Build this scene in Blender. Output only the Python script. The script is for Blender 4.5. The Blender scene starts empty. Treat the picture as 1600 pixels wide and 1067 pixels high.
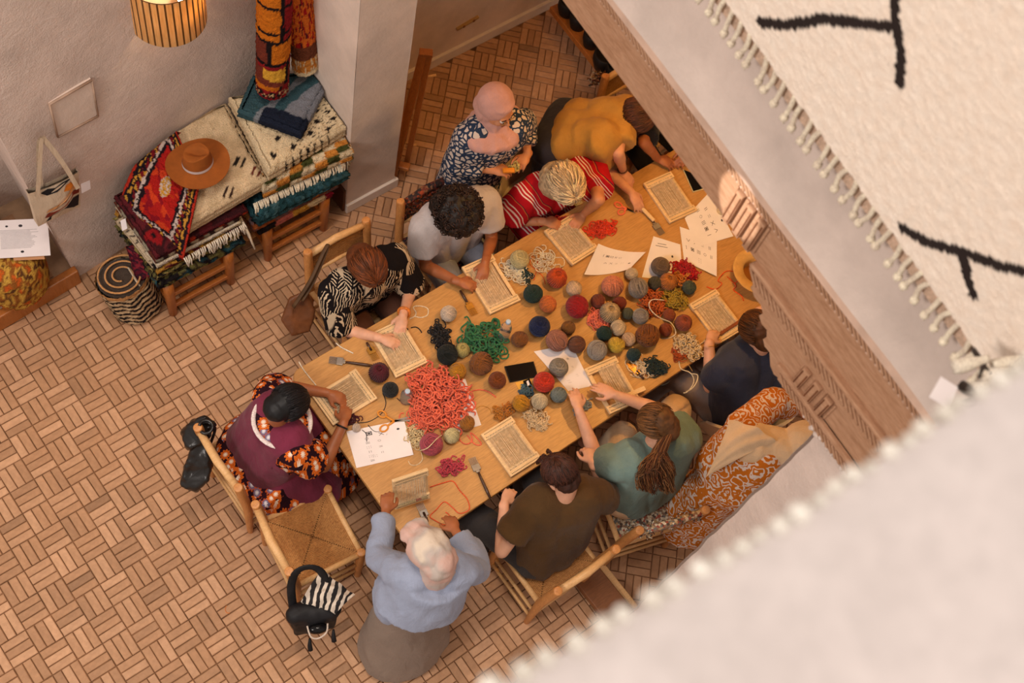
import bpy, bmesh, math, random
import numpy as np
from mathutils import Vector, Matrix, noise
random.seed(7); np.random.seed(7)
SC = bpy.context.scene
COL = SC.collection
PI = math.pi

# ------------------------------------------------------------------ view geometry
CX, CY, FPX, CAMH = 800.0, 533.5, 2000.0, 7.2
AX = np.array([0.79274, -0.48928, 0.36355]); AX /= np.linalg.norm(AX)
AZ = -np.array([460.2-CX, 1469.0-CY, FPX]); AZ /= np.linalg.norm(AZ)
AX = AX - AZ*(AX@AZ); AX /= np.linalg.norm(AX)
AY = np.cross(AZ, AX)
def ray(px, py):
    r = np.array([px-CX, py-CY, FPX]); return np.array([r@AX, r@AY, r@AZ])
def P(px, py, z=0.0):
    """world point at height z seen at that place of the photograph"""
    d = ray(px, py); t = (z-CAMH)/d[2]; return Vector((d[0]*t, d[1]*t, z))
def PY(px, py, y):
    d = ray(px, py); t = y/d[1]; return Vector((d[0]*t, y, CAMH+d[2]*t))
F0 = np.array([2.37, .06]); FD = np.array([.14, 1.81]); FD /= np.linalg.norm(FD); FN = np.array([-FD[1], FD[0]])
def PF(px, py):
    """(along, height) on the vertical plane of the gallery front"""
    d = ray(px, py); t = (F0@FN)/(d[0]*FN[0]+d[1]*FN[1]); w = d*t
    return ((w[:2]-F0)@FD, CAMH+w[2])
def FW(u, z, out=0.0):
    p = F0+FD*u+FN*out; return Vector((p[0], p[1], z))

cam = bpy.data.cameras.new('camera'); camo = bpy.data.objects.new('camera', cam); COL.objects.link(camo)
camo.matrix_world = Matrix(((AX[0], -AX[1], -AX[2], 0), (AY[0], -AY[1], -AY[2], 0), (AZ[0], -AZ[1], -AZ[2], CAMH), (0, 0, 0, 1)))
cam.lens = 45.0; cam.sensor_width = 36.0; cam.clip_start = .05
cam.dof.use_dof = True; cam.dof.focus_distance = 6.75; cam.dof.aperture_fstop = 2.4
SC.camera = camo

# ------------------------------------------------------------------ light
SC.view_settings.view_transform = 'Standard'; SC.view_settings.look = 'None'
SC.view_settings.gamma = 1; SC.view_settings.use_curve_mapping = False
SC.view_settings.exposure = 0.0
wd = bpy.data.worlds.new('world'); SC.world = wd; wd.use_nodes = True
wd.node_tree.nodes['Background'].inputs[0].default_value = (1.0, .85, .745, 1)
wd.node_tree.nodes['Background'].inputs[1].default_value = .58
def area(name, loc, target, size, power, col):
    l = bpy.data.lights.new(name, 'AREA'); l.shape = 'RECTANGLE'; l.size, l.size_y = size; l.energy = power; l.color = col
    o = bpy.data.objects.new(name, l); COL.objects.link(o); o.location = loc
    o.rotation_euler = (Vector(target)-Vector(loc)).to_track_quat('-Z', 'Y').to_euler(); return o
def point(name, loc, power, col, r=.08):
    l = bpy.data.lights.new(name, 'POINT'); l.energy = power; l.color = col; l.shadow_soft_size = r
    o = bpy.data.objects.new(name, l); COL.objects.link(o); o.location = loc; return o
area('skylight', (.0, 1.0, 26), (1.2, 1.4, 0), (8, 8), 1900, (1.0, .87, .76))
area('parapet_fill', (-4.2, 1.6, 6.4), (2.4, .9, 4.3), (1.6, 1.4), 235, (1.0, .90, .83))  # added fill lamp, brightens the hung rug, parapet and beam
def spot(name, loc, target, power, col, ang, blend, r):
    l = bpy.data.lights.new(name, 'SPOT'); l.energy = power; l.color = col; l.spot_size = math.radians(ang); l.spot_blend = blend; l.shadow_soft_size = r
    o = bpy.data.objects.new(name, l); COL.objects.link(o); o.location = loc
    o.rotation_euler = (Vector(target)-Vector(loc)).to_track_quat('-Z', 'Y').to_euler(); return o
spot('ceiling_spot', (.6, 2.3, 9.5), (.45, 1.55, 0), 400, (1.0, .80, .58), 24, .25, .10)
spot('table_lamp', (3.75, 1.75, 3.15), (3.35, 1.72, .7), 125, (1.0, .50, .12), 92, .9, .10)
area('near_rug_fill', (.4, -2.4, 8.4), (1.0, .3, 5.8), (1.2, 1.0), 24, (1.0, .86, .78))  # unseen area lamp added behind the camera to lift the near white rug
_u, _z = PF(1158, 322); _t = FW(_u, _z)
spot('window_glint', (-2.6, 2.6, 6.4), _t, 2600, (1.0, .93, .86), 2.3, .15, .01)
point('room_lamp', (4.4, 2.9, 3.0), 22, (1.0, .54, .16), .12)

# ------------------------------------------------------------------ materials
def lin(c):
    return tuple(((v/255)/12.92 if v/255 <= .04045 else ((v/255+.055)/1.055)**2.4) for v in c)
class NT:
    def __init__(s, name):
        s.m = bpy.data.materials.new(name); s.m.use_nodes = True; s.t = s.m.node_tree; s.b = s.t.nodes['Principled BSDF']
        s.tc = s.n('ShaderNodeTexCoord')
    def n(s, typ, **kw):
        nd = s.t.nodes.new(typ)
        for k, v in kw.items():
            if k.startswith('_'): setattr(nd, k[1:], v)
            else: nd.inputs[k.replace('__', ' ')].default_value = v
        return nd
    def l(s, a, b): s.t.links.new(a, b)
    def obj(s, scale=(1, 1, 1), rot=(0, 0, 0), src='Object'):
        mp = s.n('ShaderNodeMapping'); mp.inputs['Scale'].default_value = scale; mp.inputs['Rotation'].default_value = rot
        s.l(s.tc.outputs[src], mp.inputs[0]); return mp.outputs[0]
    def noise(s, vec, scale=5, detail=3, rough=.6, dist=0):
        nd = s.n('ShaderNodeTexNoise'); nd.inputs['Scale'].default_value = scale; nd.inputs['Detail'].default_value = detail
        nd.inputs['Roughness'].default_value = rough; nd.inputs['Distortion'].default_value = dist; s.l(vec, nd.inputs['Vector']); return nd.outputs[0]
    def ramp(s, fac, stops, interp='LINEAR'):
        r = s.n('ShaderNodeValToRGB'); r.color_ramp.interpolation = interp; e = r.color_ramp.elements
        while len(e) > len(stops): e.remove(e[-1])
        while len(e) < len(stops): e.new(.5)
        for q, (p, c) in zip(e, stops): q.position = p; q.color = (*c, 1)
        s.l(fac, r.inputs[0]); return r.outputs[0]
    def mix(s, f, a, b, mode='MIX'):
        m = s.n('ShaderNodeMix'); m.data_type = 'RGBA'; m.blend_type = mode
        for sock, v in ((0, f), (6, a), (7, b)):
            if hasattr(v, 'is_output'): s.l(v, m.inputs[sock])
            else: m.inputs[sock].default_value = v if sock == 0 else (*v, 1)
        return m.outputs[2]
    def math(s, op, a, b=0.0):
        m = s.n('ShaderNodeMath'); m.operation = op
        for i, v in enumerate((a, b)):
            if hasattr(v, 'is_output'): s.l(v, m.inputs[i])
            else: m.inputs[i].default_value = v
        return m.outputs[0]
    def base(s, v):
        if hasattr(v, 'is_output'): s.l(v, s.b.inputs['Base Color'])
        else: s.b.inputs['Base Color'].default_value = (*v, 1)
    def bump(s, h, strength=.3, dist=.01):
        b = s.n('ShaderNodeBump'); b.inputs['Strength'].default_value = strength; b.inputs['Distance'].default_value = dist
        s.l(h, b.inputs['Height']); s.l(b.outputs[0], s.b.inputs['Normal'])
def cl(c, k): return tuple(max(0, min(255, v*k)) for v in c)
def simple(name, c, rough=.7, var=.12, scale=20, bump=.15, bscale=None, dist=.004, stretch=(1, 1, 1), metal=0, sheen=0, spec=.3):
    t = NT(name); v = t.obj(stretch); f = t.noise(v, scale, 3)
    t.base(t.ramp(f, [(.3, lin(cl(c, 1-var))), (.7, lin(cl(c, 1+var)))]))
    t.b.inputs['Roughness'].default_value = rough; t.b.inputs['Metallic'].default_value = metal
    t.b.inputs['Specular IOR Level'].default_value = spec
    if sheen: t.b.inputs['Sheen Weight'].default_value = sheen
    if bump: t.bump(t.noise(v, bscale or scale*3, 4), bump, dist)
    return t.m
def wool(name, c):      # spun yarn: fibrous two-tone, strongly rough
    t = NT(name); v = t.obj(); f = t.noise(v, 160, 2); g = t.noise(v, 22, 2)
    a = t.ramp(f, [(.3, lin(cl(c, .80))), (.7, lin(cl(c, 1.14)))])
    t.base(t.mix(.25, a, t.ramp(g, [(.35, lin(cl(c, .72))), (.65, lin(cl(c, 1.2)))])))
    t.b.inputs['Roughness'].default_value = .95; t.b.inputs['Sheen Weight'].default_value = .25; t.b.inputs['Specular IOR Level'].default_value = .1
    t.bump(f, .5, .002); return t.m
def ballwool(name, c):
    t = NT(name); a = t.n('ShaderNodeAttribute'); a.attribute_name = 'Col'; f = t.noise(t.obj(), 9, 3)
    t.base(t.mix(1.0, t.ramp(f, [(.3, lin(cl(c, .84))), (.7, lin(cl(c, 1.12)))]), a.outputs[0], 'MULTIPLY')); t.b.inputs['Roughness'].default_value = .95; t.b.inputs['Sheen Weight'].default_value = .2; t.b.inputs['Specular IOR Level'].default_value = .08
    t.bump(t.noise(t.obj(), 26, 3), .5, .03); return t.m
_w = {}
def W(c):
    if c not in _w: _w[c] = wool('wool_%d_%d_%d' % c, c)
    return _w[c]
def cloth(name, c, var=.08, weave=420, fold=9):
    t = NT(name); v = t.obj(); g = t.noise(v, fold, 3); w = t.noise(v, weave, 1)
    t.base(t.mix(.3, t.ramp(g, [(.3, lin(cl(c, 1-var))), (.7, lin(cl(c, 1+var)))]), t.ramp(w, [(.3, lin(cl(c, .85))), (.7, lin(cl(c, 1.1)))])))
    t.b.inputs['Roughness'].default_value = .9; t.b.inputs['Specular IOR Level'].default_value = .12; t.b.inputs['Sheen Weight'].default_value = .1
    f2 = t.noise(t.obj((1, 1, .45)), 16, 3, .55, .8)
    t.bump(t.math('ADD', f2, t.math('MULTIPLY', w, .06)), .45, .02); return t.m
def vcol(name, rough=.95, bscale=170, bump=.7, dist=.006, var=.18):
    t = NT(name); a = t.n('ShaderNodeAttribute'); a.attribute_name = 'Col'; f = t.noise(t.obj(), bscale, 2)
    k = t.ramp(f, [(.3, (1-var,)*3), (.7, (1+var*.5,)*3)])
    t.base(t.mix(1.0, a.outputs[0], k, 'MULTIPLY')); t.b.inputs['Roughness'].default_value = rough
    t.b.inputs['Specular IOR Level'].default_value = .1
    t.bump(f, bump, dist); return t.m
def wood(name, c1, c2, scale=6, stretch=(1, 12, 12), rough=.5, ring=1.5, bump=.12, src='Object'):
    t = NT(name); v = t.obj(stretch, src=src); f = t.noise(v, scale, 4, .6, ring); h = t.noise(v, scale*6, 3)
    a = t.ramp(f, [(.25, lin(c1)), (.5, lin(cl(tuple((x+y)/2 for x, y in zip(c1, c2)), 1.03))), (.75, lin(c2))])
    t.base(t.mix(.22, a, t.ramp(h, [(.35, lin(cl(c1, .8))), (.65, lin(cl(c2, 1.1)))])))
    t.b.inputs['Roughness'].default_value = rough; t.bump(h, bump, .003); return t.m

def plaster(name, c, bump=.5, bscale=26):
    t = NT(name); v = t.obj(); f = t.noise(v, 3, 5); g = t.noise(v, bscale, 6, .65); h = t.noise(v, bscale*4, 3)
    a = t.ramp(f, [(.3, lin(cl(c, .92))), (.7, lin(cl(c, 1.05)))])
    sp = t.ramp(t.noise(v, 9, 8, .8), [(.70, (0, 0, 0)), (.78, (.35,)*3)])
    t.base(t.mix(sp, a, lin(cl(c, .72)))); t.b.inputs['Roughness'].default_value = .93; t.b.inputs['Specular IOR Level'].default_value = .15
    t.bump(t.math('ADD', g, t.math('MULTIPLY', h, .35)), bump, .03); return t.m
m_plaster = plaster('lime_plaster', (222, 204, 193), .38)
m_plaster_smooth = plaster('smooth_plaster', (228, 210, 196), .12, 14)
m_grout = simple('grout', (128, 94, 68), .95, .2, 8)
def tile_mat(name, c1, c2):
    t = NT(name); oi = t.n('ShaderNodeObjectInfo'); a = t.n('ShaderNodeAttribute'); a.attribute_name = 'Col'
    v = t.obj(); f = t.noise(v, 30, 4)
    sepr = t.n('ShaderNodeSeparateColor'); t.l(a.outputs[0], sepr.inputs[0])
    r = t.math('FRACT', t.math('ADD', oi.outputs['Random'], sepr.outputs[0]))
    base = t.ramp(r, [(0, lin(cl(c1, .82))), (.05, lin(cl(c1, .93))), (.4, lin(c1)), (.85, lin(c2)), (1, lin(cl(c2, 1.05)))])
    k = t.ramp(f, [(.3, (.84, .82, .8)), (.7, (1.06, 1.06, 1.06))])
    t.base(t.mix(1.0, base, k, 'MULTIPLY')); t.b.inputs['Roughness'].default_value = .55; t.b.inputs['Specular IOR Level'].default_value = .35
    t.bump(t.noise(v, 45, 5), .35, .006); return t.m
m_tile = tile_mat('terracotta_tile', (184, 140, 104), (198, 155, 120))
m_table = wood('table_oak', (172, 124, 66), (200, 150, 88), 3.2, (1, 8, 8), .42, 2.2, .06)
m_loom = wood('loom_beech', (216, 180, 130), (236, 206, 160), 8, (1, 7, 7), .55, .6, .05)
m_loom_dark = simple('loom_slot', (70, 48, 30), .9, .2, 30)
m_thread = simple('warp_thread', (226, 204, 168), .9, .12, 60)
m_chair = wood('chair_wood', (176, 112, 58), (214, 152, 90), 5, (6, 6, 1.2), .45, 1.0, .1)
m_chair_pale = wood('chair_pale', (206, 156, 98), (228, 186, 132), 5, (2, 6, 6), .5, 1.0, .1)
m_dark_wood = wood('brown_wood', (110, 66, 36), (142, 90, 52), 5, (1, 8, 8), .6, 1.5, .12)
m_orange_wood = wood('varnished_pine', (150, 86, 34), (184, 112, 52), 6, (8, 8, 1), .35, 1.2, .1)
m_skin = {}
def skin(c):
    if c not in m_skin:
        t = NT('skin_%d' % c[0]); v = t.obj(); f = t.noise(v, 14, 3)
        t.base(t.ramp(f, [(.3, lin(cl(c, .93))), (.7, lin(cl((c[0], c[1], c[2]), 1.04)))])); t.b.inputs['Roughness'].default_value = .5
        t.b.inputs['Subsurface Weight'].default_value = .08; t.b.inputs['Subsurface Radius'].default_value = (.02, .008, .004)
        t.bump(t.noise(v, 220, 2), .12, .001); m_skin[c] = t.m
    return m_skin[c]
def rush(name, c1, c2):
    t = NT(name); v = t.obj((1, 1, 1)); w = t.noise(v, 95, 3, .7); g = t.noise(v, 12, 2)
    t.base(t.mix(.3, t.ramp(w, [(.3, lin(c1)), (.7, lin(c2))]), t.ramp(g, [(.3, lin(c1)), (.7, lin(c2))])))
    t.b.inputs['Roughness'].default_value = .9; t.bump(w, .9, .01); return t.m
m_rush = rush('rush_weave', (146, 92, 46), (206, 150, 88))
m_metal = simple('steel', (170, 165, 158), .3, .05, 30, 0, metal=.9)
m_brass = simple('brass', (186, 140, 66), .35, .1, 30, 0, metal=.9)
m_black = simple('black_fabric', (22, 21, 24), .6, .3, 20, .3)
m_black_gloss = simple('black_glass', (14, 13, 15), .12, .1, 10, 0)
m_paper = simple('paper', (236, 230, 232), .85, .02, 6, .05)
m_ink = simple('ink', (60, 56, 60), .8, .1, 50, 0)
m_ink_pale = simple('grey_ink', (150, 146, 150), .8, .1, 50, 0)

# ------------------------------------------------------------------ mesh building
ORIG = {}
class MB:
    def __init__(s): s.v = []; s.f = []; s.c = None; s.mi = None
    def add(s, vs, fs):
        o = len(s.v); s.v += [tuple(v) for v in vs]; s.f += [tuple(i+o for i in f) for f in fs]
    def box(s, c, size, R=None):
        c = Vector(c); h = Vector(size)/2
        vs = [Vector((x*h[0], y*h[1], z*h[2])) for x in (-1, 1) for y in (-1, 1) for z in (-1, 1)]
        if R is not None: vs = [R @ v for v in vs]
        s.add([c+v for v in vs], [(0, 1, 3, 2), (4, 6, 7, 5), (0, 4, 5, 1), (2, 3, 7, 6), (0, 2, 6, 4), (1, 5, 7, 3)])
    def bar(s, a, b, w, h, up=Vector((0, 0, 1))):
        a, b = Vector(a), Vector(b); d = (b-a); L = d.length; d.normalize()
        side = d.cross(up); side.normalize(); u = side.cross(d)
        s.box((a+b)/2, (L, w, h), Matrix((d, side, u)).transposed())
    def tube(s, pts, r, seg=6, closed=False, caps=True, flat=1.0):
        pts = [Vector(p) for p in pts]; n = len(pts); rs = r if hasattr(r, '__len__') else [r]*n
        ref = Vector((0, 0, 1)); o = len(s.v); prev = None
        for i, p in enumerate(pts):
            d = (pts[(i+1) % n]-pts[i-1]) if closed else (pts[min(i+1, n-1)]-pts[max(i-1, 0)])
            if d.length < 1e-9: d = Vector((0, 0, 1))
            d.normalize()
            if prev is None:
                a = d.cross(ref)
                if a.length < .05: a = d.cross(Vector((1, 0, 0)))
            else: a = prev - d*prev.dot(d)
            if a.length < 1e-6: a = d.orthogonal()
            a.normalize(); prev = a; b = d.cross(a)
            for k in range(seg):
                t = 2*PI*k/seg; s.v.append(tuple(p+(a*math.cos(t)+b*math.sin(t)*flat)*rs[i]))
        for i in range(n if closed else n-1):
            j = (i+1) % n
            for k in range(seg):
                k2 = (k+1) % seg; s.f.append((o+i*seg+k, o+i*seg+k2, o+j*seg+k2, o+j*seg+k))
        if caps and not closed:
            s.f.append(tuple(o+k for k in range(seg))[::-1]); s.f.append(tuple(o+(n-1)*seg+k for k in range(seg)))
    def ell(s, c, ax, R=None, nu=16, nv=10):
        """ellipsoid; ax = radii, R = matrix of its axes"""
        c = Vector(c); o = len(s.v); vs = [Vector((0, 0, 1))]
        for i in range(1, nv):
            t = PI*i/nv
            for k in range(nu):
                p = 2*PI*k/nu; vs.append(Vector((math.sin(t)*math.cos(p), math.sin(t)*math.sin(p), math.cos(t))))
        vs.append(Vector((0, 0, -1)))
        for v in vs:
            w = Vector((v.x*ax[0], v.y*ax[1], v.z*ax[2]))
            if R is not None: w = R @ w
            s.v.append(tuple(c+w))
        for k in range(nu):
            k2 = (k+1) % nu; s.f.append((o, o+1+k, o+1+k2))
            for i in range(nv-2): s.f.append((o+1+i*nu+k, o+1+(i+1)*nu+k, o+1+(i+1)*nu+k2, o+1+i*nu+k2))
            s.f.append((o+1+(nv-2)*nu+k, o+1+(nv-1)*nu, o+1+(nv-2)*nu+k2))
    def cap(s, a, b, ra, rb, seg=14, flat=1.0, side=None):
        """round-ended tapered limb"""
        a, b = Vector(a), Vector(b); d = (b-a)
        if d.length < 1e-6: return
        d.normalize(); L = (b-a).length; pts = []; rs = []
        for t in (-80, -55, -30, 0): pts.append(a+d*ra*math.sin(math.radians(t))); rs.append(ra*math.cos(math.radians(t)))
        for t in (0, 30, 55, 80): pts.append(b+d*rb*math.sin(math.radians(t))); rs.append(rb*math.cos(math.radians(t)))
        o = len(s.v)
        if side is not None: x = side-d*side.dot(d)
        else: x = d.orthogonal()
        x.normalize(); y = d.cross(x)
        for p, r in zip(pts, rs):
            for k in range(seg):
                t = 2*PI*k/seg; s.v.append(tuple(p+x*(r*math.cos(t))+y*(r*flat*math.sin(t))))
        n = len(pts)
        for i in range(n-1):
            for k in range(seg):
                k2 = (k+1) % seg; s.f.append((o+i*seg+k, o+i*seg+k2, o+(i+1)*seg+k2, o+(i+1)*seg+k))
        s.f.append(tuple(o+k for k in range(seg))[::-1]); s.f.append(tuple(o+(n-1)*seg+k for k in range(seg)))
    def cone(s, a, b, ra, rb, seg=18, flat=1.0, side=None):
        a, b = Vector(a), Vector(b); d = (b-a).normalized(); x = (side-d*side.dot(d)) if side is not None else d.orthogonal(); x.normalize(); y = d.cross(x)
        o = len(s.v)
        for p, r in ((a, ra), (b, rb)):
            for k in range(seg):
                t = 2*PI*k/seg; s.v.append(tuple(p+x*(r*math.cos(t))+y*(r*flat*math.sin(t))))
        for k in range(seg):
            k2 = (k+1) % seg; s.f.append((o+k, o+k2, o+seg+k2, o+seg+k))
        s.f.append(tuple(o+k for k in range(seg))[::-1]); s.f.append(tuple(o+seg+k for k in range(seg)))
    def prism(s, poly, z0, z1):
        n = len(poly); o = len(s.v)
        s.v += [(p[0], p[1], z0) for p in poly]+[(p[0], p[1], z1) for p in poly]
        s.f.append(tuple(o+i for i in range(n))[::-1]); s.f.append(tuple(o+n+i for i in range(n)))
        for i in range(n):
            j = (i+1) % n; s.f.append((o+i, o+j, o+n+j, o+n+i))
    def lathe(s, prof, c, R=None, seg=32):
        c = Vector(c); o = len(s.v)
        for (r, z) in prof:
            for k in range(seg):
                t = 2*PI*k/seg; v = Vector((r*math.cos(t), r*math.sin(t), z))
                if R is not None: v = R @ v
                s.v.append(tuple(c+v))
        for i in range(len(prof)-1):
            for k in range(seg):
                k2 = (k+1) % seg; s.f.append((o+i*seg+k, o+i*seg+k2, o+(i+1)*seg+k2, o+(i+1)*seg+k))
    def grid(s, fn, nu, nv, wrap=False):
        o = len(s.v)
        for j in range(nv+1):
            for i in range(nu+1): s.v.append(tuple(fn(i/nu, j/nv)))
        for j in range(nv):
            for i in range(nu):
                a = o+j*(nu+1)+i; s.f.append((a, a+1, a+nu+2, a+nu+1))
    def build(s, name, mat, parent=None, smooth=True, label=None, cat=None, group=None, kind=None, origin=None, bevel=0):
        if parent is not None: org = ORIG[parent.name]
        elif origin is not None: org = Vector(origin)
        else:
            a = np.array(s.v); lo, hi = a.min(0), a.max(0); org = Vector(((lo[0]+hi[0])/2, (lo[1]+hi[1])/2, lo[2]))
        me = bpy.data.meshes.new(name); me.from_pydata([tuple(Vector(v)-org) for v in s.v], [], s.f)
        if s.c is not None:
            at = me.color_attributes.new('Col', 'FLOAT_COLOR', 'POINT')
            at.data.foreach_set('color', np.array([(*c, 1) for c in s.c], dtype=np.float32).ravel())
        me.update()
        if smooth: me.polygons.foreach_set('use_smooth', [True]*len(me.polygons))
        return link(name, me, mat, parent, org, label, cat, group, kind, bevel)
def link(name, me, mat, parent, org, label=None, cat=None, group=None, kind=None, bevel=0):
    o = bpy.data.objects.new(name, me); COL.objects.link(o)
    if mat:
        me.materials.clear(); me.materials.append(mat)
    if parent is not None: o.parent = parent; ORIG[o.name] = ORIG[parent.name]
    else: o.location = org; ORIG[o.name] = Vector(org)
    tag(o, label, cat, group, kind)
    if bevel:
        b = o.modifiers.new('bevel', 'BEVEL'); b.width = bevel; b.segments = 2; b.limit_method = 'ANGLE'
    return o
def tag(o, label=None, cat=None, group=None, kind=None):
    if label: o['label'] = label
    if cat: o['category'] = cat
    if group: o['group'] = group
    if kind: o['kind'] = kind
    return o
def empty(name, loc, label, cat, group=None):
    o = bpy.data.objects.new(name, None); COL.objects.link(o); o.location = loc; o.empty_display_size = .1
    ORIG[o.name] = Vector(loc); return tag(o, label, cat, group)
def fuse(mb, voxel, dec=1.0, smooth=0):
    me = bpy.data.meshes.new('tmp'); me.from_pydata(mb.v, [], mb.f); me.update()
    o = bpy.data.objects.new('tmp', me); TMP.objects.link(o)
    r = o.modifiers.new('r', 'REMESH'); r.mode = 'VOXEL'; r.voxel_size = voxel
    if smooth:
        q = o.modifiers.new('s', 'SMOOTH'); q.iterations = smooth; q.factor = .5
    if dec < 1:
        d = o.modifiers.new('d', 'DECIMATE'); d.ratio = dec
    dg = bpy.context.evaluated_depsgraph_get(); ev = o.evaluated_get(dg)
    out = bpy.data.meshes.new_from_object(ev)
    bpy.data.objects.remove(o); bpy.data.meshes.remove(me)
    return out
TMP = COL
def fused(mb, name, mat, parent, voxel, dec=1.0, smooth=0, disp=None, colfn=None, **kw):
    me = fuse(mb, voxel, dec, smooth); org = ORIG[parent.name] if parent is not None else Vector(kw.pop('origin', (0, 0, 0)))
    n = len(me.vertices); co = np.empty(n*3, np.float32); me.vertices.foreach_get('co', co); co = co.reshape(-1, 3)
    if disp:
        no = np.empty(n*3, np.float32); me.vertices.foreach_get('normal', no); no = no.reshape(-1, 3)
        d = np.array([disp(Vector(p)) for p in co.tolist()], np.float32); co = co+no*d[:, None]
    if colfn:
        at = me.color_attributes.new('Col', 'FLOAT_COLOR', 'POINT')
        at.data.foreach_set('color', np.array([(*colfn(Vector(p)), 1) for p in co.tolist()], np.float32).ravel())
    co = co-np.array(org, np.float32)
    me.vertices.foreach_set('co', co.ravel()); me.update(); me.polygons.foreach_set('use_smooth', [True]*len(me.polygons))
    me.name = name
    return link(name, me, mat, parent, org, **kw)
def nz(p, s, o=0): return noise.noise(Vector((p[0]*s+o, p[1]*s+o*.7, p[2]*s-o)))
def smoothpts(pts, n=4):
    """Catmull-Rom through pts"""
    pts = [Vector(p) for p in pts]; out = []
    for i in range(len(pts)-1):
        p0 = pts[max(i-1, 0)]; p1 = pts[i]; p2 = pts[i+1]; p3 = pts[min(i+2, len(pts)-1)]
        for k in range(n):
            t = k/n; out.append(.5*((2*p1)+(p2-p0)*t+(2*p0-5*p1+4*p2-p3)*t*t+(3*p1-p0-3*p2+p3)*t**3))
    out.append(pts[-1]); return out
# ------------------------------------------------------------------ structure
def in_view(px, py, m=60): return -m < px < 1600+m and -m < py < 1067+m
def proj(w):
    q = np.array([w[0], w[1], w[2]-CAMH]); c = AX*q[0]+AY*q[1]+AZ*q[2]
    return CX+FPX*c[0]/c[2], CY+FPX*c[1]/c[2]
fl = MB(); fl.box((2.6, 1.2, -.06), (10.5, 9.5, .10)); floor = fl.build('floor', m_grout, smooth=False, kind='structure')
MOD = .146
def brick_cells():
    base = np.array([.40, 1.69]); out = []
    def lay(origin, rot, inside):
        R = np.array([[math.cos(rot), -math.sin(rot)], [math.sin(rot), math.cos(rot)]])
        for i in range(-50, 50):
            for j in range(-50, 50):
                c = origin+R@(np.array([i+.5, j+.5])*MOD)
                if not inside(c): continue
                px, py = proj((c[0], c[1], 0))
                if not in_view(px, py, 420): continue
                alongx = (i+j) % 2 == 0
                for k in (-1, 0, 1):
                    off = np.array([0, k*MOD/3]) if alongx else np.array([k*MOD/3, 0])
                    out.append((c+R@off, rot+(0 if alongx else PI/2), px, py))
    lay(base, 0.0, lambda c: -2.4 < c[0] < 2.46 and -1.6 < c[1] < 3.86)
    lay(np.array([2.6, .5]), PI/4, lambda c: 2.39 < c[0] < 7 and -.6 < c[1] < 4.05)
    return out
BR = brick_cells()
bm_meshes = []
for q in range(6):
    b = MB(); random.seed(50+q); L, w = MOD-.0055, MOD/3-.0050; j = lambda a: a+random.uniform(-.0014, .0014)
    top = [(j(-L/2+.003), j(-w/2+.003)), (j(L/2-.003), j(-w/2+.003)), (j(L/2-.003), j(w/2-.003)), (j(-L/2+.003), j(w/2-.003))]
    bot = [(-L/2, -w/2), (L/2, -w/2), (L/2, w/2), (-L/2, w/2)]
    hz = [random.uniform(-.0008, .0008) for _ in range(4)]
    b.v = [(x, y, -.014) for x, y in bot]+[(x, y, -.003) for x, y in bot]+[(x, y, h) for (x, y), h in zip(top, hz)]
    b.f = [(4, 5, 9, 8), (5, 6, 10, 9), (6, 7, 11, 10), (7, 4, 8, 11), (8, 9, 10, 11), (0, 1, 5, 4), (1, 2, 6, 5), (2, 3, 7, 6), (3, 0, 4, 7)]
    b.c = [(0, 0, 0)]*12
    me = bpy.data.meshes.new('brick'); me.from_pydata(b.v, [], b.f); at = me.color_attributes.new('Col', 'FLOAT_COLOR', 'POINT')
    at.data.foreach_set('color', [0.0]*48); me.materials.append(m_tile); bm_meshes.append(me)
random.seed(3)
def bscore(b):
    px, py = b[2], b[3]; return abs(px-150)*.8+abs(py-830)
ordb = sorted(BR, key=bscore); rest = MB(); rest.c = []
for n, (c, r, px, py) in enumerate(ordb):
    z = -.0005+random.uniform(-.0013, .0013)-(.004 if abs(r % (PI/2)-PI/4) < .1 and c[0] < 2.53 else 0); r2 = r+random.uniform(-.015, .015)
    if n < 290:
        o = bpy.data.objects.new('brick', random.choice(bm_meshes)); COL.objects.link(o); o.parent = floor
        o.location = Vector((c[0], c[1], z))-ORIG[floor.name]; o.rotation_euler = (random.uniform(-.006, .006), random.uniform(-.006, .006), r2)
    else:
        me = random.choice(bm_meshes); M4 = Matrix.Translation((c[0], c[1], z)) @ Matrix.Rotation(r2, 4, 'Z')
        rest.add([M4 @ v.co for v in me.vertices], [tuple(p.vertices) for p in me.polygons]); q = random.random(); rest.c += [(q, q, q)]*12
rest.build('bricks', m_tile, floor, smooth=False, kind='stuff')

WY, JX = 3.86, .92            # niche wall and its left jamb
def WYF(x): return WY+.13*max(0, x-JX)
def PW(px, py, out=0.0):
    p = PY(px, py, WY)
    for _ in range(4): p = PY(px, py, WYF(p.x)-out)
    return p
def wavy(name, fn, nu, nv, mat, **kw):
    b = MB(); b.grid(fn, nu, nv); return b.build(name, mat, **kw)
TOPZ = 7.6
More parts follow.
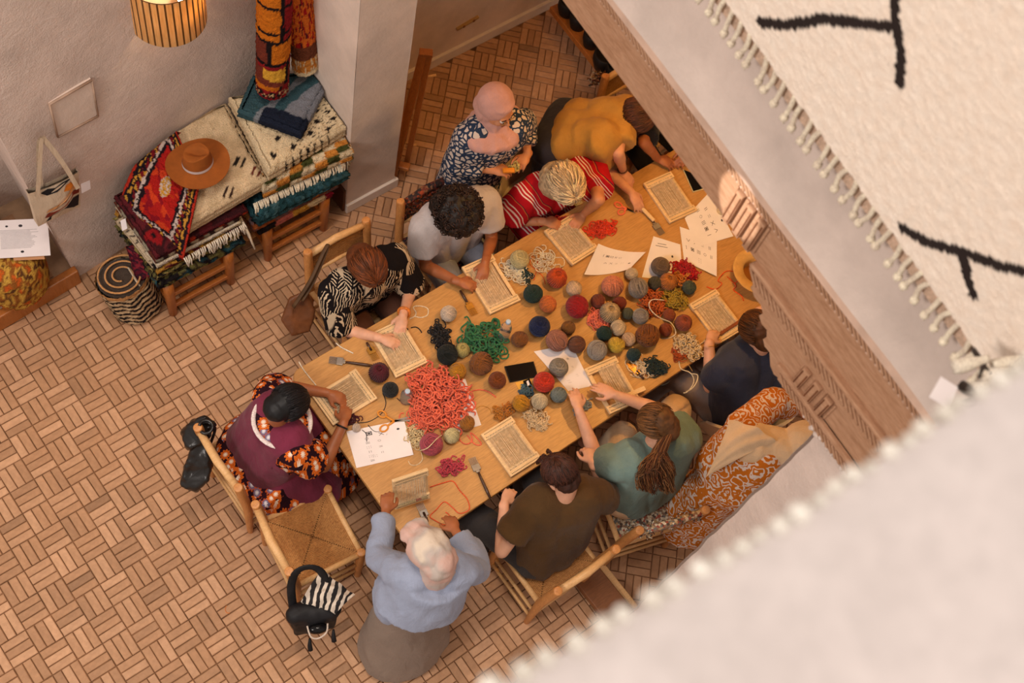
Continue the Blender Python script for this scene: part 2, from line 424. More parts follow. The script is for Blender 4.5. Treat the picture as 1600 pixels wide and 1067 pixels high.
# back wall of the rug nook with rounded foot, slab with thickness
def wallslab(name, x0, x1, y0, y1, z0, z1, mat=None, wav=.008, **kw):
    b = MB(); n = max(2, int((x1-x0)/.08)); m = max(2, int((z1-z0)/.08)); k = max(1, int((y1-y0)/.08))
    def W1(x, y, z): 
        d = wav*(nz((x, y, z), 1.7)+.4*nz((x, y, z), 6)); return d
    b.grid(lambda u, v: (x0+(x1-x0)*u, y0+W1(x0+(x1-x0)*u, 0, z0+(z1-z0)*v), z0+(z1-z0)*v), n, m)
    b.grid(lambda u, v: (x1-(x1-x0)*u, y1, z0+(z1-z0)*v), 1, 1)
    b.grid(lambda u, v: (x0+W1(0, y1-(y1-y0)*u, z0+(z1-z0)*v)*min(1, 4*u*(1-u)), y1-(y1-y0)*u, z0+(z1-z0)*v), k, m)
    b.grid(lambda u, v: (x1+W1(1, y0+(y1-y0)*u, z0+(z1-z0)*v)*min(1, 4*u*(1-u)), y0+(y1-y0)*u, z0+(z1-z0)*v), k, m)
    b.box(((x0+x1)/2, (y0+y1)/2, z1), (x1-x0, y1-y0, .01))
    return b.build(name, mat or m_plaster, kind='structure', **kw)
wallb = MB()
def nookw(u, v):
    z = -.02+(TOPZ+.02)*v; x = JX+(2.62-JX)*u
    x -= max(0, (1-u)-.9)*10*(.11*min(1.6, z/1.3))*1.0       # jamb leans outwards as it rises
    return (x, WYF(x)+.012*(nz((x, 1, z), 1.4)+.35*nz((x, 1, z), 5)), z)
wallb.grid(nookw, 34, 110)
wallb.grid(lambda u, v: (nookw(0, v)[0]+.0, WY+.62*(1-u), nookw(0, v)[2]), 8, 60)
w_nook = wallb.build('wall_back', m_plaster, kind='structure')
# recessed access panel in the back wall
pc = [PW(75, 160), PW(141, 122), PW(151, 178), PW(88, 211)]
b = MB()
for i in range(4): b.bar(pc[i]+Vector((0, -.014, 0)), pc[(i+1) % 4]+Vector((0, -.014, 0)), .008, .012, Vector((0, 1, 0)))
tr = b.build('trim_1', simple('panel_joint', (176, 148, 128), .9, .1, 12), kind='structure')
b = MB(); b.add([p+Vector((0, -.010, 0)) for p in pc]+[p+Vector((0, .01, 0)) for p in pc], [(0, 1, 2, 3), (0, 4, 5, 1), (1, 5, 6, 2), (2, 6, 7, 3), (3, 7, 4, 0)])
b.build('access_panel', m_plaster_smooth, tr, smooth=False)
# left niche beyond the jamb: back wall, raised step with a timber nosing
wallslab('wall_left', -1.6, 1.6, 4.46, 4.6, 0, 4.0)
b = MB(); b.box((-.35, 4.2, .055), (2.54, .72, .13)); st = b.build('trim_2', simple('step_cement', (170, 140, 112), .8, .1, 10), kind='structure', smooth=False)
b = MB(); b.bar((-1.6, 3.66, .07), (.93, 3.84, .07), .05, .15); tn = b.build('trim_3', m_orange_wood, kind='structure', smooth=False, bevel=.008)
for i in range(9):
    b = MB(); x = -.9+i*.2; b.box((x, 4.12, .125), (.19, .5, .012)); b.build('tile', m_tile, st, smooth=False)
# pillar between nook and workroom
wallslab('wall_pillar', 2.56, 2.93, 3.40, 4.14, -.02, TOPZ, m_plaster_smooth, .006)
b = MB(); b.box((2.755, 3.392, .045), (.40, .022, .09)); b.box((2.937, 3.75, .045), (.022, .72, .09)); b.build('baseboard_pillar', simple('white_paint', (226, 214, 204), .5, .03, 10, .05), kind='structure', smooth=False, bevel=.004)
b = MB(); b.box((2.552, 3.72, .12), (.02, .62, .24)); b.build('baseboard_nook', simple('brown_paint', (98, 62, 40), .6, .1, 10), kind='structure', smooth=False)
# far wall of the workroom
wallslab('wall_far', 2.93, 7.4, 4.06, 4.2, -.02, 3.4, m_plaster_smooth, .006)
b = MB(); b.box((5.1, 4.05, .045), (4.4, .025, .09)); b.build('baseboard_far', bpy.data.materials['white_paint'], kind='structure', smooth=False, bevel=.004)
wallslab('wall_end', 7.3, 7.45, -1.0, 4.1, -.02, 3.4, m_plaster_smooth, .004)
# wall that comes down from the gallery
b = MB()
x0w = 2.375
def gw(u, v):
    y = .286-3.2*u; z = -.02+3.16*v; e = (1-min(1, u*20))
    return (x0w+.10*0+.035*e*e+.008*nz((0, y, z), 3)+.004*nz((0, y, z), 14), y+.010*nz((1, y*0, z), 5)*e, z)
b.grid(gw, 100, 80)
b.grid(lambda u, v: (x0w+.035+.45*(1-u), gw(0, v)[1]+.012, gw(0, v)[2]), 6, 80)
b.build('wall_right', m_plaster, kind='structure')
# gallery floor above the workroom (its underside is the workroom's ceiling)
b = MB(); b.box((5.08, 1.55, 3.36), (4.6, 5.4, .12)); b.build('ceiling', m_plaster_smooth, kind='structure', smooth=False)
# --- carved wooden gallery front
m_carve = wood('weathered_cedar', (150, 106, 74), (188, 148, 118), 4, (8, 1.2, 8), .75, 1.5, .25)
g = F0, FD
front = empty('gallery_beam', FW(.9, 3.1), 'long carved weathered wooden gallery beam crossing above the work table', 'beam')
def fbox(mb, u0, u1, z0, z1, o0, o1):
    vs = [FW(u, z, o) for u in (u0, u1) for o in (o0, o1) for z in (z0, z1)]
    mb.add(vs, [(0, 1, 3, 2), (4, 6, 7, 5), (0, 4, 5, 1), (2, 3, 7, 6), (0, 2, 6, 4), (1, 5, 7, 3)])
ZT, ZR, ZB = 3.78, 3.685, 3.455
ORN = 1.0
b = MB(); fbox(b, -1.2, 3.3, ZB, ZR+.02, -.14, 0); b.build('upper_board', m_carve, front, smooth=False, bevel=.004)
b = MB(); fbox(b, -1.2, 3.3, ZR+.03, ZT, -.16, .022); fbox(b, -1.2, 3.3, ZR-.02, ZR-.008, -.02, .012); b.build('top_moulding', simple('pale_limed_wood', (206, 176, 156), .8, .08, 7, .3, 30), front, smooth=False, bevel=.008)
b = MB(); fbox(b, -1.2, .76, 3.335, ZB, -.1, .012); fbox(b, -1.2, .80, ZB-.018, ZB+.004, -.02, .026); b.build('middle_moulding', m_carve, front, smooth=False, bevel=.006)
b = MB(); fbox(b, -1.2, .52, 3.19, 3.34, -.1, .002); b.build('lower_board', m_carve, front, smooth=False, bevel=.003)
b = MB(); fbox(b, -1.2, .47, 3.11, 3.20, -.1, .012); fbox(b, -1.2, .50, 3.175, 3.20, -.02, .024); b.build('lower_moulding', m_carve, front, smooth=False, bevel=.006)
# scalloped corbel end below the upper board
b = MB(); prof = []
for (u, z) in [(.80, 3.46), (.815, 3.42), (.79, 3.385), (.745, 3.37), (.755, 3.335), (.73, 3.315), (.69, 3.318), (.665, 3.295), (.672, 3.265), (.645, 3.245), (.615, 3.25), (.60, 3.22), (.605, 3.19), (.585, 3.17), (.555, 3.172), (.54, 3.15), (.52, 3.12), (.49, 3.105), (.46, 3.12), (.3, 3.2), (.3, 3.46)]: prof.append((u, z))
n = len(prof); vs = [FW(u, z, .006) for u, z in prof]+[FW(u, z, -.1) for u, z in prof]
b.add(vs, [tuple(range(n)), tuple(range(n, 2*n))[::-1]]+[(i, (i+1) % n, n+(i+1) % n, n+i) for i in range(n)]); b.build('scalloped_corbel', m_carve, front, smooth=False)
def rope(u0, u1, z, h, step):
    b = MB(); u = u0
    while u < u1:
        a = FW(u-h*.50, z-h*.46, .014); c = FW(u+h*.50, z+h*.46, .014); b.cap(a, c, step*.25, step*.25, 6); u += step
    o = b.build('rope_carving', m_carve, front, kind='stuff'); return o
rope(-.2, 3.0, ZR+.012, .040, .024); rope(-.2, .78, 3.40, .050, .027); rope(-.2, .47, 3.140, .036, .024)
m_groove = simple('groove_brown', (104, 60, 34), .8, .15, 20, .2)  # dark brown of the thin strips drawn as grooves on the reeds
def reeds(u, z0, z1, n=3):
    for k in range(n):
        b = MB(); uu = u-k*.062
        fbox(b, uu-.017, uu+.017, z0, z1, 0, .022); b.cap(FW(uu-.028, z0+.01, .004), FW(uu-.028, z1-.01, .004), .006, .006, 8); b.cap(FW(uu+.028, z0+.01, .004), FW(uu+.028, z1-.01, .004), .006, .006, 8)
        rd = b.build('reed', m_carve, front, bevel=.006)
        for q_ in (-.012, .012): g_ = MB(); fbox(g_, uu+q_-.003, uu+q_+.003, z0+.012, z1-.012, .0215, .0228); g_.build('groove', m_groove, rd, smooth=False)
reeds(.98, ZB+.02, ZR-.03); reeds(.40, 3.20, 3.325)
# crumbling plaster under the carved beam where the wall begins
b = MB(); random.seed(9)
for i in range(90):
    u = random.uniform(-.5, .33); b.ell(FW(u, 3.11+random.uniform(-.014, .012), random.uniform(-.005, .012)), (random.uniform(.006, .016),)*3, None, 6, 4)
b.build('plaster_crumbs', m_plaster, front, kind='stuff')
# --- plastered parapet above the beam, rug hung over it
def parf(u, v):
    uu = -1.4+4.6*u; z = ZT-.01+1.7*v
    return FW(uu, z, .0+.03*(1-min(1, v*12))**2+.006*nz((uu, 0, z), 3)-.05*min(1, v*6))
b = MB(); b.grid(parf, 90, 50); b.grid(lambda u, v: FW(-1.4+4.6*u, 5.47, -.05-.35*v), 20, 3)
m_par = plaster('parapet_plaster', (206, 190, 180), .25, 14); b.build('wall_parapet', m_par, kind='structure')
m_shag = vcol('shag_wool', .95, 150, .55, .006, .05)
rug = empty('shag_rug', FW(.6, 4.3), 'cream shag rug with thin black lines hanging over the gallery parapet', 'rug')
UB = [PF(1107, 0), PF(1239, 170), PF(1419, 400), PF(1500, 520)]
(ua, za), (ub, zb) = PF(1140, 0), PF(1500, 500)       # lower edge of the pile
def edge_z(u): return za+(zb-za)*(u-ua)/(ub-ua)
lines = [[PF(1200, 30), PF(1240, 34), PF(1300, 24), PF(1350, 30), PF(1415, 37)], [PF(1412, -30), PF(1410, 20), PF(1420, 75), PF(1418, 122)],
         [PF(1422, 350), PF(1460, 372), PF(1520, 388), PF(1570, 408), PF(1630, 420)], [PF(1515, 388), PF(1522, 420), PF(1532, 455)]]
def seg_d(p, a, b):
    a, b, p = Vector(a), Vector(b), Vector(p); d = b-a; t = max(0, min(1, (p-a).dot(d)/d.length_squared)); return (p-a-d*t).length
def rugcol(u, z):
    d = min(seg_d((u, z), l[i], l[i+1]) for l in lines for i in range(len(l)-1))
    d += .006*noise.noise(Vector((u*60, z*60, 0)))
    k = 1 if d < .017 else 0
    n = .5+.5*noise.noise(Vector((u*30, z*30, 2))); c = lin((244-6*n, 232-12*n, 218-16*n)); dk = lin((48, 40, 38))
    return dk if k else c
NU, NV = 260, 230; b = MB(); b.c = []
U0, U1, Z1 = -.35, 1.9, 5.5
for j in range(NV+1):
    for i in range(NU+1):
        u = U0+(U1-U0)*i/NU; ez = edge_z(u)+.008*noise.noise(Vector((u*20, 0, 5))); z = ez+(Z1-ez)*(j/NV)**1.0
        out = .006+.020*min(1, j/3)+.003*noise.noise(Vector((u*30, z*30, 0)))+.006*random.random()
        b.v.append(tuple(FW(u, z, out))); b.c.append(rugcol(u, z))
for j in range(NV):
    for i in range(NU): a = j*(NU+1)+i; b.f.append((a, a+1, a+NU+2, a+NU+1))
b.build('pile', m_shag, rug)
b = MB(); b.grid(lambda u, v: FW(U0+(U1-U0)*u, edge_z(U0+(U1-U0)*u)+.01-.07*v, .004), 60, 2); b.build('flat_woven_edge', W((196, 168, 146)), rug)
random.seed(12); u = -.02
while u < 1.75:
    b = MB(); z = edge_z(u); uu = u
    p0 = FW(u+random.uniform(-.004, .004), z+.02, .022); p1 = FW(u+random.uniform(-.012, .012), z-.035, .020); p2 = FW(u+random.uniform(-.010, .010), z-.095, .018)
    b.tube(smoothpts([p0, p1, p2], 4), .0092, 6); b.ell(p2, (.015, .015, .017), None, 8, 6)
    for q in range(4): b.tube([p2, p2+Vector((random.uniform(-.004, .004), random.uniform(-.012, .012), -.022))], .0028, 4)
    b.build('tassel', W((232, 212, 190)), rug); u += random.uniform(.040, .052)
# --- white rug over the near parapet (close to the camera)
b = MB(); b.box((.6, -.52, 5.5), (3.3, 1.0, .9)); b.build('wall_near', m_par, kind='structure', smooth=False)
NZ = 6.05
e0, e1, e2 = P(760, 1085, NZ), P(1200, 838, NZ), P(1640, 545, NZ)
near = empty('white_rug', P(1300, 900, NZ), 'blurred white wool rug with knotted edge over the nearest parapet', 'rug')
b = MB()
def nr(u, v):
    x = -.1+1.75*u; ye = np.interp(x, [e0.x, e1.x, e2.x], [e0.y, e1.y, e2.y])+.004*noise.noise(Vector((x*30, 0, 0)))
    y = ye-.75*v; w = x*.55-y*1.9
    z = NZ-.0+.022*math.sin(w*9+1.3*noise.noise(Vector((x*2, y*2, 1))))*min(1, v*3)+.004*noise.noise(Vector((x*9, y*9, 0)))+.0015*noise.noise(Vector((x*70, y*70, 0)))
    return (x, y, z)
b.grid(nr, 150, 110); b.build('pile', simple('white_pile', (214, 207, 206), .95, .03, 30, .35, 160, .004), near)
b = MB(); b.grid(lambda u, v: (nr(u, 0)[0], nr(u, 0)[1]+.004*v, NZ-.25*v), 80, 3); b.build('hanging_edge', W((214, 200, 186)), near)
random.seed(4); x = .12
while x < 1.5:
    u = (x+.1)/1.75; p = Vector(nr(u, 0)); b = MB(); r = random.uniform(.007, .012)
    b.ell(p+Vector((0, random.uniform(0, .004), .002)), (r, r, r*1.1), None, 10, 8); b.tube([p, p+Vector((0, .008, -.03))], .002, 5); b.build('knot', W((240, 228, 214)), near); x += random.uniform(.020, .034)
# --- bundle with tag in the corner of the two parapets
bz = 4.28
bun = empty('rolled_rug', P(1530, 600, bz), 'black and cream rolled rug with white tag in the corner of the parapets', 'rug')
random.seed(21)
for i, (x1, y1, x2, y2, r, dk) in enumerate([(1490, 575, 1545, 560, .020, 0), (1530, 590, 1600, 575, .018, 0), (1515, 610, 1610, 596, .020, 0), (1550, 570, 1640, 556, .016, 0), (1500, 600, 1530, 622, .014, 1), (1520, 545, 1548, 585, .007, 1), (1540, 560, 1530, 590, .007, 1), (1505, 632, 1600, 600, .014, 1)]):
    b = MB(); a, c = P(x1, y1, bz), P(x2, y2, bz+.02); n = 9
    b.tube([a.lerp(c, t/n)+Vector((0, 0, .004*noise.noise(Vector((t, i, 0))))) for t in range(n+1)], [r*(.6+.5*math.sin(PI*min(1, .25+t/n))) for t in range(n+1)], 10)
    b.build('fold', W((60, 50, 44)) if dk else W((232, 216, 198)), bun)
b = MB(); q = [P(1470, 588, bz+.03), P(1497, 605, bz+.03), P(1482, 637, bz+.02), P(1452, 620, bz+.02)]
b.add(q+[p-Vector((0, 0, .002)) for p in q], [(0, 1, 2, 3), (7, 6, 5, 4), (0, 4, 5, 1), (1, 5, 6, 2), (2, 6, 7, 3), (3, 7, 4, 0)]); b.build('tag', m_paper, bun, smooth=False)
# ------------------------------------------------------------------ table
TZ = .75
def roundrect(x0, x1, y0, y1, r, n=8):
    out = []
    for cx, cy, a in ((x1-r, y1-r, 0), (x0+r, y1-r, 90), (x0+r, y0+r, 180), (x1-r, y0+r, 270)):
        for k in range(n+1): t = math.radians(a+90*k/n); out.append((cx+r*math.cos(t), cy+r*math.sin(t)))
    return out
table = empty('work_table', (2.9, 1.77, 0), 'long oiled oak work table with rounded corners covered in yarn and looms', 'table')
b = MB(); b.prism(roundrect(1.47, 4.40, 1.185, 2.36, .07), TZ-.035, TZ); b.build('tabletop', m_table, table, smooth=False, bevel=.005)
b = MB()
for y in (1.26, 2.28): b.box((2.9, y, .68), (2.6, .03, .07))
b.box((1.62, 1.77, .68), (.03, .99, .07)); b.box((4.2, 1.77, .68), (.03, .99, .07)); b.build('apron', m_table, table, smooth=False, bevel=.003)
for x in (1.62, 4.22):
    for y in (1.28, 2.26): b = MB(); b.box((x, y, .36), (.07, .07, .72)); b.build('leg', m_table, table, smooth=False, bevel=.006)

# ------------------------------------------------------------------ seats
def chair(cx, cy, yaw, label, hb=.84, w=.40, d=.38, hs=.44, wrap=None, pale=True, group='rush seated wooden chairs'):
    """local +y is the way the sitter faces"""
    e = empty('rush_chair', (cx, cy, 0), label, 'chair', group); R = Matrix.Rotation(yaw, 3, 'Z')
    L = lambda x, y, z: Vector((cx, cy, 0))+R @ Vector((x, y, z))
    for s in (-1, 1):
        b = MB(); b.tube([L(s*w/2*1.0, -d/2, .0), L(s*w/2, -d/2, .44), L(s*w/2*.98, -d/2-.035, hb-.02), L(s*w/2*.98, -d/2-.04, hb)], [.017, .027, .026, .024], 14)
        p = b.build('post', m_chair, e, bevel=.004)
        b = MB(); b.tube([L(s*w/2, d/2, 0), L(s*w/2, d/2, .3), L(s*w/2, d/2, hs+.03)], [.018, .025, .024], 14); b.build('leg', m_chair, e, bevel=.004)
    for z, r in ((.13, .011), (.25, .011)):
        for s in (-1, 1): b = MB(); b.tube([L(s*w/2, -d/2, z), L(s*w/2, d/2, z)], r, 8); b.build('stretcher', m_chair_pale, e)
        b = MB(); b.tube([L(-w/2, d/2, z+.03), L(w/2, d/2, z+.03)], r, 8); b.build('stretcher', m_chair_pale, e)
        b = MB(); b.tube([L(-w/2, -d/2, z+.03), L(w/2, -d/2, z+.03)], r, 8); b.build('stretcher', m_chair_pale, e)
    b = MB()
    for p, q in (((-w/2, d/2), (w/2, d/2)), ((-w/2, -d/2), (w/2, -d/2)), ((-w/2, -d/2), (-w/2, d/2)), ((w/2, -d/2), (w/2, d/2))):
        b.tube([L(*p, hs), L(*q, hs)], .017, 8)
    b.build('seat_rail', m_chair_pale, e)
    b = MB()      # woven seat: four triangular fields of cords meeting along the diagonals
    n = 22
    for k in range(n):
        t = (k+.5)/n*.5
        for sx, sy, ax in ((0, 1, 0), (0, -1, 0), (1, 0, 1), (-1, 0, 1)):
            if ax == 0: y = sy*(d/2-t*d*.98); x0 = -(w/2)+t*w; x1 = -x0; a, c = L(x0, y, hs+.008), L(x1, y, hs+.008)
            else: x = sx*(w/2-t*w*.98); y0 = -(d/2)+t*d; a, c = L(x, y0, hs+.009), L(x, -y0, hs+.009)
            m = (a+c)/2-Vector((0, 0, .012*(1-t))) ; b.tube([a, m, c], .0062, 5, caps=False)
    b.box(L(0, 0, hs-.006), (w*.96, d*.96, .012), R); b.build('woven_seat', wrap or m_rush, e)
    # back: stout top bar, woven panel under it, lower bar
    yb = -d/2-.035
    b = MB(); b.tube([L(-w/2, yb, hb-.045), L(0, yb-.012, hb-.04), L(w/2, yb, hb-.045)], [.020, .023, .020], 12); b.build('top_bar', m_chair_pale if not wrap else wrap, e)
    b = MB(); b.tube([L(-w/2, yb+.02, hb-.23), L(w/2, yb+.02, hb-.23)], .013, 8); b.build('back_bar', m_chair_pale, e)
    b = MB(); rows = 12
    for k in range(rows):
        t = k/(rows-1); z = hb-.07-.15*t; b.tube([L(-w/2, yb+.02*t, z), L(0, yb-.012+.02*t, z), L(w/2, yb+.02*t, z)], .0072, 5)
    b.build('woven_back', wrap or m_rush, e)
    if wrap:   # rag strips wound round the back and tied in tufts
        random.seed(int(cx*100)); b = MB(); b.c = None
        for k in range(120):
            x = random.uniform(-w/2, w/2); zc = hb-.05-random.uniform(0, .12)
            p = L(x, yb+random.uniform(-.03, .03), zc); b.tube([p, p+Vector((random.uniform(-.02, .02), random.uniform(-.02, .02), random.uniform(.005, .035)))], .004, 4)
        b.build('rag_tufts', wrap, e, kind='stuff')
    return e
def ragmat(name, cols):
    t = NT(name); v = t.n('ShaderNodeTexVoronoi'); v.inputs['Scale'].default_value = 75; t.l(t.obj((1, 1, 1)), v.inputs['Vector'])
    s = t.n('ShaderNodeSeparateColor'); t.l(v.outputs['Color'], s.inputs[0])
    t.base(t.ramp(s.outputs[0], [(i/len(cols), lin(c)) for i, c in enumerate(cols)], 'CONSTANT')); t.b.inputs['Roughness'].default_value = .95
    t.bump(t.noise(t.obj(), 90, 3), .9, .012); return t.m
m_rag = ragmat('rag_strips', [(206, 190, 164), (150, 120, 96), (92, 76, 66), (222, 210, 190), (164, 84, 66), (120, 120, 116), (190, 160, 120)])
m_rag_dark = ragmat('dark_rag_strips', [(60, 40, 36), (110, 52, 42), (42, 36, 40), (140, 96, 66), (74, 50, 46), (160, 70, 40)])
chair(1.135, 1.60, -PI/2-.12, 'empty rush seated wooden chair with the black backpack on its back', hb=.80)
chair(1.13, 2.13, -PI/2, 'wooden chair of the woman in burgundy, black bag tied to its post')
chair(2.14, .80, 0, 'pale wooden chair with bare top bar under the man in brown')
chair(2.76, .74, -.30, 'chair with rag wrapped back behind the woman in teal', wrap=m_rag)
chair(2.135, 2.67, PI, 'pale wooden chair behind the woman in the leaf print shirt')
chair(2.765, 2.67, PI, 'chair wrapped in dark rags behind the woman with black curls', wrap=m_rag_dark)
m_shell = simple('moulded_shell', (214, 198, 176), .5, .04, 8, .03)
def shell_chair(cx, cy, yaw, label):
    e = empty('shell_chair', (cx, cy, 0), label, 'chair', 'moulded shell chairs'); R = Matrix.Rotation(yaw, 3, 'Z')
    L = lambda x, y, z: Vector((cx, cy, 0))+R @ Vector((x, y, z))
    b = MB()
    def outer(u, v):
        a = PI*(1.02+.96*u)*1.0; r = .27+.02*v; x = r*math.cos(a)*1.0; y = .24*math.sin(a)+.02; dip = (abs(u-.5)*2)**2.2
        return (x, y-.05*v, .44+(.34-.20*dip)*v)
    b.grid(lambda u, v: L(*outer(u, v)), 28, 8)
    b.grid(lambda u, v: L(*[c*(.93 if i < 2 else 1) for i, c in enumerate(outer(1-u, v))]), 28, 8)
    b.grid(lambda u, v: L(*[c*(1-.07*v if i < 2 else 1) for i, c in enumerate(outer(u, 1))]), 28, 1)
    b.build('shell_back', m_shell, e)
    b = MB(); b.prism([L(x, y, 0)[:2] for x, y in roundrect(-.23, .23, -.2, .24, .08)], .43, .455); b.build('seat', m_shell, e, smooth=False, bevel=.006)
    for sx in (-1, 1):
        for sy in (-1, 1): b = MB(); b.tube([L(sx*.15, sy*.14, .43), L(sx*.21, sy*.2, 0)], [.014, .010], 8); b.build('leg', m_chair, e)
    return e
shell_chair(3.62, .86, -.25, 'beige moulded chair of the woman in the navy tee')
shell_chair(3.45, 2.62, PI+.1, 'beige moulded chair behind the woman with blonde hair')
# low bench end and dark plank on the floor at the wall
b = MB(); a, c = P(912, 893, .05), P(985, 985, .05); b.bar(a, c, .17, .05); tag(b.build('wooden_plank', m_dark_wood, smooth=False, bevel=.006), 'dark brown plank on the floor at the foot of the plaster wall', 'plank')
b = MB(); d = (c-a).normalized(); s = Vector((d.y, -d.x, 0)); b.bar(a-s*.11+Vector((0, 0, -.02)), c-s*.11+Vector((0, 0, -.02)), .04, .05)
tag(b.build('wooden_batten', m_chair_pale, smooth=False, bevel=.004), 'narrow pale batten lying along the dark plank', 'plank')
# loom frame leaning behind the pillar
lf = empty('loom_frame', (3.0, 3.6, 0), 'tall varnished pine loom frame leaning behind the plaster pillar', 'loom')
for (x1, y1, z1, x2, y2, z2, w) in [(614, 282, .02, 645, -25, 1.5, .05), (617, 258, .12, 662, 82, .95, .05), (634, 262, .05, 672, 82, .95, .035)]:
    b = MB(); b.bar(P(x1, y1, z1), P(x2, y2, z2), w, .03); b.build('upright', m_orange_wood, lf, smooth=False, bevel=.004)
for (x1, y1, x2, y2, z) in [(613, 255, 640, 262, .12), (655, 82, 676, 84, .95)]:
    b = MB(); b.bar(P(x1, y1, z), P(x2, y2, z), .05, .03); b.build('crossbar', m_orange_wood, lf, smooth=False, bevel=.004)
for (x, y, z) in [(634, 230, .2), (664, 121, .7)]:
    b = MB(); p = P(x, y, z); b.tube([p, p+Vector((.07, -.02, 0))], .009, 8); b.build('peg', m_chair_pale, lf)
b = MB(); a = PY(712, 44, 4.06); c = PY(746, 24, 4.06); b.bar(a, c, .02, .045, Vector((0, 1, 0))); so = b.build('wall_socket', simple('ochre_plastic', (176, 140, 88), .5, .05, 10, 0), smooth=False, bevel=.004); tag(so, 'ochre double socket on the far white wall', 'socket')
for t in (.3, .75): b = MB(); p = a.lerp(c, t); b.ell(p+Vector((0, -.022, 0)), (.012, .006, .012), None, 10, 6); b.build('outlet', m_dark_wood, so)
# dark pots on the wooden rail at the far right
rl = MB(); rl.bar(P(878, 5, .25), P(965, 115, .25), .22, .05); shelf = rl.build('plant_stand', m_orange_wood, smooth=False, bevel=.006); tag(shelf, 'low varnished wooden stand holding round black pots behind the mustard shirt', 'stand')
for i, (x, y, r) in enumerate([(889, 7, .075), (906, 28, .07), (927, 57, .07), (946, 90, .085), (962, 108, .07)]):
    b = MB(); p = P(x, y, .36); b.lathe([(.0, -.1), (r*.7, -.1), (r, -.02), (r, .04), (r*.86, .045), (r*.82, 0), (0, -.01)], p, None, 20)
    o = b.build('black_pot', simple('black_clay', (26, 22, 22), .6, .1, 10, .1) if i == 0 else bpy.data.materials['black_clay']); tag(o, ['black round pot nearest the top edge of the photo', 'second black round pot along the wooden stand', 'third black round pot in the middle of the wooden stand', 'largest black round pot above the mustard shirt', 'last black round pot, half behind the carved beam'][i], 'pot', 'black pots on the wooden stand')
b = MB(); random.seed(5)
for i in range(60):
    p = P(random.uniform(925, 975), random.uniform(112, 132), .3+random.uniform(0, .1)); b.tube([p, p+Vector((random.uniform(-.05, .05), random.uniform(-.05, .05), random.uniform(-.03, .03)))], .008, 5)
tag(b.build('rag_bundle', ragmat('bundle_rags', [(200, 180, 150), (60, 40, 30), (170, 110, 50), (110, 60, 40)]), kind='stuff'), 'bundle of brown and cream rag strips behind the mustard shirt', 'rags')

# ------------------------------------------------------------------ rugs, stools, nook
def stool(x0, x1, y0, y1, h, label):
    e = empty('low_stool', ((x0+x1)/2, (y0+y1)/2, 0), label, 'stool', 'low stools under the rug piles')
    for x in (x0, x1):
        for y in (y0, y1): b = MB(); b.tube([(x, y, 0), (x, y, .3), (x, y, h+.01)], [.026, .033, .033], 14); b.build('leg', m_orange_wood, e)
    for z in (.10, .24):
        for y in (y0, y1): b = MB(); b.bar((x0, y, z), (x1, y, z), .03, .035); b.build('stretcher', m_orange_wood, e, smooth=False, bevel=.004)
        for x in (x0, x1): b = MB(); b.bar((x, y0, z+.04), (x, y1, z+.04), .03, .035); b.build('stretcher', m_orange_wood, e, smooth=False, bevel=.004)
    b = MB(); b.box(((x0+x1)/2, (y0+y1)/2, h-.01), (x1-x0, y1-y0, .03)); b.build('seat', m_rush, e, smooth=False)
stool(1.28, 1.68, 3.35, 3.72, .38, 'low orange wooden stool under the left rug pile')
stool(1.96, 2.37, 3.37, 3.74, .38, 'low orange wooden stool under the right rug pile')
m_rugs = vcol('rug_wool', .95, 130, .9, .01, .22)
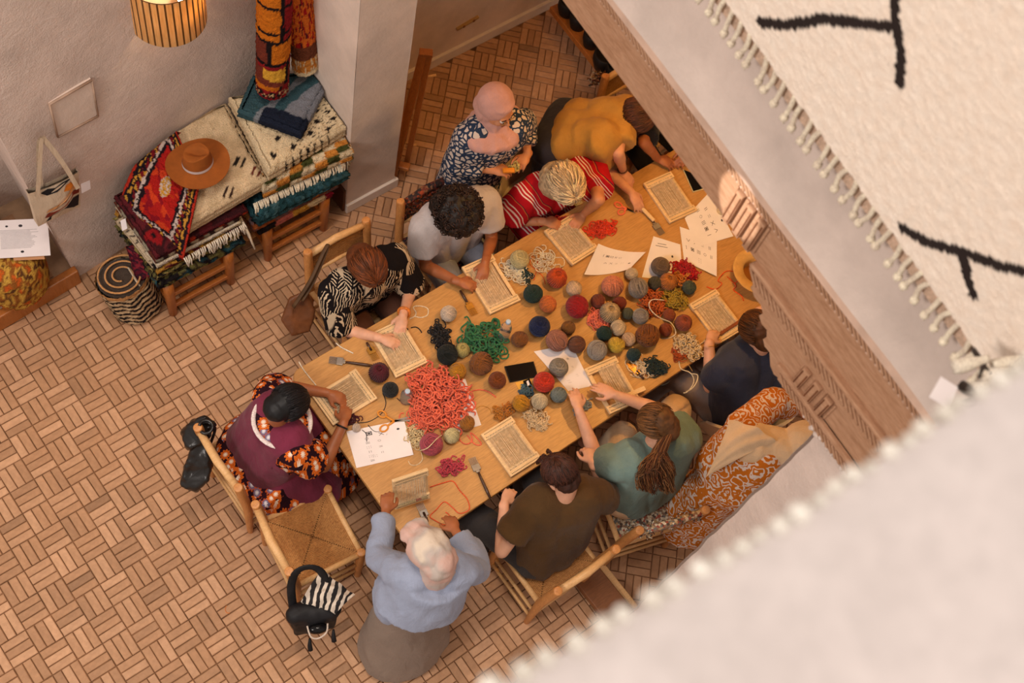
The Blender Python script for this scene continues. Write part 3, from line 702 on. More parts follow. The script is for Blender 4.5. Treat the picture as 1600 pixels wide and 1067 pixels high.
def slab(name, label, quad, thick, colfn, shag=.010, layers=2, seed=0, cat='rug', group=None, res=.012, sag=None):
    """folded rug: quad = four world points of the top, counter-clockwise; colfn(u, v, side) -> 0..255 colour"""
    q = [Vector(p) for p in quad]; W1 = max((q[1]-q[0]).length, (q[2]-q[3]).length); H1 = max((q[3]-q[0]).length, (q[2]-q[1]).length)
    nu, nv, nw = max(6, int(W1/res)), max(6, int(H1/res)), max(4, int(thick/res)+2); b = MB(); b.c = []
    def pt(u, v, w, side):
        e = .5*min(.03, thick*.5); k = (1-math.sqrt(max(0, 1-(2*w-1)**2))) if side else 1
        p = q[0].lerp(q[1], u).lerp(q[3].lerp(q[2], u), v); c = (q[0]+q[1]+q[2]+q[3])/4
        dirx = (q[1]-q[0]).normalized(); diry = (q[3]-q[0]).normalized()
        ed = 0
        if layers > 1 and side: ed = .008*abs(math.sin(PI*layers*w))
        off = dirx*(ed*(1 if u > .98 else -1 if u < .02 else 0))+diry*(ed*(1 if v > .98 else -1 if v < .02 else 0))
        p = p+off-(p-c).normalized()*e*k*1.2
        z = p.z-thick*(1-w)
        if w > .5 and not side:
            z += .012*noise.noise(Vector((p.x*5, p.y*5, seed)))-(sag(u, v) if sag else 0)
            m = min(u, v, 1-u, 1-v); z -= .02*max(0, 1-m/.06)**2*min(1, thick/.05)
        n = shag*(noise.noise(Vector((p.x*70, p.y*70, z*70+seed)))); m = .5*shag*noise.noise(Vector((p.x*30+5, p.y*30, z*30+seed)))
        return Vector((min(p.x+n, 2.55), min(p.y-n*.7, WYF(p.x)-.012), z+n+m))
    def patch(f, a, c, side):
        o = len(b.v)
        for j in range(c+1):
            for i in range(a+1):
                u, v, w = f(i/a, j/c); b.v.append(tuple(pt(u, v, w, side))); b.c.append(lin([max(0, min(255, x)) for x in colfn(u*W1, v*H1, w if side else 1)]))
        for j in range(c):
            for i in range(a): k = o+j*(a+1)+i; b.f.append((k, k+1, k+a+2, k+a+1))
    patch(lambda i, j: (i, j, 1), nu, nv, False)
    patch(lambda i, j: (i, 0, 1-j), nu, nw, True); patch(lambda i, j: (1-i, 1, 1-j), nu, nw, True)
    patch(lambda i, j: (0, 1-i, 1-j), nv, nw, True); patch(lambda i, j: (1, i, 1-j), nv, nw, True)
    patch(lambda i, j: (i, 1-j, 0), 2, 2, True)
    return tag(b.build(name, m_rugs), label, cat, group)
def N3(u, v, s, o=0): return noise.noise(Vector((u*s, v*s, o)))
def rect4(x0, x1, y0, y1, z, rot=0):
    cx, cy = (x0+x1)/2, (y0+y1)/2; c, s = math.cos(rot), math.sin(rot)
    return [(cx+(x-cx)*c-(y-cy)*s, cy+(x-cx)*s+(y-cy)*c, z) for x, y in ((x0, y0), (x1, y0), (x1, y1), (x0, y1))]
def flat(c, var=14):
    return lambda u, v, w: tuple(k+var*N3(u, v, 25, w*3) for k in c)
def multi(cols, s, seed=0, stripe=None):
    def f(u, v, w):
        if stripe: t = (u*stripe[0]+v*stripe[1]+(w if stripe[2] else 0)*stripe[2])+.25*N3(u, v, 12, w+seed)
        else: t = 3.4*(N3(u, v, s, w*1.3+seed)+.5)
        return cols[int(math.floor(t)) % len(cols)]
    return f
GRP = 'folded rugs of the left pile'
OL, TE, BK, YE, MR, CR, RD = (110, 104, 60), (40, 74, 84), (30, 24, 26), (196, 146, 60), (96, 34, 40), (214, 196, 164), (150, 30, 34)
slab('folded_rug', 'dark green and olive shaggy rug, lowest of the left pile', rect4(1.22, 1.78, 3.33, 3.80, .46), .065, multi([TE, BK, OL, (70, 60, 44), OL], 14, 1), .02, 2, 1, group=GRP)
slab('folded_rug', 'olive and gold tufted rug above the lowest in the left pile', rect4(1.22, 1.76, 3.35, 3.82, .52), .052, multi([OL, (150, 134, 80), BK, OL, YE], 20, 2), .02, 1, 2, group=GRP)
slab('folded_rug', 'maroon and yellow rug with ragged edge in the left pile', rect4(1.24, 1.80, 3.36, 3.82, .575), .047, multi([MR, YE, BK, MR, (130, 60, 44)], 9, 3), .014, 2, 3, group=GRP)
slab('folded_rug', 'white fringed flat rug in the middle of the left pile', rect4(1.25, 1.79, 3.37, 3.82, .615), .030, multi([(224, 214, 198), CR, (224, 214, 198), (180, 60, 40), CR], 7, 4), .006, 2, 4, group=GRP)
slab('folded_rug', 'grey and brown striped flatweave in the left pile', rect4(1.25, 1.78, 3.38, 3.83, .645), .022, multi([(150, 140, 120), (60, 40, 36), (190, 170, 140), (96, 50, 40)], 1, 5, stripe=(26, 0, 0)), .003, 2, 5, group=GRP)
slab('folded_rug', 'dark kilim with red and black figures under the beige rug', rect4(1.26, 1.84, 3.38, 3.84, .69), .036, multi([(60, 26, 30), MR, (60, 26, 30), (190, 60, 30), BK, RD], 11, 6), .006, 2, 6, group=GRP)
def beige(u, v, w):
    c = (222, 196, 158); 
    if w < 1: return tuple(k*.93+8*N3(u, v, 40, w*5) for k in c)
    ch = 6 if (int(u/.075)+int(v/.075)) % 2 else -4
    for (a, bb, col) in [(.13, .44, (110, 50, 40)), (.20, .42, (40, 34, 32)), (.38, .33, (40, 34, 32)), (.45, .20, (44, 38, 34)), (.52, .07, (110, 50, 40)), (.30, .04, (60, 40, 34))]:
        d = abs(u-a)+abs(v-bb)
        if d < .052 and (math.sin((u-v)*420) > .1 or False): return col
    if abs(u-.60) < .012 and N3(u, v, 60) > -.1: return (50, 42, 36)
    return tuple(k+ch+5*N3(u, v, 60) for k in c)
beq = [P(292, 352, .82), P(418, 278, .82), P(352, 160, .82), P(236, 200, .82)]
slab('folded_rug', 'thick beige checked rug with small dark diamonds under the brown hat', beq, .11, beige, .006, 3, 7, group=GRP)
def redrug(u, v, w):
    n = .012*N3(u, v, 30, 4); U_, V_ = u, v; WW, HH = .40, .66
    e = min(U_, WW-U_, V_, HH-V_)+n
    dk, cr, rd, ye, bd = (34, 24, 30), (206, 186, 176), (176, 34, 30), (206, 150, 60), (120, 24, 34)
    if w < 1: return (190, 60, 40) if N3(u, v, 40, w) > -.1 else dk
    if e < .012: return (186, 52, 36)
    if e < .026: return dk
    if e < .04: return ye if N3(u, v, 50, 1) > -.15 else dk
    if e < .05: return dk
    if e < .072: return bd if math.sin((u+v)*90) > 0 else (dk if N3(u, v, 45, 2) > 0 else ye)
    if e < .09: return cr if N3(u, v, 60, 7) > -.2 else dk
    if e < .105: return dk
    du, dv = abs(U_-WW/2), abs(V_-HH*.55)
    if du < .035 and dv < .07 and du*2+dv < .09+n*2: return ye if N3(u, v, 70, 9) > -.05 else cr
    return (rd if N3(u, v, 14, 3) > -.1 else (206, 66, 34)) if N3(u, v, 18, 8) > -.25 else (140, 22, 34)
# draped red rug: over the top of the pile and down its left front
rq = MB(); rq.c = []; PA, PB, PC_, PD = (180, 332), (286, 404), (312, 286), (262, 174)
nu, nv = 64, 90
for j in range(nv+1):
    for i in range(nu+1):
        u, v = i/nu, j/nv; px = (PA[0]*(1-u)+PB[0]*u)*(1-v)+(PD[0]*(1-u)+PC_[0]*u)*v-9*math.sin(PI*v)*(1-u); py = (PA[1]*(1-u)+PB[1]*u)*(1-v)+(PD[1]*(1-u)+PC_[1]*u)*v
        z = .872-.27*max(0, 1-v/.42)**1.5-.07*max(0, .30-u)/.30*1.0; p = P(px, py, z)
        z += .010*N3(p.x, p.y, 7, 2)+.010*N3(p.x, p.y, 70, 3)
        rq.v.append((p.x+.004*N3(u, v, 60), min(p.y, WYF(p.x)-.03), z)); rq.c.append(lin([max(0, k) for k in redrug(u*.40, v*.66, 1)]))
n0 = len(rq.v)
rq.v += [(x, y, z-.022) for x, y, z in rq.v]; rq.c += rq.c[:n0]
for j in range(nv):
    for i in range(nu): k = j*(nu+1)+i; rq.f.append((k, k+1, k+nu+2, k+nu+1)); rq.f.append((n0+k, n0+k+nu+1, n0+k+nu+2, n0+k+1))
ed = [i for i in range(nu+1)]+[j*(nu+1)+nu for j in range(1, nv+1)]+[nv*(nu+1)+i for i in range(nu-1, -1, -1)]+[j*(nu+1) for j in range(nv-1, -1, -1)]
for i in range(len(ed)-1): rq.f.append((ed[i], n0+ed[i], n0+ed[i+1], ed[i+1]))
tag(rq.build('draped_rug', m_rugs), 'red rug with patterned border draped over the corner of the left pile', 'rug')
def fringe(name, label_parent, a, c, n, L, r, mat, down=Vector((0, -.35, -1)), seed=0):
    random.seed(seed); b = MB(); a, c = Vector(a), Vector(c); s = (c-a).normalized()
    for i in range(n):
        p = a.lerp(c, (i+random.uniform(-.3, .3))/max(1, n-1)); d = down.normalized(); l = L*random.uniform(.7, 1.15); k = random.uniform(-.25, .25)
        b.tube([p, p+d*l*.4+s*k*l*.3+Vector((0, -.012, .006)), p+d*l*.75+s*k*l*.7, p+d*l+s*k*l*1.1], [r, r*1.1, r, r*.7], 5)
    return b.build(name, mat, label_parent, kind='stuff')
def find(lbl): return next(o for o in COL.objects if o.get('label', '').startswith(lbl))
fringe('fringe', find('white fringed flat'), (1.40, 3.335, .61), (1.80, 3.35, .61), 34, .075, .0045, W((222, 210, 192)), seed=1)
fringe('fringe', find('maroon and yellow'), (1.80, 3.35, .60), (1.82, 3.50, .60), 8, .16, .007, W((206, 190, 166)), Vector((.1, -.3, -1)), 2)
# labels, small flatweave ends on the left
b = MB(); q = [P(188, 345, .66), P(196, 341, .66), P(199, 357, .63), P(191, 361, .63)]; b.add(q, [(0, 1, 2, 3)]); b.build('price_tag', m_paper, find('red rug with'), smooth=False)
kil = [P(180, 345, .60), P(238, 418, .56), P(262, 402, .60), P(208, 320, .64)]
slab('folded_kilim', 'cream flatweave with dark zigzag sticking out left of the pile', kil, .02, lambda u, v, w: (50, 40, 38) if (N3(u, v, 45, 2) > .22 and .012 < v < .05) else (196, 176, 148), .003, 1, 8)
slab('folded_kilim', 'striped black and cream flatweave corner left of the pile', [P(225, 392, .62), P(243, 412, .60), P(258, 404, .62), P(243, 385, .64)], .015, multi([(40, 34, 32), (214, 200, 176)], 1, 0, stripe=(0, 130, 0)), .002, 1, 9)
km = [P(196, 384, .50), P(214, 440, .36), P(240, 428, .42), P(216, 380, .52)]
slab('folded_kilim', 'maroon figured rug end hanging over the rolled zigzag rug', km, .02, multi([(70, 20, 34), (130, 40, 50), (40, 26, 36), (90, 24, 40)], 26, 3), .004, 1, 10)
fringe('fringe', find('maroon figured rug end'), P(200, 418, .40), P(212, 438, .38), 14, .07, .005, W((196, 176, 150)), Vector((.15, -.6, -.7)), 4)
# right pile
GR = 'folded rugs of the right pile'
slab('folded_rug', 'pink and black rug, lowest of the right pile', rect4(1.90, 2.40, 3.34, 3.84, .46), .06, multi([BK, (176, 96, 86), YE, (206, 186, 150), (120, 20, 40), BK], 2, 4, stripe=(9, 0, 0)), .012, 2, 11, group=GR)
slab('folded_rug', 'lilac and brown shaggy rug in the right pile', rect4(1.86, 2.44, 3.34, 3.86, .53), .06, multi([(120, 96, 100), (150, 80, 40), (96, 84, 88), (170, 110, 60)], 6, 5), .014, 2, 12, group=GR)
slab('folded_rug', 'dark teal shaggy rug in the right pile', rect4(1.88, 2.50, 3.32, 3.86, .62), .08, multi([TE, (30, 60, 66), (64, 96, 104), TE, (44, 84, 92)], 22, 6), .024, 2, 13, group=GR)
def chk(u, v, w):
    t = w*.11 if w < 1 else .11+v; a = int(u/.085); k = (a+(0 if w < 1 and w > .5 else 1)) % 3
    n = 12*N3(u, v, 50, w)
    return [(206+n, 138+n, 62), (224+n, 208+n, 176+n), (72, 76, 40)][(a*2+int(t/.055)) % 3]
chkq = [P(412, 292, .80), P(556, 230, .80), P(540, 168, .80), P(380, 190, .80)]
slab('folded_rug', 'mustard, cream and green checked rug with long white fringe', chkq, .13, chk, .016, 2, 14, group=GR)
fringe('fringe', find('mustard, cream'), P(396, 318, .67), P(536, 252, .67), 60, .10, .005, W((226, 212, 190)), Vector((-.1, -.4, -1)), 6)
fringe('fringe', find('mustard, cream'), P(530, 252, .70), P(548, 225, .74), 14, .14, .005, W((226, 212, 190)), Vector((.05, -.3, -1)), 7)
stars = [(.06, .07), (.14, .17), (.22, .06), (.30, .20), (.38, .09), (.46, .17), (.52, .05), (.55, .25), (.48, .30), (.10, .30), (.58, .14)]
def starc(u, v, w):
    c = (228, 206, 168)
    if w < 1:
        if .10 < u < .5 and math.sin(u*105) > .45+.3*N3(u, w, 30): return (30, 26, 26)
        return tuple(k*.95+8*N3(u, v, 40, w*4) for k in c)
    for a, bb in stars:
        du, dv = u-a, v-bb; r = math.hypot(du, dv); t = math.atan2(dv, du)
        if r < .026*(.55+.45*abs(math.cos(2*t)))+.006*N3(u, v, 90): return (38, 32, 30)
    if .26 < u < .62 and N3(u, v, 55, 4) > .30: return (44, 38, 34)
    return tuple(k+8*N3(u, v, 60) for k in c)
stq = [P(420, 268, .92), P(545, 194, .92), P(535, 130, .92), P(358, 150, .92)]
slab('folded_rug', 'thick cream rug with black stars on top of the right pile', stq, .11, starc, .008, 2, 15, group=GR)
def bl(u, v, w):
    t = u-.4*v+.03*N3(u, v, 14)
    if v < .10+.02*N3(u, v, 12) and u > .15: return (30, 36, 52)
    if t < .10: return (56, 84, 92)
    if t < .17: return (126, 130, 136)
    if t < .27: return (56, 84, 92)
    if t < .42: return (128, 130, 138)
    return (28, 32, 46)
slab('folded_rug', 'blue, grey and navy geometric rug lying on the cream starred rug', [P(372, 172, 1.0), P(470, 208, 1.0), P(522, 108, 1.0), P(395, 118, 1.0)], .07, bl, .008, 2, 16)
# rolled rugs standing on the pile against the wall
def rollrug(name, label, base, top, r, colf, flatk=1.0):
    b = MB(); b.c = []; base, top = Vector(base), Vector(top); d = (top-base); L = d.length; d.normalize(); x = Vector((1, 0, 0)); x = (x-d*x.dot(d)).normalized(); y = d.cross(x); nu, nv = 72, 110
    for j in range(nv+1):
        v = j/nv; rr = r*(1-.6*max(0, 1-v*nv/4)**2)
        for i in range(nu+1):
            t = 2*PI*i/nu; q = base+d*L*v+x*math.cos(t)*rr+y*math.sin(t)*rr*flatk; n = .008*noise.noise(q*60); b.v.append(tuple(q+(x*math.cos(t)+y*math.sin(t))*n)); b.c.append(lin(colf(i/nu, v*L)))
    for j in range(nv):
        for i in range(nu): k = j*(nu+1)+i; b.f.append((k, k+1, k+nu+2, k+nu+1))
    b.f.append(tuple(range(nu))[::-1]); return tag(b.build(name, m_rugs), label, 'rug')
def rc1(s, v):
    s2 = (s+.02*N3(s*6, v, 9)) % 1; n = .010*N3(s*5, v, 30, 3); v = v+n
    bk, rd, ora, ye, br = (30, 22, 24), (140, 30, 34), (208, 116, 30), (226, 170, 60), (120, 54, 40)
    if v < .045: return (150, 30, 38)
    if v < .10: return bk if N3(s*16, v, 44) > 0 else ((214, 180, 130) if N3(s*16, v, 50, 5) > .1 else rd)
    if v < .115: return rd
    for a in (.34, .53, .80): 
        if abs(v-a) < .012: return bk
    if .15 < v < .33:
        if .56 < s2 < .80 and v < .30 and v > .18+(.8-s2)*.15: return ye
        if abs(s2-.82) < .02: return bk
        return rd if s2 > .5 and v > .30 else br
    if .35 < v < .52: return (bk if abs(s2-.62) < .018 else (ora if .64 < s2 < .96 or s2 < .3 else br))
    return (bk if abs(s2-.74) < .02 or abs(v-.60) < .01 else (ora if s2 < .72 else rd))
rollrug('rolled_rug', 'rolled maroon and orange rug with black outlines standing on the pile', P(425, 142, 1.03), (2.32, 3.80, 2.1), .092, rc1)
def rc2(s, v):
    n = N3(s*5, v, 16, 2)
    if v < .06+.02*n: return (222, 200, 160)
    if v < .16: return (190, 120, 50) if N3(s*6, v, 20) < .15 else (214, 196, 160)
    if v < .26: return (110, 60, 40)
    return [(206, 70, 24), (170, 30, 30), (216, 110, 40), (90, 30, 34), (206, 70, 24)][int((n+1)*2.4) % 5]
rollrug('rolled_rug', 'rolled red and orange shaggy rug behind the maroon one', P(478, 112, 1.06), (2.50, 3.92, 2.1), .078, rc2, .8)
# zigzag rug rolled up on the floor
def zz(s, v):
    k = abs(((s*7) % 1)-.5)*2; t = v*20+k*1.0*(.8 if s > .4 else 1.6)
    if v > .325: return (190, 140, 90)
    return (30, 24, 26) if (t+.12*N3(s*9, v, 14)) % 1 < .48 else (206, 178, 140)
zr = rollrug('rolled_rug', 'black and cream zigzag rug rolled up on the floor', P(216, 474, .02), Vector(P(216, 474, .02))+Vector((-.05, .03, .36)), .155, zz, .92)
c0 = Vector(P(216, 474, .02))+Vector((-.05, .03, .36)); b = MB()
for i in range(170): pass
pts = [c0+Vector((math.cos(t)*(.149-.0066*t), math.sin(t)*(.137-.0060*t), .004)) for t in [k*.22 for k in range(78)]]
b.tube(pts, .006, 5); b.build('spiral_edge', W((196, 142, 88)), zr)
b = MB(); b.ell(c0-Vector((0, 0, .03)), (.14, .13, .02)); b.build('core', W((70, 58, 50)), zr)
# pouf with papers
pf = MB(); pf.c = []; pc_ = Vector(P(48, 478, .12)); pc_ = Vector((.60, 3.90, .12)); nu, nv = 80, 50
for j in range(nv+1):
    v = j/nv; t = PI*v
    for i in range(nu+1):
        a = 2*PI*i/nu; r = .19*math.sin(t)**.55; p = pc_+Vector((r*math.cos(a), r*math.sin(a)*.95, .21-.21*math.cos(t)*abs(math.cos(t))**-.35 if abs(math.cos(t)) > 1e-3 else .21)); n = .012*noise.noise(p*45); pf.v.append(tuple(p+Vector((n, n, n))))
        q = N3(p.x*1.0, p.y, 22, p.z*22); pf.c.append(lin([(176, 120, 50), (206, 96, 36), (150, 92, 40), (206, 160, 70), (96, 60, 34)][int((q+1)*3.2) % 5]))
for j in range(nv):
    for i in range(nu): k = j*(nu+1)+i; pf.f.append((k, k+1, k+nu+2, k+nu+1))
tag(pf.build('wool_pouf', m_rugs), 'round orange and mustard wool pouf in the left niche', 'pouf')
b = MB(); random.seed(14)
for i in range(70): p = Vector((.33+random.uniform(0, .3), 4.08+random.uniform(0, .28), .40+random.uniform(0, .12))); b.tube([p, p+Vector((random.uniform(-.06, .06), random.uniform(-.06, .06), random.uniform(-.04, .04)))], .012, 5)
tag(b.build('wool_heap', W((196, 158, 116)), kind='stuff'), 'heap of beige wool behind the orange pouf', 'wool')
b = MB(); b.box((.42, 4.2, .27), (.55, .45, .28)); tag(b.build('dark_basket', m_dark_wood, smooth=False, bevel=.02), 'dark brown basket under the beige wool in the left niche', 'basket')

# ------------------------------------------------------------------ printed sheets
def sheet(name, label, poly, z=TZ+.002, curl=None, cat='paper', mat=None, group=None, thick=.0006):
    """poly: four pixel corners; gently curled sheet of paper"""
    q = [P(x, y, z) for x, y in poly]; e = empty(name, (q[0]+q[2])/2, label, cat, group); b = MB(); n = 12
    def S(u, v):
        p = q[0].lerp(q[1], u).lerp(q[3].lerp(q[2], u), v); h = (curl(u, v) if curl else 0)+.0006*math.sin(u*5+v*3); return Vector((p.x, p.y, p.z+max(0, h)))
    b.grid(S, n, n); b.grid(lambda u, v: S(1-u, v)-Vector((0, 0, thick)), n, n)
    b.build('page', mat or m_paper, e); return e, S
def marks(e, S, items, mat=None):
    """printed figures: list of polylines in sheet coordinates"""
    b = MB()
    for pts, w in items:
        for i in range(len(pts)-1):
            a, c = Vector(pts[i]), Vector(pts[i+1]); d = c-a; m = max(1, int(d.length/.1))
            nrm = Vector((-d.y, d.x)).normalized()*w/2
            for k in range(m):
                p, r = a+d*k/m, a+d*(k+1)/m; b.add([S(*(p+nrm))+Vector((0, 0, .0005)), S(*(p-nrm))+Vector((0, 0, .0005)), S(*(r-nrm))+Vector((0, 0, .0005)), S(*(r+nrm))+Vector((0, 0, .0005))], [(0, 1, 2, 3)])
    return b.build('print', mat or m_ink, e, smooth=False, kind='stuff')
def glyph(k, x, y, s):
    L = lambda *p: ([(x+a*s, y+c*s) for a, c in p], s*.12)
    if k == 'x': return [L((-.5, -.5), (.5, .5)), L((-.5, .5), (.5, -.5))]
    if k == '^': return [L((-.5, .4), (0, -.4), (.5, .4))]
    if k == 'v': return [L((-.5, -.4), (0, .4), (.5, -.4))]
    if k == '|': return [L((0, -.6), (0, .6))]
    if k == '11': return [L((-.2, -.5), (-.2, .5)), L((.2, -.5), (.2, .5))]
    if k == '111': return [L((a, -.6), (a, .6)) for a in (-.4, 0, .4)]
    if k == '=': return [L((-.4, a), (.4, a)) for a in (-.25, .25)]
    if k == '::': return [L((a-.12, c), (a+.12, c)) for a in (-.3, .3) for c in (-.5, 0, .5)]
    if k == '#': return [L((-.5, a), (.5, a)) for a in (-.45, 0, .45)]+[L((a, -.5), (a, .5)) for a in (-.45, 0, .45)]+[L((-.5, -.5), (.5, .5)), L((-.5, .5), (.5, -.5))]
    if k == 'o': return [([(x+s*.4*math.cos(t*PI/4), y+s*.4*math.sin(t*PI/4)) for t in range(9)], s*.12)]
    if k == '@': return [([(x+s*r*math.cos(t*PI/3), y+s*r*math.sin(t*PI/3)) for t in range(7)], s*.3) for r in (.18, .42)]
    return []
def symbols(e, S, rows, dark=('#', '@')):
    a, d = [], []
    for (ks, y, x0, dx, s) in rows:
        for i, k in enumerate(ks.split()): (d if k in dark or k in 'xv^|111' else a).extend(glyph(k, x0+dx*i, y, s))
    if a: marks(e, S, a, m_ink_pale)
    if d: marks(e, S, d)
SYM = [('# 111 11 :: o', .38, .16, .16, .07), ('x ^ = | v', .54, .2, .15, .055), ('11 :: =', .68, .3, .2, .05), ('@', .86, .5, 0, .04)]
e, S = sheet('pattern_sheet', 'printed pattern sheet beside the orange scissors at the table corner', [(541, 674), (557, 731), (646, 711), (631, 656)], curl=lambda u, v: .006*v*v)
marks(e, S, [([(x, .82-k*.0), (x, .86)], .004) for k in range(1) for x in ()]); symbols(e, S, [('#', .36, .18, .1, .10), ('x', .56, .25, .1, .08), ('@', .86, .22, .1, .05), ('o 11 :: = :: 11', .3, .30, .12, .07), ('o 11 =', .5, .42, .16, .06), ('::', .36, .8, .1, .07)])
e, S = sheet('pattern_sheet', 'white sheet half buried under the coral yarn heap', [(690, 596), (712, 676), (752, 664), (727, 592)])
e, S = sheet('pattern_sheet', 'white pattern sheet under the grey yarn ball in the table middle', [(834, 549), (888, 611), (925, 603), (893, 538)])
symbols(e, S, [('111 11 ::', .3, .4, .2, .08), ('11 = ::', .7, .3, .2, .06)])
e, S = sheet('pattern_sheet', 'curled pattern sheet lying right of the blonde woman\'s loom', [(911, 433), (982, 424), (1007, 398), (933, 385)], curl=lambda u, v: .035*(abs(u-.5)*2)**2)
symbols(e, S, [('| # 111 11 o', .70, .22, .09, .07), ('v x = ::', .45, .34, .12, .06), ('@', .4, .86, .1, .05)])
e, S = sheet('pattern_sheet', 'pattern sheet under the taupe yarn ball', [(1003, 433), (1067, 440), (1063, 382), (1021, 369)], z=TZ+.002)
symbols(e, S, [('@', .62, .72, .1, .06)]); marks(e, S, [([(.15, .8), (.55, .82)], .02), ([(.2, .86), (.5, .88)], .02)], m_ink_pale)
e, S = sheet('pattern_sheet', 'lower of the two overlapping pattern sheets by the hat', [(1069, 408), (1119, 433), (1120, 374), (1062, 354)], z=TZ+.004, curl=lambda u, v: .012*u*(1-v))
symbols(e, S, [('^ x = 11', .36, .62, .0, .0)]); symbols(e, S, [('| # 111 o 11', .45, .12, .18, .09), ('^ x = 11', .68, .2, .2, .09), ('::', .22, .5, .1, .1)])
e, S = sheet('pattern_sheet', 'upper overlapping pattern sheet beside the far loom', [(1070, 341), (1088, 386), (1146, 369), (1109, 300)], z=TZ+.007, curl=lambda u, v: .008*v*(1-u))
symbols(e, S, [('11 o 111 # |', .44, .12, .17, .09), ('11 = x v', .66, .22, .18, .09), ('@', .3, .86, .1, .05)][:2]); symbols(e, S, [('@', .92, .62, .1, .05)])
# flyer on the pouf
e, S = sheet('information_sheet', 'white sheet of printed text lying on the orange pouf', [(-12, 345), (-8, 404), (79, 399), (74, 341)], z=.56)
marks(e, S, [([(x, .12), (x, .12+.70*random.Random(i).uniform(.75, 1))], .009) for i, x in enumerate([.28+.034*k for k in range(15)])], m_ink_pale); symbols(e, S, [('@', .5, .17, .0, .07), ('@', .25, .17, .0, .05), ('@', .5, .86, .0, .06)])
e, S = sheet('card', 'brown card under the printed sheet on the pouf', [(20, 400), (22, 407), (70, 405), (68, 395)], z=.553, mat=simple('kraft_card', (190, 140, 100), .8, .05, 10, .05))
# ------------------------------------------------------------------ yarn
def ball_mesh(kind, seed):
    rnd = random.Random(seed); b = MB(); b.ell((0, 0, 0), (.93, .93, .90), None, 20, 12); b.c = [(.7,)*3]*len(b.v)
    def ring(R, tilt, rad, r, n=30):
        pts = []
        ax = math.sqrt(max(.05, 1-tilt*tilt))
        for k in range(n):
            t = 2*PI*k/n; pts.append(R @ Vector((ax*math.cos(t), ax*math.sin(t), tilt))*rad)
        b.tube(pts, r, 4, closed=True); k_ = rnd.uniform(.74, 1.08); b.c += [(k_,)*3]*(len(b.v)-len(b.c))
    if kind == 'wound':
        for g in range(4):
            R = Matrix.Rotation(rnd.uniform(0, 6), 3, 'X') @ Matrix.Rotation(rnd.uniform(0, 6), 3, 'Y')
            n = rnd.randint(8, 11)
            for k in range(n): ring(R @ Matrix.Rotation(rnd.gauss(0, .08), 3, 'X'), (k-n/2)/n*1.1+rnd.gauss(0, .015), .960+g*.016+rnd.uniform(0, .018), .056)
    elif kind == 'cake':      # parallel winding round a hole
        for k in range(26): ring(Matrix.Rotation(rnd.gauss(0, .05), 3, 'X'), (k-13)/14.5, .97, .052)
        for k in range(9): ring(Matrix.Rotation(rnd.uniform(0, 6.3), 3, 'Z') @ Matrix.Rotation(.9, 3, 'X'), rnd.uniform(.15, .4), .985, .045)
        b.ell((0, 0, .93), (.13, .13, .06), None, 10, 6)
    else:                     # soft skein with long parallel strands
        for k in range(30):
            a = 2*PI*k/30; pts = []
            for q in range(9): t = -1.25+2.5*q/8; rr = math.cos(t)*(.97+rnd.uniform(-.03, .03)); pts.append((rr*math.cos(a+.25*t), rr*math.sin(a+.25*t), math.sin(t)*1.05))
            b.tube(pts, .075, 4); k_ = rnd.uniform(.74, 1.08); b.c += [(k_,)*3]*(len(b.v)-len(b.c))
        ring(Matrix.Rotation(1.5, 3, 'X'), 0, .99, .05)
    me = bpy.data.meshes.new('yarn_ball'); me.from_pydata(b.v, [], b.f); me.polygons.foreach_set('use_smooth', [True]*len(b.f)); me.materials.append(None); b.c += [(.8,)*3]*(len(b.v)-len(b.c)); at = me.color_attributes.new('Col', 'FLOAT_COLOR', 'POINT'); at.data.foreach_set('color', np.array([(*c, 1) for c in b.c], np.float32).ravel()); me.update(); return me
BALLS = {'wound': [ball_mesh('wound', s) for s in (1, 2, 3)], 'cake': [ball_mesh('cake', 5)], 'skein': [ball_mesh('skein', 6), ball_mesh('skein', 7)]}
SCALE = {}
def ball(x, y, rpx, c, label, kind='wound', asp=(1, 1, .92), rot=None, z0=TZ, lift=0.0):
    r = rpx/308.0; p = P(x, y, z0+r*asp[2]+lift); rnd = random.Random(int(x*7+y))
    o = bpy.data.objects.new('yarn_ball', BALLS[kind][rnd.randrange(len(BALLS[kind]))]); COL.objects.link(o); o.location = p
    o.scale = (r*asp[0], r*asp[1], r*asp[2])
    o.rotation_euler = (0, 0, rot if rot is not None else rnd.uniform(0, 6))
    if kind == 'wound' and asp[0] == asp[1]: o.rotation_euler = (rnd.uniform(0, .6), rnd.uniform(0, .6), rnd.uniform(0, 6))
    o.material_slots[0].link = 'OBJECT'; o.material_slots[0].material = ballwool('ball_wool_%d_%d_%d' % c, c); tag(o, label, 'yarn', 'yarn balls on the work table'); return o
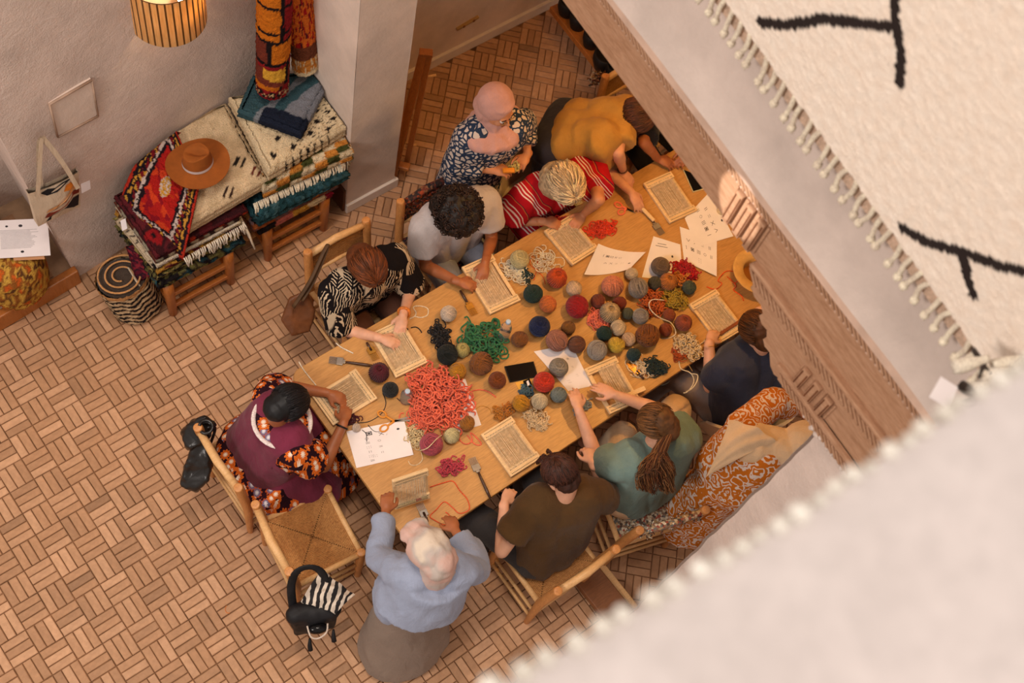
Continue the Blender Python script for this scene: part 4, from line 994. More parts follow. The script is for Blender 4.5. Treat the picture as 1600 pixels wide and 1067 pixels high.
Y = [
 (812, 405, 17, (222, 206, 150), 'pale butter ball of yarn, nearest the woman with black curls', 'cake'),
 (870, 434, 18, (214, 84, 26), 'large rust orange skein of yarn below the curled sheet', 'skein'),
 (897, 451, 14, (230, 200, 168), 'small cream yarn ball just above the big red ball', 'wound'),
 (833, 459, 16.5, (26, 56, 50), 'dark bottle green yarn ball beside the light orange ball', 'wound'),
 (856, 475, 15, (226, 124, 56), 'light orange yarn ball between the green and navy balls', 'wound'),
 (902, 479, 20, (176, 22, 28), 'big bright red yarn ball in the table middle', 'wound'),
 (843, 510, 18.5, (26, 38, 84), 'navy blue yarn cake with a hollow centre', 'cake'),
 (888, 512, 12.5, (140, 92, 34), 'small olive brown yarn ball below the red ball', 'wound'),
 (812, 530, 14.5, (142, 86, 32), 'olive brown yarn ball right of the tall water bottle', 'wound'),
 (870, 532, 18.5, (182, 124, 104), 'dusty pink yarn ball on the corner of the middle sheet', 'wound'),
 (901, 538, 15, (122, 74, 50), 'chocolate brown yarn ball next to the dusty pink one', 'wound'),
 (957, 447, 19, (226, 142, 108), 'peach yarn ball below the curled sheet', 'wound'),
 (987, 428, 11, (226, 206, 176), 'cream yarn ball tucked under the curled sheet', 'wound'),
 (997, 450, 18, (160, 148, 138), 'warm grey yarn ball right of the peach ball', 'wound'),
 (934, 470, 12.5, (142, 66, 42), 'sienna yarn ball under the peach ball', 'wound'),
 (968, 473, 12, (148, 58, 28), 'small rust yarn ball between beige and warm grey balls', 'wound'),
 (953, 488, 18, (204, 176, 134), 'beige corded yarn ball right of the big red ball', 'skein'),
 (981, 490, 10.5, (92, 96, 78), 'tiny grey green yarn ball beside the beige one', 'wound'),
 (1001, 494, 14, (166, 158, 152), 'pale grey fuzzy yarn ball left of the orange tangle', 'wound'),
 (944, 521, 13, (24, 58, 54), 'dark teal yarn ball left of the two cream balls', 'wound'),
 (966, 512, 13.5, (228, 206, 174), 'upper of two cream yarn balls in the cluster', 'wound'),
 (982, 530, 12, (226, 196, 166), 'lower of two cream yarn balls, beside the yellow one', 'wound'),
 (963, 539, 14.5, (232, 196, 70), 'lemon yellow yarn ball in the cluster', 'wound'),
 (933, 547, 17, (172, 164, 156), 'light grey marled yarn ball above the second loom', 'wound'),
 (1032, 416, 17, (130, 106, 84), 'taupe yarn ball lying on a pattern sheet', 'cake'),
 (1023, 442, 12, (82, 78, 64), 'charcoal green yarn ball under the taupe ball', 'wound'),
 (1044, 440, 16, (202, 124, 50), 'amber yarn skein right of the charcoal ball', 'skein'),
 (1077, 449, 12.5, (78, 88, 70), 'grey green yarn ball below the red hank', 'wound'),
 (1012, 524, 20.5, (140, 80, 26), 'largest brown yarn ball at the cluster\'s right end', 'wound'),
 (1040, 515, 11.5, (158, 74, 40), 'brick red yarn ball right of the largest brown ball', 'wound'),
 (1046, 492, 11, (168, 82, 42), 'rust yarn ball below the orange tangle', 'wound'),
 (1068, 504, 15, (170, 84, 56), 'terracotta yarn skein with cream ties near the navy tee', 'skein'),
 (990, 554, 12, (36, 66, 72), 'slate blue yarn knot below the yellow ball', 'wound'),
 (701, 490, 14, (232, 208, 186), 'lone off white yarn ball near the leaf print shirt', 'wound'),
 (722, 547, 13, (196, 180, 110), 'pale olive yarn ball beside the green heap', 'skein'),
 (699, 554, 17, (24, 30, 28), 'black green yarn ball below the black hank', 'wound'),
 (715, 580, 14, (206, 142, 24), 'mustard yellow yarn ball above the coral heap', 'wound'),
 (752, 568, 19.5, (142, 84, 30), 'big brown yarn ball below the green heap', 'wound'),
 (777, 594, 15, (140, 70, 20), 'rust brown yarn ball left of the phone', 'cake'),
 (592, 582, 17, (92, 16, 34), 'burgundy yarn skein at the left fork', 'skein'),
 (610, 609, 13.5, (34, 34, 36), 'black yarn ball next to the small water bottle', 'cake'),
 (674, 694, 19, (190, 82, 96), 'rose pink yarn cake with hollow centre', 'cake'),
 (706, 681, 13, (218, 204, 152), 'pale lemon yarn ball right of the pink cake', 'wound'),
 (730, 661, 12.5, (176, 112, 30), 'ochre yarn ball on the buried sheet', 'wound'),
 (873, 574, 16.5, (166, 156, 140), 'stone grey yarn ball on the middle sheet', 'cake'),
 (850, 597, 18, (222, 62, 34), 'vermilion yarn ball beside the phone', 'cake'),
 (873, 617, 14, (128, 140, 138), 'blue grey yarn ball at the teal woman\'s left hand', 'wound'),
 (843, 627, 14, (226, 208, 172), 'cream yarn ball below the vermilion ball', 'wound'),
 (814, 630, 14.5, (216, 152, 32), 'golden yellow yarn ball below the yellow card', 'wound'),
 (557, 668, 7, (226, 204, 186), 'tiny off white yarn ball on the corner sheet', 'wound'),
]
for a in Y: ball(*a)
def yarn(name, label, pts, r, c, z=TZ, seg=5, n=5, cat='yarn', parent=None):
    """loose length of yarn through pixel places"""
    q = [P(p[0], p[1], (p[2] if len(p) > 2 else z)+r) for p in pts]; b = MB(); b.tube(smoothpts(q, n), r, seg)
    if parent is not None: return b.build(name, W(c), parent)
    return tag(b.build(name, W(c)), label, cat)
def tangle(name, label, cx, cy, rx, ry, h, n, r, c, seed=0, rot=0, loop=.05, kind='stuff', shape=None, cat='yarn'):
    """heap of loose yarn loops; radii in pixels"""
    random.seed(seed); b = MB(); cen = P(cx, cy, TZ)
    for i in range(n):
        while True:
            a, d = random.uniform(-1, 1), random.uniform(-1, 1)
            if a*a+d*d < 1 and (shape is None or shape(a, d)): break
        px = cx+rx*a*math.cos(rot)-ry*d*math.sin(rot); py = cy+rx*a*math.sin(rot)+ry*d*math.cos(rot)
        hh = h*(1-(a*a+d*d))**.5*random.random(); p = P(px, py, TZ+hh+r); ang = random.uniform(0, 6.3); pts = []; q = Vector(p); k = random.uniform(-1, 1)*55
        for s in range(10):
            pts.append(Vector(q)); ang += .55*(1 if k > 0 else -1)+random.gauss(0, .45); st = loop*.26; q = q+Vector((math.cos(ang)*st, math.sin(ang)*st, random.gauss(0, h*.10))); dd = q-p; dd.z = 0; q = q-dd*.06; q.z = max(TZ+r, min(TZ+h+r, q.z))
        b.tube(smoothpts(pts, 2), r, 5)
    return tag(b.build(name, W(c), kind=kind), label, cat)
CORAL = (236, 108, 80)
tangle('yarn_heap', 'large heap of loose coral yarn on the table', 684, 622, 50, 44, .075, 300, .0043, CORAL, 1, .75, .055)
tangle('yarn_heap', 'loose strands of coral yarn below the heap', 668, 655, 34, 14, .03, 70, .0036, CORAL, 11, .2, .05)
tangle('yarn_heap', 'heap of loose emerald green yarn', 757, 532, 30, 26, .06, 95, .0050, (50, 112, 72), 2, .3, .055)
yarn('yarn_strand', 'green yarn end curling up from the emerald heap', [(735, 525), (729, 514), (733, 506), (730, 502)], .0045, (50, 112, 72))
tangle('yarn_hank', 'twisted black hank of yarn above the black green ball', 690, 530, 13, 26, .04, 90, .0035, (24, 22, 24), 3, -.45, .035)
tangle('yarn_hank', 'rose pink hank of yarn between sheet and fork', 706, 729, 22, 9, .03, 70, .0036, (190, 66, 84), 4, -.25, .03)
tangle('yarn_heap', 'beige fringed yarn pieces below the cream ball', 838, 655, 22, 15, .025, 110, .003, (216, 190, 150), 5, .5, .022, shape=lambda a, d: d > -.7 or abs(a) > .4)
tangle('yarn_heap', 'orange red fringe of yarn beside the blonde woman\'s loom', 940, 358, 22, 9, .02, 80, .0032, (216, 62, 28), 6, -.15, .04)
tangle('yarn_heap', 'red yarn tuft on the blonde woman\'s loom', 878, 348, 12, 7, .02, 40, .003, (176, 24, 34), 61, -.15, .03)
tangle('yarn_heap', 'orange brown tangle of yarn with a white strand', 1020, 474, 19, 18, .06, 130, .0034, (190, 92, 34), 7, .3, .035)
tangle('yarn_heap', 'olive yellow tangle of yarn', 1054, 467, 19, 13, .05, 110, .0032, (170, 142, 44), 8, .1, .035)
tangle('yarn_heap', 'loose amber yarn coils above the olive tangle', 1062, 435, 11, 13, .05, 60, .003, (206, 126, 50), 9, .1, .035)
tangle('yarn_hank', 'crimson hank of yarn under the pattern sheet corner', 1070, 422, 18, 11, .04, 90, .0036, (172, 20, 30), 10, .45, .035)
tangle('yarn_hank', 'beige looped hank of yarn near the navy tee', 1075, 541, 21, 13, .04, 110, .0038, (214, 192, 156), 12, .5, .035)
tangle('yarn_heap', 'dark teal bristly yarn pieces near the table edge', 1024, 574, 17, 12, .03, 90, .0034, (34, 52, 54), 13, .3, .028)
tangle('yarn_heap', 'cream strands lying beside the teal bristly pieces', 1003, 576, 18, 9, .02, 30, .003, (224, 206, 178), 14, .5, .05)
tangle('yarn_heap', 'bundle of cream warp ends beside the second loom', 805, 424, 20, 12, .02, 60, .003, (230, 212, 186), 15, .6, .05)
tangle('yarn_hank', 'small dark teal hank under the butter ball', 824, 431, 6, 11, .025, 40, .003, (26, 54, 56), 16, -.2, .02)
tangle('yarn_heap', 'white coils of yarn beside the blonde woman\'s loom', 853, 408, 15, 13, .015, 26, .003, (230, 212, 186), 17, .4, .06)
tangle('yarn_heap', 'coral pink flat hank below the big red ball', 933, 499, 11, 17, .03, 80, .0036, (232, 120, 98), 18, -.6, .03)
tangle('yarn_heap', 'pale straw yarn scraps left of the pink cake', 652, 680, 12, 20, .02, 60, .0028, (206, 186, 142), 19, .1, .03)
tangle('yarn_heap', 'black wool tuft in the burgundy woman\'s loom', 515, 638, 6, 13, .012, 50, .003, (24, 20, 26), 20, -.3, .02)
tangle('yarn_heap', 'black wool tuft in the leaf print woman\'s hands', 622, 516, 14, 6, .012, 50, .003, (24, 20, 26), 21, -.2, .02)
tangle('yarn_heap', 'blue grey loops of yarn on the yellow card', 822, 612, 10, 8, .03, 40, .0036, (70, 98, 112), 22, .2, .025)
tangle('yarn_heap', 'grey blue tassel between the teal woman\'s hands', 911, 636, 11, 12, .015, 36, .003, (134, 146, 150), 23, .7, .025)
tangle('yarn_hank', 'ochre twist of yarn left of the golden ball', 779, 647, 5, 13, .015, 30, .003, (178, 116, 40), 24, -.35, .02)
tangle('yarn_hank', 'small ochre hank beside the golden ball', 794, 640, 6, 10, .025, 34, .003, (182, 112, 34), 25, 0, .02)
tangle('yarn_heap', 'rust coils of yarn at the beige hank', 1062, 552, 14, 7, .02, 36, .003, (172, 78, 30), 26, -.1, .04)
tangle('yarn_heap', 'wine red yarn scraps by the small white ball', 544, 652, 14, 6, .01, 30, .0028, (70, 20, 30), 27, -.3, .04)
for lb, c, r, pts in [
 ('orange red strand curling beside the tan hat brim', (222, 84, 30), .0034, [(1104, 448), (1118, 452), (1128, 443), (1122, 438), (1134, 424), (1150, 426), (1156, 436), (1148, 442)]),
 ('orange red strand with a knot left of the hat brim', (222, 84, 30), .0034, [(1136, 432), (1150, 446), (1146, 453), (1158, 462), (1162, 470)]),
 ('coral strand arching right of the coral heap', CORAL, .0036, [(728, 618), (738, 611), (752, 609), (765, 613), (775, 621)]),
 ('coral loop below the buried sheet', CORAL, .0036, [(722, 672), (718, 686), (728, 694), (738, 688), (735, 676), (745, 684), (752, 694), (742, 694), (730, 680)]),
 ('orange strand winding across the near table corner', (222, 92, 50), .0032, [(672, 761), (694, 754), (708, 752), (718, 766), (730, 780), (733, 796), (718, 802), (706, 792), (694, 784), (682, 796), (672, 806), (678, 812), (696, 820), (702, 806), (696, 800)]),
 ('black strand from the black ball to the scissors', (34, 32, 36), .0024, [(598, 614), (603, 630), (596, 646), (578, 658), (560, 661), (546, 664)]),
 ('black strand crossing the corner sheet', (34, 32, 36), .0024, [(575, 664), (585, 674), (598, 673), (608, 666)]),
 ('short black strand on the corner sheet', (34, 32, 36), .0024, [(566, 672), (572, 678), (573, 690)]),
 ('short black strand under the scissor handles', (34, 32, 36), .0024, [(613, 667), (607, 673), (604, 680)]),
 ('brown strand from the black ball round the small bottle', (70, 34, 30), .0024, [(620, 622), (630, 630), (642, 632), (648, 628)]),
 ('wine red strand from the burgundy skein', (80, 18, 30), .0024, [(604, 576), (614, 574), (626, 582), (636, 588)]),
 ('cream strand across the pink cake', (226, 200, 160), .0026, [(656, 704, TZ+.05), (668, 700, TZ+.11), (682, 686, TZ+.11), (690, 680, TZ+.06)]),
 ('cream strand curling below the pink cake', (226, 200, 160), .0026, [(658, 706), (660, 718), (652, 726), (642, 726), (638, 720)]),
 ('white strand draped over the orange brown tangle', (232, 214, 192), .0032, [(1038, 469, TZ+.05), (1020, 468, TZ+.07), (1014, 476, TZ+.07), (1020, 488, TZ+.06), (1034, 498, TZ+.04), (1048, 504, TZ+.03), (1056, 520, TZ+.02), (1046, 528), (1034, 529)]),
 ('cream strand hanging over the table edge', (228, 212, 186), .0034, [(1061, 564), (1064, 576), (1078, 582), (1084, 592), (1082, 602), (1074, 612), (1068, 614)]),
 ('second cream strand looping at the table edge', (228, 212, 186), .0034, [(1080, 584), (1090, 586), (1088, 598), (1080, 608), (1072, 612)]),
 ('long tan strand from the olive tangle to the table edge', (190, 150, 90), .0022, [(1040, 484), (1052, 510), (1058, 526), (1062, 540), (1068, 556), (1082, 580)]),
 ('white cord hanging over the table\'s left end', (226, 214, 196), .0030, [(467, 565), (474, 577), (484, 590), (494, 602)]),
 ('short white cord pair beside the left fork', (226, 214, 196), .0036, [(525, 536), (534, 543), (546, 549), (552, 552)]),
 ('white yarn loop above the black hank', (226, 210, 186), .0032, [(640, 498), (648, 494), (650, 488), (646, 480), (656, 478), (668, 482), (668, 492), (658, 496), (648, 494)]),
 ('thin ochre strand right of the buried sheet', (186, 130, 50), .0020, [(742, 640), (752, 634), (764, 638), (768, 646)]),
 ('orange strand from the rust skein past the green ball', (216, 96, 40), .0026, [(832, 400), (828, 412), (838, 422), (848, 432), (852, 444)]),
 ('thin orange strand left of the rust skein', (216, 96, 40), .0026, [(838, 398), (840, 410), (838, 424), (834, 438)]),
 ('small black scrap near the table edge', (44, 50, 52), .003, [(1033, 602), (1040, 600), (1046, 596)]),
 ('black loose ends right of the leaf print woman\'s hands', (26, 22, 26), .003, [(642, 512), (650, 511), (656, 515), (659, 520)]),
 ('small orange thread lying on the tiles', (226, 120, 30), .0016, [(354, 946, 0), (352, 951, 0), (354, 957, 0), (359, 958, 0)]),
]: yarn('yarn_strand', lb, pts, r, c)
for x, y in ((1066, 494), (1072, 500), (1070, 512)): pass

# ------------------------------------------------------------------ hand looms
def hloom(label, a, c, w=.20, z=TZ, za=None, zc=None, hand=None, weave=None, gap=None):
    """frame loom from near end a to far end c (pixels at the middle of each end bar)"""
    za = z if za is None else za; zc = z if zc is None else zc
    A, C = Vector(P(a[0], a[1], za+.012)), Vector(P(c[0], c[1], zc+.012)); d = (C-A); L = d.length; d.normalize()
    up = Vector((0, 0, 1)); s = d.cross(up).normalized(); n = s.cross(d)
    e = empty('hand_loom', (A+C)/2-n*.012, label, 'loom', 'beech hand looms')
    M3 = Matrix((s, d, n)).transposed(); Q = lambda x, y, zz: A+s*x+d*y+n*zz
    for k in (-1, 1): b = MB(); b.box(Q(k*(w/2-.012), L/2, -.002), (.022, L*.98, .018), M3); b.build('side_rail', m_loom, e, smooth=False, bevel=.002)
    nt = 22
    for y in (.012, L-.012):
        b = MB(); b.box(Q(0, y, .008), (w*1.02, .046, .020), M3); br = b.build('end_bar', m_loom, e, smooth=False, bevel=.003)
        b = MB()
        for i in range(nt):
            x = -w*.43+w*.86*i/(nt-1)
            for yy in (-.011, .010): b.box(Q(x+(.002 if yy > 0 else 0), y+yy, .0185), (.0036, .0052, .0012), M3)
        b.build('slots', m_loom_dark, br, smooth=False, kind='stuff')
    b = MB()
    for i in range(30):
        x = -w*.40+w*.80*i/29+random.uniform(-.0006, .0006)
        if gap and gap[0] < x/w < gap[1]: continue
        b.tube([Q(x, .02, .019), Q(x+random.uniform(-.0015, .0015), L/2, .014), Q(x, L-.02, .019)], .0017, 4, caps=False)
    b.build('warp', m_thread, e, kind='stuff')
    if weave:
        for (y0, y1, x0, x1, c2) in weave:
            b = MB(); rows = max(2, int((y1-y0)/.005))
            for k in range(rows):
                y = y0+(y1-y0)*k/rows; b.tube([Q(x0*w+(x1-x0)*w*t/14, y, .016+.003*(-1)**(t+k)) for t in range(15)], .0032, 5)
            b.build('woven_band', W(c2), e)
    return e
hloom('hand loom of the woman in the leaf print shirt', (642, 577), (604, 514))
hloom('hand loom of the woman with black curls', (788, 479), (746, 411), gap=(.34, .5))
hloom('hand loom of the blonde woman in red', (913, 401), (872, 352))
hloom('hand loom at the far end by the black phone', (1066, 338), (1027, 281))
hloom('hand loom of the woman in the navy tee', (1142, 524), (1098, 467), weave=[(.03, .052, -.38, .38, (150, 74, 44))])
hloom('hand loom of the woman in teal, with a flat stick', (975, 635), (938, 570), gap=(-.42, -.18))
hloom('hand loom left of the man in brown', (820, 729), (776, 668), weave=[(.035, .045, -.35, .3, (204, 170, 120))])
hloom('hand loom at the table corner, held by the woman in burgundy', (506, 641), (570, 602), w=.205)
hloom('tilted hand loom held up by the woman in the blue cape', (643, 782), (640, 742), za=.80, zc=1.00, w=.19, weave=[(.01, .03, -.42, .1, (206, 196, 150)), (.01, .03, .1, .25, (180, 50, 70)), (.01, .03, .25, .42, (190, 176, 130))])
b = MB(); b.bar(P(972, 622, TZ+.03), P(1008, 606, TZ+.03), .028, .010); tag(b.build('flat_stick', m_loom, smooth=False, bevel=.003), 'flat beech stick across the teal woman\'s loom', 'stick')
b = MB(); b.bar(P(1003, 325, TZ+.02), P(1022, 345, TZ+.02), .022, .012); tag(b.build('flat_stick', m_loom, smooth=False, bevel=.003), 'flat beech stick under the mustard shirted person\'s hand', 'stick')
b = MB(); b.bar(P(1125, 522, TZ+.036), P(1160, 499, TZ+.036), .02, .008); tag(b.build('flat_stick', m_loom_dark if False else simple('red_brown_wood', (140, 74, 40), .5, .1, 20), smooth=False, bevel=.003), 'red brown stick lying on the loom of the navy tee woman', 'stick')

# ------------------------------------------------------------------ forks, scissors, phones, bottles
def fork(label, head, tail, w=.045, brass=False, hcol=None):
    """weaving comb: head = pixel at the teeth tips, tail = end of the handle"""
    A, C = Vector(P(*head, TZ+.008)), Vector(P(*tail, TZ+.010)); d = (C-A); L = d.length; d.normalize(); s = Vector((d.y, -d.x, 0)).normalized()
    m = m_brass if brass else m_metal; e = empty('weaving_comb', (A+C)/2-Vector((0, 0, .009)), label, 'comb', 'weaving combs on the table')
    for i in range(6):
        x = -w/2+w*(i+.5)/6; b = MB(); b.bar(A+s*x, A+s*x+d*.045, .0032, .005); b.build('tine', m, e, smooth=False)
    b = MB(); b.bar(A+d*.042, A+d*.078, w, .009); b.bar(A+d*.075, A+d*.09, w*.5, .012); b.build('head_plate', m, e, smooth=False, bevel=.002)
    b = MB(); b.tube([A+d*.085, A+d*(L*.5), A+d*(L*.8), C], [.006, .0075, .009, .0065], 10); b.build('handle', hcol or m_dk, e)
    return e
m_dk = wood('dark_handle', (50, 32, 24), (84, 54, 38), 6, (4, 4, 4), .35, 1, .05)
fork('steel weaving comb lying at the table\'s left end', (514, 562), (586, 572))
fork('brass weaving comb beside the woman with black curls', (742, 492), (719, 454), brass=True)
fork('weaving comb with dark handle left of the man in brown', (737, 715), (766, 778))
fork('weaving comb below the mustard shirted person\'s hand', (1035, 366), (1010, 332))
fork('gold headed comb by the leaf print woman\'s loom', (588, 562), (573, 535), brass=True)
fork('small comb under the blue caped woman\'s hijab', (655, 786), (668, 815))
fork('small comb among cream strands near the table edge', (982, 566), (1006, 592), brass=True)
def scissors(label, pts, col, z=TZ+.008):
    """pts: pivot, tip, tip2, handle ring centres"""
    pv, t1, t2, h1, h2 = [Vector(P(*p, z)) for p in pts]; e = empty('scissors', pv-Vector((0, 0, .008)), label, 'scissors')
    for t, h in ((t1, h1), (t2, h2)):
        b = MB(); d = (t-pv).normalized(); s = Vector((d.y, -d.x, 0)); a = pv-d*.02
        vs = [a+s*.007, a-s*.007, pv.lerp(t, .6)-s*.005, t, pv.lerp(t, .6)+s*.005]; b.prism([(v.x, v.y) for v in vs], z-.001, z+.0015); b.build('blade', m_metal, e, smooth=False)
    for h in (h1, h2):
        d = (h-pv).normalized(); s = Vector((d.y, -d.x, 0)); b = MB(); b.tube([h+d*.024*math.cos(t)+s*.017*math.sin(t) for t in [2*PI*k/18 for k in range(18)]], .005, 8, closed=True)
        b.tube([pv, pv.lerp(h, .35)+s*.0, h-d*.022], [.007, .007, .0055], 8); b.build('handle_ring', col, e)
    return e
scissors('scissors with yellow orange handles on the corner sheet', [(616, 658), (650, 649), (652, 656), (597, 647), (600, 669)], simple('orange_plastic', (222, 146, 54), .4, .04, 10, 0))
scissors('coral handled scissors near the mustard shirted person', [(979, 326), (994, 333), (990, 331), (966, 320), (971, 331)], simple('coral_plastic', (238, 120, 84), .4, .04, 10, 0))
def phone(label, poly, case):
    q = [Vector(P(x, y, TZ+.010)) for x, y in poly]; e = empty('phone', (q[0]+q[2])/2-Vector((0, 0, .010)), label, 'phone')
    b = MB(); b.prism([(p.x, p.y) for p in q][::1], TZ+.001, TZ+.010); b.build('case', case, e, smooth=False, bevel=.003)
    c = (q[0]+q[1]+q[2]+q[3])/4; b = MB(); b.prism([((p-c)*.93+c)[:2] for p in q], TZ+.010, TZ+.0115); b.build('screen', m_black_gloss, e, smooth=False)
    return e
def ordr(poly): return poly
phone('black phone lying in the table middle', [(788, 572), (797, 597), (841, 588), (834, 564)][::-1], m_black)
phone('black phone in a pale case beside the far loom', [(1067, 264), (1083, 300), (1104, 294), (1096, 276)], simple('pale_case', (206, 196, 150), .5, .05, 10, 0))
cd = MB(); q = [P(805, 598, TZ), P(812, 612, TZ), P(833, 605, TZ), P(829, 591, TZ)]; cd.prism([p[:2] for p in q], TZ+.001, TZ+.003); cdo = tag(cd.build('card', simple('yellow_card', (232, 176, 76), .7, .04, 10, 0), smooth=False), 'yellow card with black label below the phone', 'card')
cd = MB(); q = [P(817, 596, TZ), P(821, 608, TZ), P(832, 604, TZ), P(827, 592, TZ)]; cd.prism([p[:2] for p in q], TZ+.003, TZ+.008); cd.build('black_label', m_black_gloss, cdo, smooth=False)
cd = MB(); q = [P(822, 597, TZ), P(824, 604, TZ), P(828, 602, TZ), P(825, 595, TZ)]; cd.prism([p[:2] for p in q], TZ+.008, TZ+.009); cd.build('white_label', m_paper, cdo, smooth=False)
t = NT('clear_plastic'); t.base((.9, .92, .95)); t.b.inputs['Transmission Weight'].default_value = .92; t.b.inputs['Roughness'].default_value = .08; t.b.inputs['IOR'].default_value = 1.08; m_clear = t.m
t = NT('water'); t.base((.88, .92, .95)); t.b.inputs['Transmission Weight'].default_value = 1; t.b.inputs['Roughness'].default_value = .02; t.b.inputs['IOR'].default_value = 1.08; m_water = t.m
m_cap = simple('blue_cap', (178, 200, 222), .45, .04, 10, 0)
def bottle(label, x, y, h, r, lie=None):
    base = Vector(P(x, y, TZ+.001)); e = empty('water_bottle', base, label, 'bottle', 'clear water bottles'); prof = [(0, 0), (r*.85, 0), (r, .01), (r, h*.28), (r*.93, h*.32), (r, h*.36), (r*.93, h*.42), (r, h*.48), (r*.95, h*.62), (r*.6, h*.82), (r*.34, h*.9), (r*.34, h*.94), (0, h*.94)]
    b = MB(); b.lathe(prof, base, None, 28); b.build('body', m_clear, e)
    b = MB(); b.lathe([(0, .003), (r*.9, .004), (r*.93, h*.27), (0, h*.27)], base, None, 24); b.build('water', m_water, e)
    b = MB(); b.lathe([(r*.40, h*.90), (r*.42, h*.91), (r*.42, h*.99), (r*.36, h), (0, h)], base, None, 20); b.build('cap', m_cap, e)
    b = MB(); b.lathe([(r*1.005, h*.30), (r*1.01, h*.31), (r*1.01, h*.44), (r*1.005, h*.45)], base, None, 28); 
    return e
bottle('tall clear water bottle with pale blue cap near the green heap', 786, 527, .21, .033)
bottle('small clear water bottle with blue cap beside the coral heap', 634, 625, .13, .034)
# upturned hat by the beam
hat2 = empty('straw_hat', P(1185, 424, TZ), 'tan stiff brimmed hat lying upside down beside the beam', 'hat'); hc = Vector(P(1184, 423, TZ+.09))
def felt(n, c): return simple(n, c, .85, .07, 14, .25, 150, .002)
m_tan = felt('tan_felt', (206, 158, 88))
b = MB(); b.lathe([(.078, -.088), (.084, -.05), (.088, 0), (.135, .0), (.150, .005), (.152, .001), (.135, -.005), (.09, -.006), (.088, -.05), (.080, -.09)], hc, None, 48); b.build('brim', m_tan, hat2)
b = MB(); b.lathe([(0, -.086), (.079, -.086), (.0795, -.088), (0, -.089)], hc, None, 32); b.build('lining', simple('brown_lining', (150, 96, 40), .8, .1, 12, .1), hat2)
b = MB(); b.box(hc+Vector((.02, .0, -.062)), (.055, .045, .025), Matrix.Rotation(.4, 3, 'Z')); tag(b.build('small_packet', simple('blue_packet', (92, 124, 146), .5, .25, 60, .1), smooth=False, bevel=.004), 'small blue packet inside the upturned tan hat', 'packet')
b = MB(); b.tube([hc+Vector((.055+.02*math.cos(k*.7), -.02+.015*math.sin(k*.7), -.06+.002*k)) for k in range(10)], .004, 6); tag(b.build('coiled_cable', m_black), 'black coiled cable beside the blue packet in the hat', 'cable')
b = MB(); b.lathe([(0, 0), (.028, 0), (.034, .05), (.031, .05), (.026, .006), (0, .006)], P(1126, 331, TZ), None, 24); tag(b.build('cream_cup', simple('cream_glaze', (224, 200, 156), .4, .04, 10, 0)), 'small cream cup half hidden by the carved beam', 'cup')

# brown hat on the beige rug
hb = empty('felt_hat', P(309, 252, .83), 'rust brown felt hat with pale band lying on the beige checked rug', 'hat'); m_rust = felt('rust_felt', (150, 82, 28)); hc = Vector(P(309, 254, .935))
b = MB(); R = Matrix.Rotation(-.06, 3, 'X')
def brim(u, v):
    a = 2*PI*u; r = .086+(.180-.086)*v; x, y = math.cos(a)*r*1.0, math.sin(a)*r*.94; z = .012*v*v*math.cos(2*a)+.004*math.sin(3*a)*v-.004*v; return hc+R @ Vector((x, y, z))
b.grid(brim, 64, 8); b.grid(lambda u, v: brim(1-u, v)-Vector((0, 0, .004)), 64, 8); b.build('brim', m_rust, hb)
b = MB()
def crown(u, v):
    a = 2*PI*u; r = .087*(1-.16*v)*(1 if v < .9 else 1-(v-.9)*3); z = .10*min(1, v/.9); ca = math.cos(a-.8)
    return (math.cos(a)*r, math.sin(a)*r*.92, z, ca)
def cr(u, v):
    if v < .7: t = v/.7; x, y, z, k = crown(u, t*.9)
    else:
        t = (v-.7)/.3; x, y, z, k = crown(u, .9); x *= 1-t; y *= 1-t
    # pinched teardrop crease along the crown
    ax = Vector((math.cos(-.75), math.sin(-.75))); q = Vector((x, y)); al = q.dot(ax); pe = q.dot(Vector((-ax.y, ax.x)))
    top = max(0, (z-.05)/.05); z -= top*(.032*math.exp(-(pe/.020)**2)*math.exp(-((al-.01)/.05)**2)) 
    sq = 1-.30*top*max(0, al/.08)
    return hc+R @ Vector((ax.x*al-ax.y*pe*sq, ax.y*al+ax.x*pe*sq, z+.012*top*(al/.08)))
b.grid(cr, 64, 26); b.build('crown', m_rust, hb)
b = MB(); b.grid(lambda u, v: hc+R @ Vector((math.cos(2*PI*u)*(.0885-.0028*v), math.sin(2*PI*u)*(.0885-.0028*v)*.93, .004+.018*v)), 48, 2); b.build('hat_band', simple('pale_band', (196, 180, 176), .7, .04, 30, .1), hb)

# ------------------------------------------------------------------ wall lamp
lp = empty('wall_lamp', PW(262, 25), 'round wall lamp of upright veneer strips glowing above the rug piles', 'lamp'); _lp = PW(262, 25); LX, LY, z0, z1, r = _lp.x, _lp.y, _lp.z, _lp.z+.325, .196
t = NT('veneer'); em = t.ramp(t.noise(t.obj((30, 30, 3)), 3, 3), [(.3, lin((214, 170, 104))), (.7, lin((236, 200, 140)))]); t.base(em); t.b.inputs['Roughness'].default_value = .5
tl = t.n('ShaderNodeBsdfTranslucent'); t.l(em, tl.inputs[0]); mx = t.n('ShaderNodeMixShader'); mx.inputs[0].default_value = .42; t.l(t.b.outputs[0], mx.inputs[1]); t.l(tl.outputs[0], mx.inputs[2]); t.l(mx.outputs[0], t.t.nodes['Material Output'].inputs[0]); m_ven = t.m
ns = 17; m_lampdark = simple('lamp_slat_gap', (96, 58, 22), .5, .1, 20, 0)
